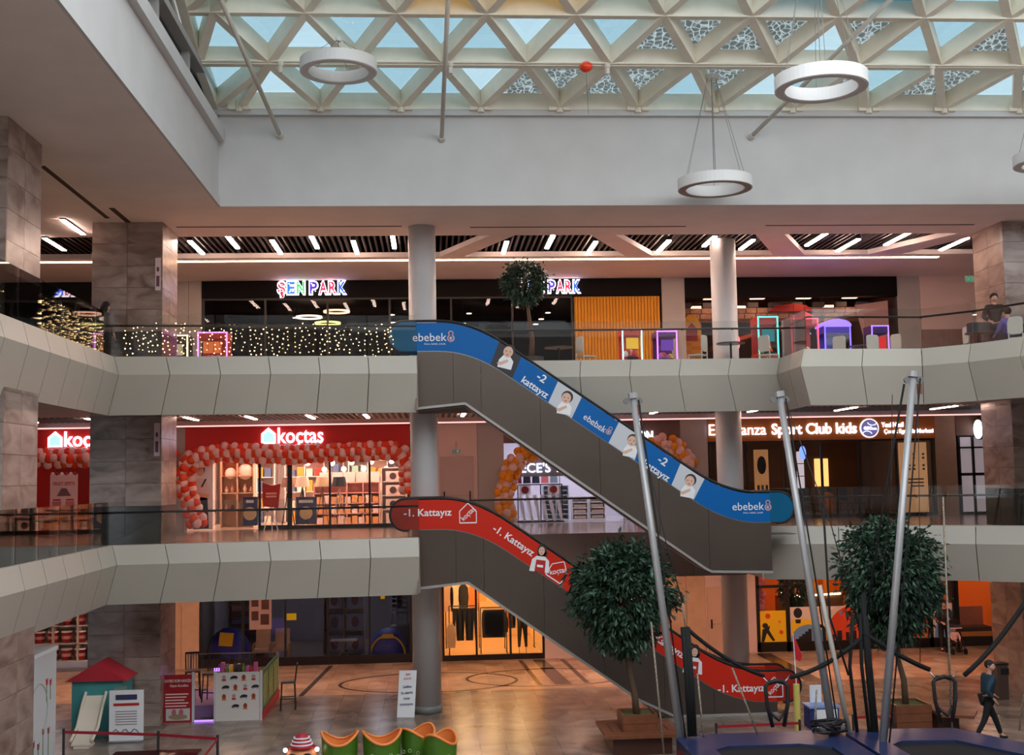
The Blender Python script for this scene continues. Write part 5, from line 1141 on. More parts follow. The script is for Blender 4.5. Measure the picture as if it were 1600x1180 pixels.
def tree(x, y, zf, trunk, c, rx, rz, N, label, seed, leaf):
    t = thing('ficus_tree', (x, y, zf), label, 'tree')
    MB().path(trunk, [.085-.045*i/(len(trunk)-1) for i in range(len(trunk))], 8).build('trunk', bark, t, smooth=True)
    rnd = random.Random(seed+5); br = MB(); top = Vector(trunk[-1])
    for k in range(14):
        a = rnd.uniform(0, 6.28); u = rnd.uniform(-.5, .9); e = Vector((c[0]+rx*.75*math.cos(a), c[1]+rx*.75*math.sin(a), c[2]+rz*.75*u)); br.tube(top, e, .02, .008, n=5)
    br.build('branches', bark, t)
    crown(t, c, rx, rz, N, seed, leaf)
    return t
plank_m = M('planter_wood', (122, 70, 44), .45, var=.15, scale=5)
def planter(x0, x1, y0, y1, z0, z1, label, n=4):
    t = thing('planter_box', ((x0+x1)/2, (y0+y1)/2, z0), label, 'planter'); h = (z1-z0)/n
    for k in range(n):
        for b in ((x0, x1, y0, y0+.04), (x0, x1, y1-.04, y1), (x0, x0+.04, y0+.04, y1-.04), (x1-.04, x1, y0+.04, y1-.04)): box('plank', (*b, z0+k*h+.004, z0+(k+1)*h-.004), plank_m, t)
    box('moss', (x0+.04, x1-.04, y0+.04, y1-.04, z1-.12, z1-.05), soil, t)
    return t
planter(4.12, 4.9, 26.5, 27.3, ZB, -3.7, 'square wooden planter box rising from the bench under the front tree')
tree(4.48, 26.9, -3.8, [(4.50, 26.9, -3.78), (4.46, 26.9, -3.3), (4.36, 26.9, -2.8), (4.32, 26.9, -2.2), (4.28, 26.9, -1.5)], (4.24, 26.9, -1.12), 1.17, 1.36, 11000, 'leafy ficus tree in front of the red escalator', 3, .17)
bn = thing('tree_bench', (4.5, 26.9, ZB), 'square wooden bench around the front tree planter', 'bench')
for x0, x1, y0, y1 in ((3.68, 5.34, 26.05, 26.24), (3.68, 5.34, 26.26, 26.47), (3.68, 5.34, 27.33, 27.53), (3.68, 5.34, 27.55, 27.75), (3.68, 3.88, 26.48, 27.32), (3.9, 4.1, 26.48, 27.32), (4.92, 5.12, 26.48, 27.32), (5.14, 5.34, 26.48, 27.32)): box('seat_plank', (x0, x1, y0, y1, -4.12, -4.05), plank_m, bn)
for b in ((3.85, 5.15, 26.2, 26.25), (3.85, 5.15, 27.55, 27.6), (3.85, 3.9, 26.25, 27.55), (5.1, 5.15, 26.25, 27.55)): box('side_board', (*b, ZB, -4.12), M('bench_dark', (70, 38, 26), .5), bn)
planter(10.75, 11.6, 27.6, 28.5, ZB, -3.9, 'square wooden planter box under the tree at right', 3)
tree(11.15, 28.05, -4.0, [(11.15, 28.05, -3.98), (11.14, 28.05, -3.4), (11.02, 28.05, -2.9), (11.0, 28.05, -2.3), (10.95, 28.05, -1.4)], (10.88, 28.05, -1.1), 1.25, 1.55, 12500, 'leafy ficus tree at right behind the bungee poles', 7, .17)
MB().prism([(11.65, 27.2), (12.3, 26.9), (12.7, 27.6), (11.65, 28.3)], ZB+.38, ZB+.45, 'z').build('seat_top', plank_m, label='wooden bench seat beside the right tree planter', cat='bench')
box('side_board', (11.7, 12.2, 27.5, 27.95, ZB, ZB+.38), M('bench_dark', (70, 38, 26), .5), bpy.data.objects['seat_top'])
bpy.data.objects['seat_top'].name = 'corner_bench'; ORG['corner_bench'] = ORG['seat_top']
pt = thing('round_pot', (2.85, 33.5, ZU), 'round planter pot behind the upper railing', 'planter'); MB().lathe([(.26, 0), (.36, .5), (.32, .5), (.3, .42)], (2.85, 33.5, ZU), 18).build('pot', M('pot_grey', (90, 86, 84), .6), pt); MB().lathe([(.31, .4), (.31, .44)], (2.85, 33.5, ZU), 18).build('soil', soil, pt)
tree(2.85, 33.5, ZU+.43, [(2.85, 33.5, ZU+.43), (2.88, 33.5, 5.5), (2.8, 33.5, 6.2), (2.75, 33.5, 6.7)], (2.68, 33.5, 7.15), .66, .66, 3600, 'small round headed tree on the upper floor behind the blue escalator', 9, .13)
# ================================================================== FURNITURE ON THE UPPER FLOOR
wch = M('chair_white', (206, 208, 200), .5)
c0 = None
CH = [(1.9, 33.6, 2.5, 'pale cafe chair nearest the small upper tree'), (4.35, 33.0, 2.0, 'pale cafe chair in front of the yellow shutter'), (7.55, 33.0, -2.2, 'pale cafe chair left of the far round column'), (9.65, 33.2, 2.2, 'pale cafe chair just left of the far column foot'), (11.95, 33.6, 2.4, 'pale cafe chair in front of the violet claw machine'),
      (12.75, 33.0, .2, 'pale cafe chair seen from behind in front of the castle tower'), (13.55, 33.2, 2.0, 'pale cafe chair by the draped curtain'), (14.55, 31.6, -1.6, 'pale cafe chair alone left of the standing man'), (15.25, 29.6, 2.2, 'pale cafe chair at the right edge beside the seated person')]
for i, (x, y, rz, l) in enumerate(CH):
    if c0 is None: c0 = make_chair('cafe_chair', wch, l, 'chair', 'pale cafe chairs on the upper floor', high=1.0); o = c0
    else: o = dup(c0, label=l)
    o.location = (x, y, ZU); o.rotation_euler = (0, 0, rz)
def table(x, y, zf, label, top, r=.4, h=.74):
    t = thing('cafe_table', (x, y, zf), label, 'table')
    MB().lathe([(r, h-.03), (r, h)], (x, y, zf), 20).build('top', top, t); MB().tube((x, y, zf+.02), (x, y, zf+h-.03), .03, n=8).build('stem', blackp, t); MB().lathe([(.22, 0), (.2, .025)], (x, y, zf), 14).build('foot', blackp, t)
tt = M('table_top_dark', (76, 70, 66), .3)
for x, y, l in ((3.6, 33.2, 'round cafe table beside the small upper tree'), (8.4, 32.6, 'round cafe table near the far round column'), (12.6, 33.7, 'round cafe table among the chairs in front of the arcade'), (14.75, 30.75, 'round cafe table in front of the standing man')): table(x, y, ZU, l, tt)
box('till_box', (14.45, 14.95, 30.6, 30.9, ZU+.742, ZU+1.0), M('till_black', (40, 42, 44), .5), label='dark boxy device on the table before the standing man', cat='device')
# ================================================================== PEOPLE
def skin(V, E, name, mat, parent, off=(0, 0, 0), rz=0, sub=1, root=0):
    me = bpy.data.meshes.new(name); c, s = math.cos(rz), math.sin(rz)
    me.from_pydata([(p[0]*c-p[1]*s, p[0]*s+p[1]*c, p[2]) for p, r in V], E, [])
    o = bpy.data.objects.new(name, me); COL.objects.link(o)
    o.modifiers.new('s', 'SKIN'); sv_ = me.skin_vertices[0].data
    for i, (p, r) in enumerate(V): sv_[i].radius = (r, r) if not isinstance(r, tuple) else r; sv_[i].use_root = i == root
    if sub: m = o.modifiers.new('u', 'SUBSURF'); m.levels = sub; m.render_levels = sub
    dg = bpy.context.evaluated_depsgraph_get(); nm = bpy.data.meshes.new_from_object(o.evaluated_get(dg)); bpy.data.objects.remove(o)
    nm.name = name; nm.shade_smooth(); nm.materials.clear(); nm.materials.append(mat)
    q = bpy.data.objects.new(name, nm); COL.objects.link(q); q.parent = parent; ORG[q.name] = ORG[parent.name]
    q.location = off
    return q
skin_m = M('skin_tone', (206, 158, 134), .55)
def person(loc, rz, label, J, top, bottom, hair, shoes=(24, 22, 24), long_hair=False, cap=None, scale=1.0, hood=None, face=1):
    """J: joints in the figure's own frame (it faces -y): pelvis chest neck head, sh_l el_l wr_l ..., hip_l kn_l an_l ..."""
    t = thing('person', loc, label, 'person')
    k = scale; g = lambda n: tuple(a*k for a in J[n])
    V = []; E = []; ix = {}
    def add(n, p, r, parent=None):
        ix[n] = len(V); V.append((p, r)); 
        if parent is not None: E.append((ix[parent], ix[n]))
    add('pelvis', g('pelvis'), .115*k); add('waist', tuple((a+b)/2 for a, b in zip(g('pelvis'), g('chest'))), .11*k, 'pelvis'); add('chest', g('chest'), .125*k, 'waist'); add('neck', g('neck'), .055*k, 'chest')
    hd_ = Vector(g('head')); nk = Vector(g('neck')); add('jaw', tuple(nk.lerp(hd_, .45)), .068*k, 'neck'); add('head', tuple(hd_), .092*k, 'jaw'); add('crown', tuple(hd_+(hd_-nk).normalized()*.075*k), .07*k, 'head')
    for s in 'lr':
        add('sh_'+s, g('sh_'+s), .06*k, 'chest'); add('el_'+s, g('el_'+s), .042*k, 'sh_'+s); add('wr_'+s, g('wr_'+s), .028*k, 'el_'+s)
        e, w = Vector(g('el_'+s)), Vector(g('wr_'+s)); d = (w-e).normalized(); sd = d.cross(Vector((0, 1, 0))); sd = sd.normalized() if sd.length > .1 else Vector((1, 0, 0))
        add('palm_'+s, tuple(w+d*.07*k), .03*k, 'wr_'+s)
        for q, (o_, ln) in enumerate(((-.024, .07), (-.008, .082), (.008, .078), (.024, .062))):
            f0 = w+d*.09*k+sd*o_*k; add('f%d_%s' % (q, s), tuple(f0+d*ln*.5*k), .0085*k, 'palm_'+s); add('g%d_%s' % (q, s), tuple(f0+d*ln*k+Vector((0, -.02*k, 0))), .0075*k, 'f%d_%s' % (q, s))
        add('th_'+s, tuple(w+d*.06*k+sd*.05*k+Vector((0, -.02*k, 0))), .009*k, 'palm_'+s)
        add('hip_'+s, g('hip_'+s), .085*k, 'pelvis'); add('kn_'+s, g('kn_'+s), .058*k, 'hip_'+s); add('an_'+s, g('an_'+s), .038*k, 'kn_'+s)
        a_, kn = Vector(g('an_'+s)), Vector(g('kn_'+s)); fw = Vector(J.get('toe', (0, -1, 0))); add('to_'+s, tuple(a_+fw*.12*k+Vector((0, 0, -.04*k))), .032*k, 'an_'+s)
    body = skin(V, E, 'body', skin_m, t, rz=rz)
    P = {n: V[i][0] for n, i in ix.items()}
    # jacket over torso and arms
    Vc = [(P['pelvis'], .165*k), (P['waist'], .16*k), (P['chest'], .17*k), (tuple(Vector(P['chest']).lerp(Vector(P['neck']), .7)), .085*k)]; Ec = [(0, 1), (1, 2), (2, 3)]
    for s in 'lr':
        b = len(Vc); Vc += [(P['sh_'+s], .085*k), (P['el_'+s], .066*k), (tuple(Vector(P['el_'+s]).lerp(Vector(P['wr_'+s]), .92)), .048*k)]; Ec += [(2, b), (b, b+1), (b+1, b+2)]
    skin(Vc, Ec, 'jacket', M('jacket_%d_%d_%d' % top, top, .7, bump=.25, scale=14), t, rz=rz)
    Vt = [(P['pelvis'], .135*k)]; Et = []
    for s in 'lr':
        b = len(Vt); Vt += [(P['hip_'+s], .1*k), (P['kn_'+s], .075*k), (tuple(Vector(P['kn_'+s]).lerp(Vector(P['an_'+s]), .93)), .058*k)]; Et += [(0, b), (b, b+1), (b+1, b+2)]
    skin(Vt, Et, 'trousers', M('trousers_%d_%d_%d' % bottom, bottom, .8), t, rz=rz)
    for s in 'lr':
        a_ = Vector(P['an_'+s]); fw = Vector(J.get('toe', (0, -1, 0)))
        skin([(tuple(a_+Vector((0, 0, -.025*k))-fw*.04*k), .048*k), (tuple(a_+fw*.08*k+Vector((0, 0, -.04*k))), .045*k), (tuple(a_+fw*.16*k+Vector((0, 0, -.05*k))), .036*k)], [(0, 1), (1, 2)], 'shoe', M('shoe_%d' % shoes[0], shoes, .6), t, rz=rz)
    # head details
    f = Vector(J.get('look', (0, -1, 0))).normalized(); up = (hd_-nk).normalized(); rt = f.cross(up).normalized(); hm = M('hair_%d' % hair[0], hair, .75)
    c_, s_2 = math.cos(rz), math.sin(rz); T = lambda v: Vector((v.x*c_-v.y*s_2, v.x*s_2+v.y*c_, v.z))+ORG[t.name]
    m = MB(); m.ball(T(hd_+up*.035*k-f*.022*k), .108*k, (1, 1, 1.02), 12, 8)
    if long_hair: m.path([T(hd_+up*.05*k-f*.05*k), T(hd_-up*.08*k-f*.07*k), T(hd_-up*.25*k-f*.07*k)], [.09*k, .11*k, .07*k], 8)
    m.build('hair', hm, t, smooth=True)
    fm = MB(); fm.ball(T(hd_-up*.012*k+f*.03*k), .083*k, (1, 1, 1.15), 12, 8); fm.build('face', skin_m, body, smooth=True)
    MB().ball(T(hd_-up*.015*k+f*.115*k), .018*k, (.8, .8, 1.3), 6, 4).build('nose', skin_m, body)
    for s in (-1, 1):
        MB().ball(T(hd_+up*.012*k+f*.106*k+rt*.032*k*s), .011*k, n=6, m=4).build('eye', M('eye_dark', (30, 22, 20), .3), body); MB().ball(T(hd_+rt*.088*k*s+up*-.005*k), .024*k, (.5, 1, 1.3), 6, 4).build('ear', skin_m, body)
    MB().ball(T(hd_-up*.058*k+f*.1*k), .02*k, (1.2, 1, .45), 8, 4).build('mouth', M('lip', (160, 92, 84), .5), body)
    return t
def stand(**kw):
    J = dict(pelvis=(0, 0, .96), chest=(0, 0, 1.30), neck=(0, 0, 1.48), head=(0, -.02, 1.64), sh_l=(.19, 0, 1.41), sh_r=(-.19, 0, 1.41), el_l=(.25, .03, 1.13), el_r=(-.25, .03, 1.13), wr_l=(.24, -.06, .88), wr_r=(-.24, -.06, .88), hip_l=(.09, 0, .9), hip_r=(-.09, 0, .9), kn_l=(.1, -.02, .49), kn_r=(-.1, -.02, .49), an_l=(.1, .02, .085), an_r=(-.1, .02, .085)); J.update(kw); return J
person((12.40, 26.45, ZB), R(90), 'man in teal jacket and black trousers walking past the trampoline', stand(chest=(0, -.06, 1.30), neck=(0, -.08, 1.48), head=(0, -.11, 1.64), sh_l=(.17, -.05, 1.41), sh_r=(-.17, -.07, 1.41), el_r=(-.25, .1, 1.14), wr_r=(-.2, -.06, .95), el_l=(.24, -.05, 1.14), wr_l=(.2, -.22, 1.0), kn_l=(.09, -.20, .5), an_l=(.09, -.34, .085), kn_r=(-.09, .1, .5), an_r=(-.09, .32, .13), look=(-.75, -.6, 0)), (24, 56, 72), (16, 16, 20), (40, 32, 28))
person((17.05, 39.25, ZB), 0, 'woman in dark brown coat pushing the stroller by the cafe', stand(el_l=(.25, -.08, 1.15), el_r=(-.25, -.08, 1.15), wr_l=(.2, -.32, 1.04), wr_r=(-.2, -.32, 1.04)), (52, 38, 34), (26, 24, 28), (34, 24, 22), long_hair=True, scale=.97)
sit = dict(pelvis=(0, .02, .5), chest=(0, .05, .84), neck=(0, .04, 1.02), head=(0, .02, 1.18), sh_l=(.18, .04, .95), sh_r=(-.18, .04, .95), el_l=(.24, -.06, .7), el_r=(-.24, -.06, .7), wr_l=(.15, -.26, .62), wr_r=(-.15, -.26, .62), hip_l=(.09, -.02, .5), hip_r=(-.09, -.02, .5), kn_l=(.11, -.42, .5), kn_r=(-.11, -.42, .5), an_l=(.11, -.44, .085), an_r=(-.11, -.44, .085))
person((17.2, 38.78, ZB+.08), 0, 'small child in pale pink jacket sitting in the stroller', sit, (226, 176, 170), (60, 30, 36), (50, 36, 30), scale=.62)
stl = thing('stroller', (17.2, 38.8, ZB), 'black baby stroller with pink trimmed hood by the cafe', 'stroller')
z = ZB
for s in (-1, 1):
    MB().path([(17.2+s*.22, 38.5, z+.12), (17.2+s*.22, 38.75, z+.5), (17.2+s*.2, 38.97, z+1.02)], .016, 6).build('frame_tube', blackp, stl); MB().path([(17.2+s*.22, 39.0, z+.12), (17.2+s*.22, 38.72, z+.5)], .016, 6).build('frame_tube', blackp, stl)
    for y in (38.5, 39.0): MB().prism(disc(y, z+.1, .1, n=14), 17.2+s*.22-.025, 17.2+s*.22+.025, 'x').build('wheel', blackp, stl)
MB().tube((17.0, 38.97, z+1.02), (17.4, 38.97, z+1.02), .018, n=6).build('handle', blackp, stl)
box('seat', (17.02, 17.38, 38.62, 38.95, z+.3, z+.36), blackp, stl); box('footrest', (17.05, 17.35, 38.42, 38.5, z+.14, z+.17), blackp, stl)
MB().prism([(38.98+.30*math.cos(R(a)), z+.82+.26*math.sin(R(a))) for a in range(60, 181, 12)]+[(38.98+.26*math.cos(R(a)), z+.82+.22*math.sin(R(a))) for a in range(180, 59, -12)], 17.0, 17.4, 'x').build('hood', blackp, stl); MB().tube((17.0, 38.67, z+.84), (17.4, 38.67, z+.84), .025, n=6).build('hood_trim', M('trim_pink', (226, 176, 176), .7), stl)
person((15.3, 31.0, ZU), R(-10), 'man in black jacket standing behind the upper right railing', stand(el_l=(.3, -.05, 1.15), wr_l=(.2, -.24, 1.02), el_r=(-.3, -.05, 1.15), wr_r=(-.2, -.24, 1.02)), (22, 20, 24), (30, 30, 40), (20, 18, 18), scale=1.04)
pj = person((15.22, 30.2, ZU), R(200), 'seated person in violet and white top with back turned at the upper right', {**sit}, (84, 80, 150), (40, 44, 66), (22, 20, 20), scale=1.02)
for s in (-1, 1): MB().prism([(15.22+s*.07-.035, ZU+.62), (15.22+s*.07+.035, ZU+.62), (15.22+s*.07+.03, ZU+.92), (15.22+s*.07-.03, ZU+.92)], 29.95, 29.975).build('white_stripe', white_p, pj)
person((-8.12, 30.0, ZU), R(150), 'woman with long black hair and grey vest by the left marble pillar', stand(), (120, 116, 120), (26, 24, 28), (16, 14, 16), long_hair=True, scale=.94)
person((-9.75, 33.6, ZU), R(60), 'dark clothed person half hidden left of the marble pillar', stand(), (40, 30, 32), (24, 22, 26), (16, 14, 16), scale=1.0)
# ================================================================== BUNGEE TRAMPOLINES
bt = thing('bungee_trampoline', (8.2, 24, ZB), 'blue padded bungee trampoline unit with tall steel poles, cords and harnesses', 'trampoline')
pad = M('pad_blue', (38, 50, 88), .35, bump=.3, scale=3); bed = M('bed_black', (18, 18, 24), .7); padr = M('pad_red', (120, 26, 40), .45)
PZ = -3.9
def ringpad(out, inn):
    n = len(out)
    for i in range(n):
        a, b = out[i], out[(i+1) % n]; c, d = inn[(i+1) % n], inn[i]
        MB().hexa([(a[0], a[1], PZ-.16), (b[0], b[1], PZ-.16), (c[0], c[1], PZ-.12), (d[0], d[1], PZ-.12), (a[0], a[1], PZ), (b[0], b[1], PZ), (c[0], c[1], PZ-.03), (d[0], d[1], PZ-.03)]).build('edge_pad', pad, bt)
    MB().prism(inn, PZ-.10, PZ-.08, 'z').build('jumping_bed', bed, bt)
ringpad([(5.0, 20.5), (8.5, 20.5), (8.5, 24.95), (7.9, 25.3), (5.4, 25.3), (5.0, 25.0)], [(5.6, 21.2), (7.95, 21.2), (7.95, 23.9), (7.4, 24.25), (5.9, 24.25), (5.6, 24.0)])
ringpad([(8.6, 20.5), (12.2, 20.5), (12.2, 22.6), (11.0, 25.1), (9.0, 25.25), (8.6, 24.95)], [(9.2, 21.2), (11.4, 21.2), (11.4, 22.6), (10.6, 24.1), (9.5, 24.2), (9.2, 23.9)])
for b in ((5.02, 8.48, 20.6, 20.7), (5.02, 5.1, 20.6, 25.1), (8.4, 8.48, 20.6, 25.1), (8.62, 8.7, 20.6, 25.1), (5.1, 8.4, 25.05, 25.15), (8.7, 11.0, 24.9, 25.0)): box('skirt', (*b, ZB, PZ-.16), padr, bt)
pole_m = M('pole_alu', (172, 171, 172), .35, metal=.3)
POL = [((5.18, 25.1, ZB), (4.30, 25.1, 3.29)), ((8.45, 25.1, ZB), (7.50, 25.1, 3.28)), ((9.04, 24.2, ZB), (10.11, 24.2, 3.6))]
rope_m = M('rope_dark', (46, 40, 36), .7); rope_w = M('rope_speckled', (150, 136, 120), .7, var=.6, scale=30); bun = M('bungee_black', (14, 13, 14), .8, bump=.5, scale=24)
for a, b in POL:
    A, B = Vector(a), Vector(b); d = (B-A).normalized()
    MB().tube(A, B, .085, .07, n=12).build('pole', pole_m, bt, smooth=True)
    MB().tube(B-d*.06, B+d*.06, .11, n=10).build('pole_cap', pole_m, bt)
    for s in (-1, 1): MB().prism(disc(B.x+s*.14, B.z-.12, .07, n=12), B.y-.03, B.y+.03).build('pulley', steel, bt)
    MB().box(B.x+.08, B.x+.16, B.y-.04, B.y+.04, B.z-.42, B.z-.2).build('pulley_block', M('block_brown', (120, 70, 50), .5), bt)
def rope(pts, r, m=rope_m, name='rope'): MB().path(pts, r, 5).build(name, m, bt, smooth=True)
def sag(a, b, k, n=8): a, b = Vector(a), Vector(b); return [a.lerp(b, i/n)-Vector((0, 0, k*4*(i/n)*(1-i/n))) for i in range(n+1)]
# black cord running down each pole
for a, b in POL: rope([Vector(b)+Vector((.1, -.12, -.1)), Vector(b).lerp(Vector(a), .5)+Vector((.11, -.13, 0)), Vector(b).lerp(Vector(a), .93)+Vector((.08, -.14, 0))], .018, bun, 'cable')
J1, H1, J2, H2 = Vector((5.27, 25, -1.62)), Vector((7.17, 25, -2.78)), Vector((9.05, 25, -1.95)), Vector((10.8, 25, -2.8))
rope([POL[0][1], (4.9, 25, .2), J1+Vector((-.05, 0, .5))], .012); rope([J1+Vector((-.05, 0, .5)), J1], .02, rope_w)
rope([(9.95, 24.3, 3.4), (9.5, 24.6, .9), J2+Vector((.1, 0, .3))], .025, bun, 'cable'); rope([(7.6, 25, 3.1), (8.5, 25, .4), (9.0, 25, -1.7)], .012)
rope([(9.8, 24.6, 3.2), (9.75, 24.8, 1), (9.5, 25, -1.0)], .01); rope([(10.2, 24.2, 3.4), (10.25, 24.6, 0), (10.3, 25, -2.5)], .008)
for dx in (-.06, 0, .05): rope([J1+Vector((dx, 0, 0)), J1+Vector((dx+.05, -.03, -1.2)), J1+Vector((dx+.08, 0, -2.25))], .05, bun, 'bungee')
for dx in (-.28, -.02, .1, .16): rope([J2+Vector((dx*.6, 0, .9 if dx > 0 else .5)), J2+Vector((dx, 0, -.6)), J2+Vector((dx+.1, 0, -1.95 if dx < .1 else -2.4))], .055 if dx > 0 else .04, bun, 'bungee')
rope(sag(J1, H1+Vector((-.25, 0, .1)), .12), .045, bun, 'bungee'); rope(sag(J2+Vector((0, 0, .0)), H1+Vector((.3, 0, .05)), .12), .05, bun, 'bungee')
rope(sag(J2+Vector((.05, 0, .1)), H2+Vector((-.3, 0, .15)), .05), .055, bun, 'bungee'); rope(sag((12.75, 25, -1.2), H2+Vector((.45, 0, .0)), .12), .055, bun, 'bungee')
rope([(13.0, 25, 1.5), (12.75, 25, -1.2)], .015); rope([(12.9, 24.6, -.9), (12.5, 24.6, -2.3), (12.2, 24.6, -3.9)], .018, rope_w)
for H in (H1, H2):
    for s in (-1, 1):
        rope([H+Vector((s*.3, 0, .1)), H+Vector((s*.2, 0, -.02)), H+Vector((s*.14, -.02, -.02))], .015, chrome, 'buckle')
        rope([H+Vector((s*.12, 0, .0)), H+Vector((s*.24, -.02, -.12)), H+Vector((s*.22, -.03, -.5)), H+Vector((s*.12, -.04, -.95))], .045, M('harness_black', (30, 26, 28), .6), 'harness_strap')
    rope([H+Vector((-.2, 0, -.06)), H+Vector((0, -.02, -.0)), H+Vector((.2, 0, -.06))], .05, M('harness_black', (30, 26, 28), .6), 'harness_belt')
    rope([H+Vector((-.16, 0, -.65)), H+Vector((0, -.1, -.8)), H+Vector((.16, 0, -.65))], .04, M('harness_black', (30, 26, 28), .6), 'harness_seat')
for x0, z0, x1, z1 in ((5.5, -2.6, 5.6, -4.0), (6.25, -2.5, 6.75, -3.9), (8.05, -3.0, 7.95, -4.0), (4.55, -1.5, 4.75, -4.3), (11.0, 1.0, 10.95, -4.2)): rope([(x0, 25.05, z0), (x1, 25.05, z1)], .022, rope_w)
rope([(8.18, 25, -.82), (8.45, 25, -2.4), (8.71, 25, -4.0)], .06, M('pole_white', (190, 180, 170), .5), 'short_pole')
rope([(8.3, 24.9, .8), (8.35, 24.9, -1.5), (8.7, 24.9, -2.7)], .025, bun, 'cable')
ln = thing('harness_pile', (8.3, 24.7, PZ), 'heap of spare black harnesses lying on the blue pad', 'harness')
rnd = random.Random(2)
for k in range(7): a = rnd.uniform(0, 3.1); MB().path([(8.2+rnd.uniform(-.25, .25)+.22*math.cos(a+q*.9), 24.75+.15*math.sin(a+q), PZ+.05+.08*abs(math.sin(q*1.3+k))+.03*k) for q in range(6)], .04, 5).build('strap', M('harness_black', (30, 26, 28), .6), ln, smooth=True)
for s in range(2): MB().ball((8.05+s*.35, 24.7, PZ+.16), .1, (1.2, .9, .8), 8, 6).build('padding', M('pad_grey', (96, 90, 92), .7), ln, smooth=True)
# ================================================================== AROUND THE TRAMPOLINE
fg = thing('flag_post', (8.45, 27.8, ZB), 'yellow foam wrapped post with a small red flag', 'flag post')
MB().tube((8.45, 27.8, ZB), (8.45, 27.8, -3.37), .075, n=10).build('foam_sleeve', M('foam_yellow', (214, 196, 104), .7), fg); MB().tube((8.45, 27.8, -3.37), (8.42, 27.8, -2.2), .012, n=5).build('rod', white_p, fg)
MB().prism([(8.42, -2.2), (8.62, -2.72), (8.56, -2.85), (8.46, -2.8)], 27.79, 27.81).build('flag', M('flag_red', (200, 24, 34), .7), fg)
kb = thing('ticket_kiosk', (9.2, 28.4, ZB), 'small white and blue kiosk box with a white back board', 'kiosk')
box('cabinet', (8.85, 9.55, 28.1, 28.6, ZB, -4.0), M('kiosk_blue', (36, 52, 120), .5), kb); box('front', (9.0, 9.5, 28.07, 28.1, ZB+.02, -4.03), white_p, kb); box('lid', (8.82, 9.58, 28.05, 28.65, -4.0, -3.96), M('lid_blue', (120, 150, 210), .4), kb); box('back_board', (9.02, 9.3, 28.6, 28.64, -3.96, -3.55), white_p, kb)
def barrier(pts, h, label, tape=(170, 24, 44)):
    t = thing('tape_barrier', (*pts[0], ZB), label, 'barrier')
    for p in pts: MB().tube((*p, ZB+.03), (*p, ZB+h), .03, n=8).build('post', M('post_grey', (70, 68, 70), .4, metal=.5), t); MB().lathe([(.17, 0), (.15, .03)], (*p, ZB), 14).build('foot', blackp, t)
    for a, b in zip(pts[:-1], pts[1:]): MB().bar((*a, ZB+h-.08), (*b, ZB+h-.08), .01, .06).build('tape', M('tape_red', tape, .6), t)
barrier([(6.3, 26.9), (8.25, 27.0)], .48, 'low red tape barrier behind the left trampoline'); barrier([(9.6, 27.3), (10.55, 27.3)], .5, 'low red tape barrier before the right tree planter', (206, 30, 50))
barrier([(-8.05, 26.8), (-5.9, 26.2), (-4.55, 25.6), (-4.5, 23)], .85, 'red tape barrier at the bottom left of the photo')
dt = thing('display_table', (-5.3, 24.6, ZB), 'dark glossy table inside the tape barrier at bottom left', 'table'); box('top', (-6.6, -4.85, 23.6, 25.5, -3.95, -3.9), M('dark_gloss', (34, 16, 18), .12), dt)
for x in (-6.5, -4.95):
    for y in (23.7, 25.4): box('leg', (x-.04, x+.04, y-.04, y+.04, ZB, -3.95), blackp, dt)
bx_ = thing('litter_bin', (14.95, 31.0, ZB), 'dark brown litter bin beside the right pillar', 'bin'); box('body', (14.8, 15.1, 30.9, 31.2, ZB, -3.6), M('bin_brown', (80, 60, 52), .4), bx_); box('opening', (14.9, 15.12, 30.89, 30.9, -3.85, -3.68), blackp, bx_); box('lid', (14.78, 15.12, 30.88, 31.22, -3.6, -3.55), blackp, bx_)
# ================================================================== CATERPILLAR RIDE
gr = M('cater_green', (74, 116, 30), .35, var=.12, scale=4); orn = M('cater_orange', (238, 140, 70), .5); spotm = M('cater_spot', (170, 200, 130), .5)
def tub(x, y, r, rz, label, i):
    t = thing('caterpillar_car', (x, y, ZB), label, 'ride car', 'green caterpillar ride cars'); n = 28; m = MB(); inn = MB(); rim = []
    def hgt(a): return 1.14+.10*math.cos(2*(a-rz))
    for lvl in range(6):
        f = lvl/5
        m.v += [(x+(r*(.86+.14*f))*math.cos(2*math.pi*k/n), y+(r*(.86+.14*f))*math.sin(2*math.pi*k/n), ZB+.12+(hgt(2*math.pi*k/n)-.12)*f) for k in range(n)]
        inn.v += [(x+(r*(.80+.12*f))*math.cos(2*math.pi*k/n), y+(r*(.80+.12*f))*math.sin(2*math.pi*k/n), ZB+.4+(hgt(2*math.pi*k/n)-.4)*f) for k in range(n)]
    for q in (m, inn): q.f = [(l*n+k, l*n+(k+1) % n, (l+1)*n+(k+1) % n, (l+1)*n+k) for l in range(5) for k in range(n)]
    m.f.append(tuple(range(n))); inn.f.append(tuple(range(n)))
    m.build('shell', gr, t, smooth=True); inn.build('lining', orn, t, smooth=True)
    MB().path([(x+r*.97*math.cos(2*math.pi*k/n), y+r*.97*math.sin(2*math.pi*k/n), ZB+hgt(2*math.pi*k/n)) for k in range(n)], .028, 6, True).build('rim', orn, t, smooth=True)
    for k in range(5):
        a = R(215+k*28); MB().path([(x+r*1.0*math.cos(a)+.03*math.cos(b), y+r*1.0*math.sin(a)-.01, ZB+.80+.03*math.sin(b)+.04*(k % 2)) for b in [2*math.pi*q/10 for q in range(10)]], .007, 4, True).build('spot_ring', spotm, t)
    for k in (-1, 1): MB().ball((x+k*.16*r, y-r*.96, ZB+.55), .05, (1, .6, 1.6), 8, 6).build('eye_spot', orn, t, smooth=True)
    MB().lathe([(r*.8, 0), (r*.86, .12)], (x, y, ZB), 20).build('chassis', blackp, t)
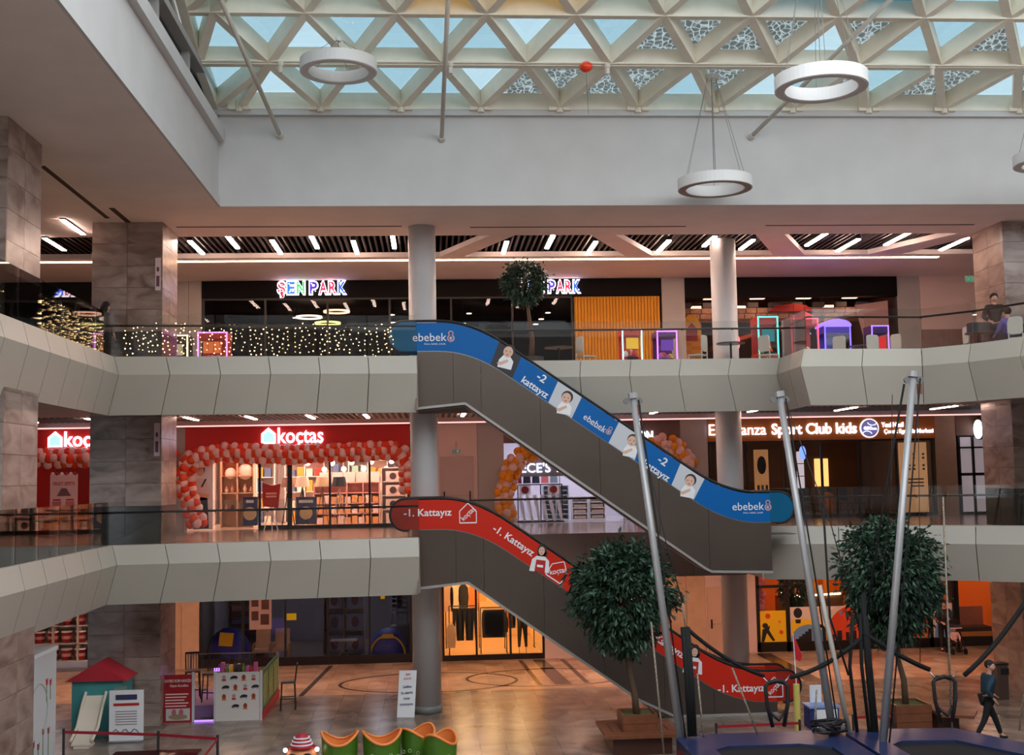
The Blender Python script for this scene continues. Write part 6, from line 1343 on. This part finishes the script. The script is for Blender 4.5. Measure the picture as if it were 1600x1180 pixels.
tub(-1.86, 23.6, .36, 0, 'green caterpillar ride car next to the caterpillar head', 0); tub(-1.05, 23.6, .38, .15, 'second green caterpillar ride car from the head', 1); tub(-.36, 23.9, .34, .8, 'third green caterpillar ride car turned sideways', 2); tub(.08, 23.3, .32, 1.0, 'last green caterpillar ride car at the right end', 3)
hd = thing('caterpillar_engine', (-2.58, 23.5, ZB), 'caterpillar ride head with round glasses and red striped hat', 'ride head')
MB().ball((-2.58, 23.5, ZB+.72), .34, (1, 1, 1.02), 16, 10).build('head', M('cater_peach', (222, 140, 84), .45), hd, smooth=True); MB().lathe([(.26, 0), (.3, .35), (.2, .5)], (-2.58, 23.55, ZB), 16).build('base', gr, hd)
MB().lathe([(.27, 1.0), (.2, 1.05), (.15, 1.16), (.1, 1.24), (.02, 1.26)], (-2.58, 23.5, ZB), 18).build('hat', M('hat_red', (176, 30, 50), .5), hd, smooth=True)
for z, r in ((1.06, .2), (1.12, .175), (1.18, .145)): MB().ring((-2.58, 23.5, ZB+z), r, [(-.012, -.01), (.014, -.01), (.014, .012), (-.012, .012)], 20).build('hat_stripe', white_p, hd)
for s in (-1, 1):
    MB().path([(-2.58+s*.14+.1*math.cos(2*math.pi*q/14), 23.17, ZB+.84+.1*math.sin(2*math.pi*q/14)) for q in range(14)], .018, 5, True).build('glasses_rim', blackp, hd); MB().ball((-2.58+s*.14, 23.22, ZB+.84), .075, (1, .4, 1), 10, 6).build('eye', blackp, hd, smooth=True); MB().ball((-2.58+s*.3, 23.4, ZB+.97), .045, n=8, m=6).build('lamp', M('lamp_dot', (255, 240, 240), emit=3), hd)
# ================================================================== SAND PLAY PEN
pen = thing('sand_play_pen', (-5.8, 33, ZB), 'sand play pen with red rules board, white printed board and green side panel', 'play pen')
redb = M('pen_red', (160, 20, 34), .5); pwhite = M('pen_white', (214, 206, 200), .5)
rb_ = box('rules_board', (-6.93, -6.22, 31.4, 31.45, ZB, -3.3), redb, pen)
text('KAYIBO KUM HAVUZU', -6.58, 31.39, -3.45, .66, .075, M('print_cream', (240, 214, 206), .6), rb_, ex=.006, bold=.015); text('Oyun Kuralları', -6.55, 31.39, -3.58, .46, .08, M('print_cream', (240, 214, 206), .6), rb_, ex=.006, bold=.01)
for k in range(5): box('line_print', (-6.9, -6.32-.05*(k % 3), 31.392, 31.4, -3.8-k*.075, -3.775-k*.075), M('print_cream', (240, 214, 206), .6), rb_)
box('photo_print', (-6.88, -6.28, 31.392, 31.4, -4.45, -4.15), M('print_photo', (196, 190, 186), .6), rb_); MB().prism(disc(-6.58, -4.36, .24, .07), 31.388, 31.393).build('sand_print', M('print_sandy', (150, 130, 104), .6), rb_)
for x in (-6.68, -6.5): MB().prism(disc(x, -4.24, .06, .08), 31.384, 31.39).build('child_print', M('print_rose2', (180, 100, 110), .6), rb_)
wb = box('printed_board', (-5.62, -4.52, 31.4, 31.45, ZB, -3.28), pwhite, pen)
darkp = M('print_black', (34, 32, 40), .5); brn = M('print_brown', (150, 60, 36), .5)
for i, (u, v) in enumerate([(a, b) for b in range(4) for a in range(4)]):
    if i in (12, 15): continue
    x = -5.42+u*.25+(.04 if v % 2 else 0); z = -3.42-v*.24
    if (u+v) % 3 == 1:   # little dark car
        MB().prism([(x-.09, z-.03), (x+.09, z-.01), (x+.1, z+.03), (x+.03, z+.06), (x-.05, z+.05), (x-.1, z+.0)], 31.392, 31.4).build('car_print', darkp, wb)
        for s in (-.05, .06): MB().prism(disc(x+s, z-.03, .022, n=10), 31.389, 31.393).build('wheel_print', M('print_ash', (120, 116, 116), .5), wb)
    elif (u+v) % 3 == 0:  # plain toy figure shape
        MB().prism(disc(x, z+.03, .05, .045, n=14), 31.392, 31.4).build('toy_print', M('print_ash', (160, 150, 150), .5), wb); box('toy_base_print', (x-.05, x+.05, 31.392, 31.4, z-.07, z-.02), red_p, wb)
    else:
        MB().prism(disc(x, z+.01, .05, .07, n=14), 31.392, 31.4).build('nut_print', brn, wb); box('ribbon_print', (x-.06, x+.06, 31.39, 31.4, z-.08, z-.05), M('print_tan', (206, 130, 80), .6), wb)
gp = M('pen_green', (20, 110, 70), .4); gl_ = M('pen_green_pale', (120, 150, 90), .4, var=.3, scale=5)
box('side_panel', (-4.5, -4.46, 31.45, 34.6, ZB+.22, -3.3), gp, pen); box('side_base', (-4.52, -4.42, 31.4, 34.7, ZB, ZB+.22), redb, pen)
for y0, y1 in ((31.6, 32.5), (32.65, 33.5), (33.65, 34.5)): box('side_picture', (-4.458, -4.45, y0, y1, ZB+.3, -3.4), gl_, pen)
for x, y in ((-4.48, 31.42), (-5.65, 31.42), (-6.2, 31.42), (-4.48, 34.65), (-6.9, 34.65)): box('corner_post', (x-.03, x+.03, y-.03, y+.03, ZB, -3.25), M('post_alu', (200, 196, 200), .4), pen)
box('rear_pane', (-6.9, -4.5, 34.64, 34.66, ZB, -3.25), rail_glass, pen); MB().bar((-6.9, 34.65, -3.25), (-4.5, 34.65, -3.25), .03, .03).build('rear_rail', steel, pen)
box('sand_bed', (-6.88, -4.55, 32.0, 34.4, ZB, ZB+.3), M('violet_sand', (150, 120, 160), .8, bump=.3, scale=12), pen)
box('gate_bar', (-6.2, -5.65, 31.41, 31.44, ZB, ZB+.04), M('gate_violet', (150, 110, 230), emit=2.2), pen); box('glow_strip', (-6.2, -5.65, 34.3, 34.34, ZB+.35, ZB+.9), M('gate_violet2', (170, 120, 240), emit=2.0), pen)
box('goods_table', (-6.9, -6.25, 31.55, 32.0, -3.75, -3.7), pwhite, label='white table top behind the red rules board', cat='table'); MB().box(-6.88, -6.83, 31.6, 31.65, ZB, -3.75).box(-6.35, -6.3, 31.6, 31.65, ZB, -3.75).box(-6.88, -6.83, 31.9, 31.95, ZB, -3.75).box(-6.35, -6.3, 31.9, 31.95, ZB, -3.75).build('legs', pwhite, bpy.data.objects['goods_table'])
box('goods_counter', (-5.6, -4.6, 31.5, 31.95, ZB+.01, -3.35), M('counter_dark', (80, 50, 40), .6), label='dark counter behind the white printed board', cat='counter')
rnd = random.Random(6); TC = [(206, 60, 60), (230, 180, 60), (70, 60, 60), (200, 90, 150), (120, 150, 60), (90, 60, 44)]; TN = ['red', 'yellow', 'charcoal', 'magenta', 'green', 'brown']
for k in range(16):
    ci = rnd.randrange(6); left = k < 7; x = (-6.84+k*.095) if left else (-5.5+(k-7)*.105); zz_ = -3.7 if left else -3.35; h = rnd.uniform(.12, .3)
    m = MB()
    if k % 2: m.box(x-.045, x+.045, 31.62, 31.8, zz_, zz_+h)
    else: m.lathe([(.045, 0), (.05, h*.5), (.02, h*.8), (.03, h)], (x, 31.7, zz_), 8)
    m.build('toy_package', M('toy_%s' % TN[ci], TC[ci], .6), label='%s toy package on the %s' % (TN[ci], 'table behind the red rules board' if left else 'counter behind the printed board'), cat='toy', group='toys of the %s' % ('table' if left else 'counter'))
def bar_chair(x, y, rz, col, label):
    t = thing('bar_chair', (0, 0, 0), label, 'chair', 'tall bar chairs by the sand pen'); m = M('barchair_%d' % col[0], col, .5)
    MB().box(-.19, .19, -.19, .19, .70, .75).build('seat', M('seat_%d' % (col[0]+1), tuple(min(255, c+60) for c in col), .6), t)
    for sx in (-1, 1):
        MB().tube((sx*.17, -.17, .7), (sx*.2, -.2, 0), .018, n=6).build('leg', m, t); MB().tube((sx*.17, .17, .7), (sx*.2, .2, 0), .018, n=6).build('leg', m, t)
        MB().tube((sx*.17, .18, .72), (sx*.17, .24, 1.2), .018, n=6).build('back_post', m, t); MB().bar((sx*.185, -.185, .3), (sx*.185, .185, .3), .025, .025).build('stretcher', m, t)
    MB().bar((-.185, -.19, .25), (.185, -.19, .25), .025, .025).build('footrest', m, t); MB().bar((-.17, .24, 1.18), (.17, .24, 1.18), .03, .05).build('top_rail', m, t)
    for k in range(4): MB().tube((-.105+k*.07, .19, .76), (-.105+k*.07, .235, 1.17), .010, n=5).build('spindle', m, t)
    t.location = (x, y, ZB); t.rotation_euler = (0, 0, rz); return t
bar_chair(-3.95, 32.75, R(-85), (30, 24, 24), 'tall dark bar chair outside the green pen panel')
b2 = bar_chair(-6.55, 33.1, R(15), (44, 28, 26), 'tall dark bar chair behind the red rules board'); b3 = bar_chair(-5.95, 32.6, R(-10), (52, 34, 30), 'tall dark bar chair with pale seat in the violet lit gap'); b2.location.z += .3; b3.location.z += .3
# sign leaning on the column
ls = thing('leaning_sign', (-.72, 31.4, ZB), 'white notice board leaning against the round column', 'sign board')
MB().hexa([(-1.0, 31.15, ZB), (-.55, 31.1, ZB), (-.55, 31.13, ZB), (-1.0, 31.18, ZB), (-.93, 31.36, -3.35), (-.48, 31.3, -3.35), (-.48, 31.33, -3.35), (-.93, 31.39, -3.35)]).build('board', white_p, ls)
def on_sign(s, v, w, h, m):
    y = 31.12+.2*v-.012; o = text(s, -.77+.07*v+.0, y, ZB+1.15*v, w, h, m, ls, bold=.01, ex=.004)
    return o
on_sign('Lütfen', .66, .22, .07, M('print_blue', (60, 56, 110), .6)); on_sign('bu alanda', .53, .3, .07, M('print_blue', (60, 56, 110), .6)); on_sign('top', .40, .16, .07, M('print_blue', (60, 56, 110), .6)); on_sign('oynamayınız', .27, .34, .07, M('print_blue', (60, 56, 110), .6))
on_sign('şen', .92, .12, .06, red_p); on_sign('park', .83, .2, .06, red_p)
# ================================================================== BOTTOM LEFT: PLAYHOUSE WITH SLIDE, BOARD, WHITE PARTITION
ph = thing('playhouse_slide', (-8.3, 30, ZB), 'toy playhouse with red roof, teal wall and pale slide', 'playhouse')
box('house_wall', (-8.8, -7.6, 29.9, 31.0-.1, ZB, -3.15), M('house_teal', (70, 150, 150), .5), ph); MB().prism([(-8.95, -3.15), (-7.45, -3.15), (-8.2, -2.72)], 29.8, 30.85).build('roof', M('roof_red', (190, 40, 56), .5), ph)
box('doorway', (-8.55, -8.25, 29.89, 29.9, ZB, -3.6), M('door_violet', (120, 90, 130), .6), ph); box('side_tower', (-7.75, -7.5, 29.7, 29.9, ZB, -3.3), M('tower_grey', (130, 150, 140), .5), ph)
sl_ = MB(); 
for a, b in zip([(29.9, -3.5), (29.6, -3.75), (29.2, -4.2), (28.7, -4.4)][:-1], [(29.9, -3.5), (29.6, -3.75), (29.2, -4.2), (28.7, -4.4)][1:]): sl_.hexa([(-8.45, a[0], a[1]-.04), (-8.0, a[0], a[1]-.04), (-8.0, b[0], b[1]-.04), (-8.45, b[0], b[1]-.04), (-8.45, a[0], a[1]), (-8.0, a[0], a[1]), (-8.0, b[0], b[1]), (-8.45, b[0], b[1])])
sl_.build('slide', M('slide_cream', (240, 226, 206), .35), ph); box('slide_foot', (-8.4, -8.05, 28.7, 29.2, ZB, -4.45), M('slide_cream', (240, 226, 206), .35), ph)
for s in (-8.47, -7.98): MB().path([(s, 29.9, -3.42), (s, 29.6, -3.67), (s, 29.2, -4.12), (s, 28.7, -4.33)], .035, 6).build('slide_rail', M('slide_cream', (240, 226, 206), .35), ph)
nb = thing('notice_board', (-7.3, 29.3, ZB), 'white standing notice board with printed lines beside the slide', 'notice board')
box('board', (-7.75, -6.95, 29.3, 29.34, ZB+.02, -3.3), white_p, nb); box('foot', (-7.75, -6.95, 29.15, 29.5, ZB, ZB+.03), steel, nb); box('title_print', (-7.6, -7.1, 29.292, 29.3, -3.52, -3.4), M('print_navy2', (60, 54, 96), .6), nb); box('band_print', (-7.65, -7.05, 29.292, 29.3, -3.66, -3.6), red_p, nb)
for k in range(6): box('line_print', (-7.6, -7.1, 29.292, 29.3, -3.8-k*.06, -3.78-k*.06), M('print_ash', (160, 150, 150), .5), nb)
MB().path([(-7.65+.06*k, 29.296, -4.25+.05*math.sin(k*1.7)) for k in range(11)], .014, 4).build('squiggle_print', M('print_slate', (110, 116, 120), .6), nb)
wp = thing('white_partition', (-8.6, 25, ZB), 'tall white partition wall printed with tulips at the left edge', 'partition')
box('panel', (-8.9, -8.3, 20, 27.05, ZB, -1.98), M('partition_white', (214, 216, 218), .5), wp); box('cap', (-8.92, -8.27, 20, 27.08, -1.98, -1.9), white_p, wp)
for y, z, h in ((26.4, -3.0, .35), (26.65, -3.0, .3), (26.55, -4.2, .5), (26.2, -4.25, .6), (25.9, -4.3, .4), (25.6, -4.3, .5)):
    t_ = M('tulip_red', (190, 50, 56), .6) if z > -4 else M('tulip_rust', (140, 70, 70), .6)
    MB().prism([(y-.02, z), (y+.02, z), (y+.015, z+h), (y-.015, z+h)], -8.298, -8.292, 'x').build('stem_print', M('stem_green', (110, 140, 100), .6), wp)
    MB().prism([(y-.05, z+h), (y+.05, z+h), (y+.07, z+h+.14), (y, z+h+.1), (y-.07, z+h+.14)], -8.296, -8.29, 'x').build('tulip_print', t_, wp)
MB().path([(-8.295, 25.9+.55*math.cos(R(a)), -3.1+.55*math.sin(R(a))) for a in range(-60, 200, 20)], .012, 4).build('arc_print', M('print_ash2', (176, 176, 170), .6), wp)
# ================================================================== ORANGE CAFE FRONT
cf = struct('window_cafe', MB().box(10.95, 19.7, YF-.02, YF+.1, ZB, ZB+.32).box(10.95, 19.7, YF-.02, YF+.1, -1.2, -1.06), frame_m)
for x in (11.0, 12.05, 14.6, 16.3, 17.05, 17.9, 18.0, 19.6): box('mullion', (x-.07, x+.07, YF-.02, YF+.1, ZB, -1.06), frame_m, cf)
box('transom', (10.95, 12.05, YF-.02, YF+.1, -2.35, -2.25), frame_m, cf); box('transom', (16.3, 17.95, YF-.02, YF+.1, -2.12, -2.0), frame_m, cf)
for x0, x1 in ((11.07, 11.98), (12.12, 14.53), (14.67, 16.23), (16.37, 16.98), (17.12, 17.83), (18.07, 19.53)): box('pane', (x0, x1, YF+.03, YF+.045, ZB+.32, -1.2), shop_glass, cf)
mur = [('m_sky', (232, 196, 170)), ('m_yellow', (240, 180, 10)), ('m_blue', (110, 140, 170)), ('m_red', (214, 64, 24)), ('m_black', (30, 22, 24)), ('m_dot', (226, 120, 60))]
mm_ = {n: M(n, c, .6, emit=.12) for n, c in mur}
z0, z1 = ZB+.33, -3.02; y_ = YF+.022
def mural(P, k, d, nm='mural_shape'): MB().prism(P, y_-.004*d-.003, y_-.004*d).build(nm, mm_[k], cf)
def clipd(P, x0, x1): return [(min(max(a, x0), x1), min(max(b, z0), z1)) for a, b in P]
for x0, x1 in ((12.12, 14.53), (14.67, 16.23), (17.12, 17.83)): mural([(x0, z0), (x1, z0), (x1, z1), (x0, z1)], 'm_sky', 0)
mural([(11.07, z0), (11.98, z0), (11.98, z1-.1), (11.07, z1-.1)], 'm_yellow', 0)
hill = lambda cx, r, h, x0, x1: clipd([(x0, z0)]+[(cx+r*math.cos(R(a)), z0+h*math.sin(R(a))) for a in range(180, -1, -8) if x0-.05 <= cx+r*math.cos(R(a)) <= x1+.05]+[(x1, z0)], x0, x1)
mural(hill(12.5, 1.0, .75, 12.12, 13.4), 'm_yellow', 1); mural(hill(12.75, .62, .55, 12.14, 13.37), 'm_blue', 2); mural(hill(14.3, .95, 1.15, 13.4, 14.53), 'm_red', 1); mural(hill(14.3, .95, 1.15, 14.67, 15.25), 'm_red', 1); mural(hill(15.7, .55, .7, 15.2, 16.2), 'm_blue', 2); mural(hill(17.9, .72, .95, 17.18, 17.83), 'm_blue', 1)
for k in range(5): mural([(12.3+k*.11, z0), (12.41+k*.11, z0), (12.41+k*.11, z0+.08*(k+1)), (12.3+k*.11, z0+.08*(k+1))], 'm_black', 3)
mural([(13.15+.2*math.cos(R(a)), z0+.35+.2*math.sin(R(a))) for a in range(0, 181, 20)]+[(12.95, z0+.3), (13.06, z0+.3)]+[(13.15+.09*math.cos(R(a)), z0+.35+.09*math.sin(R(a))) for a in range(180, -1, -20)]+[(13.24, z0), (13.35, z0)], 'm_black', 3)
for x, z, r in ((12.4, z1-.2, .15), ): mural(disc(x, z, r, r*1.15), 'm_black', 3); mural([(x-.08, z-.35), (x+.08, z-.35), (x+.1, z-.22), (x-.1, z-.22)], 'm_black', 3)
for x, w, h in ((13.55, .1, .2), (13.75, .16, .32), (14.05, .12, .26), (14.3, .12, .3)): mural([(x, z0), (x+w, z0), (x+w, z0+h), (x, z0+h)], 'm_black', 3)
mural([(14.75, z0+.25), (15.2, z0+.25), (15.2, z0+.35), (15.0, z0+.35), (15.0, z0+.65), (14.93, z0+.65), (14.93, z0+.35), (14.75, z0+.35)], 'm_black', 3); mural(disc(15.02, z0+.72, .1), 'm_black', 3)
for x, z, r, k in ((11.35, -3.3, .09, 'm_red'), (11.75, -3.5, .05, 'm_dot'), (11.8, -3.85, .07, 'm_red'), (12.95, -3.2, .05, 'm_blue'), (13.9, -3.25, .06, 'm_blue'), (17.3, -3.2, .08, 'm_blue'), (17.6, -3.15, .1, 'm_dot'), (17.28, -3.55, .07, 'm_red'), (17.5, -3.4, .05, 'm_dot')): mural(disc(x, z, r), k, 4)
for k in range(10): a = R(36*k); mural([(13.25+.1*math.cos(a)-.012, -3.25+.1*math.sin(a)-.012), (13.25+.18*math.cos(a), -3.25+.18*math.sin(a)), (13.25+.1*math.cos(a)+.012, -3.25+.1*math.sin(a)+.012)], 'm_dot', 4)
mural(disc(11.25, -3.62, .1, .09), 'm_black', 3); mural([(11.1, z0), (11.2, z0), (11.3, z0+.3), (11.5, z0+.02), (11.58, z0+.05), (11.38, z0+.4), (11.42, z0+.55), (11.15, z0+.42)], 'm_black', 3)
mural([(17.3, z0), (17.42, z0), (17.42, z0+.35), (17.5, z0+.4), (17.55, z0+.3), (17.55, z0), (17.66, z0), (17.66, z0+.4), (17.5, z0+.52), (17.3, z0+.42)], 'm_black', 3)
led_w = M('cafe_led', (255, 230, 180), emit=6)
cl = thing('counter_light', (13.5, 41.6, -3.0), 'bent warm light line along the cafe counter edge', 'light'); MB().bar((12.2, 41.5, -2.62), (12.75, 41.7, -2.8), .05, .06).build('light_bar', led_w, cl); MB().bar((12.75, 41.7, -2.8), (14.4, 41.7, -2.74), .05, .06).build('light_bar', led_w, cl)
box('cafe_counter', (12.2, 14.5, 41.72, 42.3, ZB+.012, -2.8), M('cafe_counter', (120, 80, 50), .5), label='brown cafe counter behind the mural', cat='counter')
for x, l, s in ((12.45, 'leafy potted plant at the left of the cafe window', 31), (15.2, 'leafy potted plant behind the red mural hill', 33)):
    t = thing('potted_plant', (x, 41.0, ZB+.012), l, 'plant'); MB().lathe([(.2, 0), (.26, .5)], (x, 41.0, ZB+.012), 14).build('pot', M('pot_brown', (96, 66, 50), .6), t)
    MB().tube((x, 41, ZB+.5), (x, 41, -2.9), .03, n=6).build('stem', bark, t); crown(t, (x, 41.0, -2.5), .42, .75, 900, s, .22)
for x, l in ((11.3, 'stack of pink balloons in the cafe window'), ):
    t = thing('balloon_column', (x, 41.1, ZB+.012), l, 'balloons')
    for k in range(9): MB().ball((x+.1*math.cos(k*2.4), 41.1+.1*math.sin(k*2.4), -3.4+k*.15), .15, n=10, m=7).build('balloon', M('balloon_mauve', (226, 130, 170), .3), t, smooth=True)
    MB().tube((x, 41.1, ZB+.012), (x, 41.1, -3.4), .02, n=5).build('stand', steel, t)
gx = M('cafe_grey', (110, 100, 92), .6)
MB().prism([(12.9, -1.1), (13.5, -1.1), (13.5, -2.7), (13.2, -2.7)], 42.6, 42.8).build('grey_panel', gx, label='slanting grey wall panel inside the orange cafe', cat='panel')
for x0, x1, l in ((13.85, 14.0, 'left'), (14.25, 14.45, 'middle')): box('upright_board', (x0, x1, 43, 43.1, ZB+.012, -1.2), M('cafe_yellow', (250, 170, 50), .6), label='%s yellow upright board inside the cafe' % l, cat='board')
MB().prism([(18.1, -1.2), (18.6, -1.2), (18.4, -2.6), (18.1, -3.2)], 41.2, 41.3).build('grey_panel', gx, label='slanting grey panel at the right end of the cafe window', cat='panel')
sf = thing('cafe_sofa', (18.8, 41.3, ZB+.012), 'dark cushioned bench at the right end of the cafe', 'bench'); box('base', (18.1, 19.5, 41.0, 41.6, ZB+.012, ZB+.4), M('cafe_yellow', (250, 170, 50), .6), sf); box('cushion', (18.08, 19.52, 40.98, 41.62, ZB+.4, ZB+.55), M('cushion_dark', (60, 36, 34), .8), sf); box('backrest', (18.08, 19.52, 41.6, 41.72, ZB+.55, ZB+1.2), M('cafe_rose', (190, 130, 110), .7), sf)
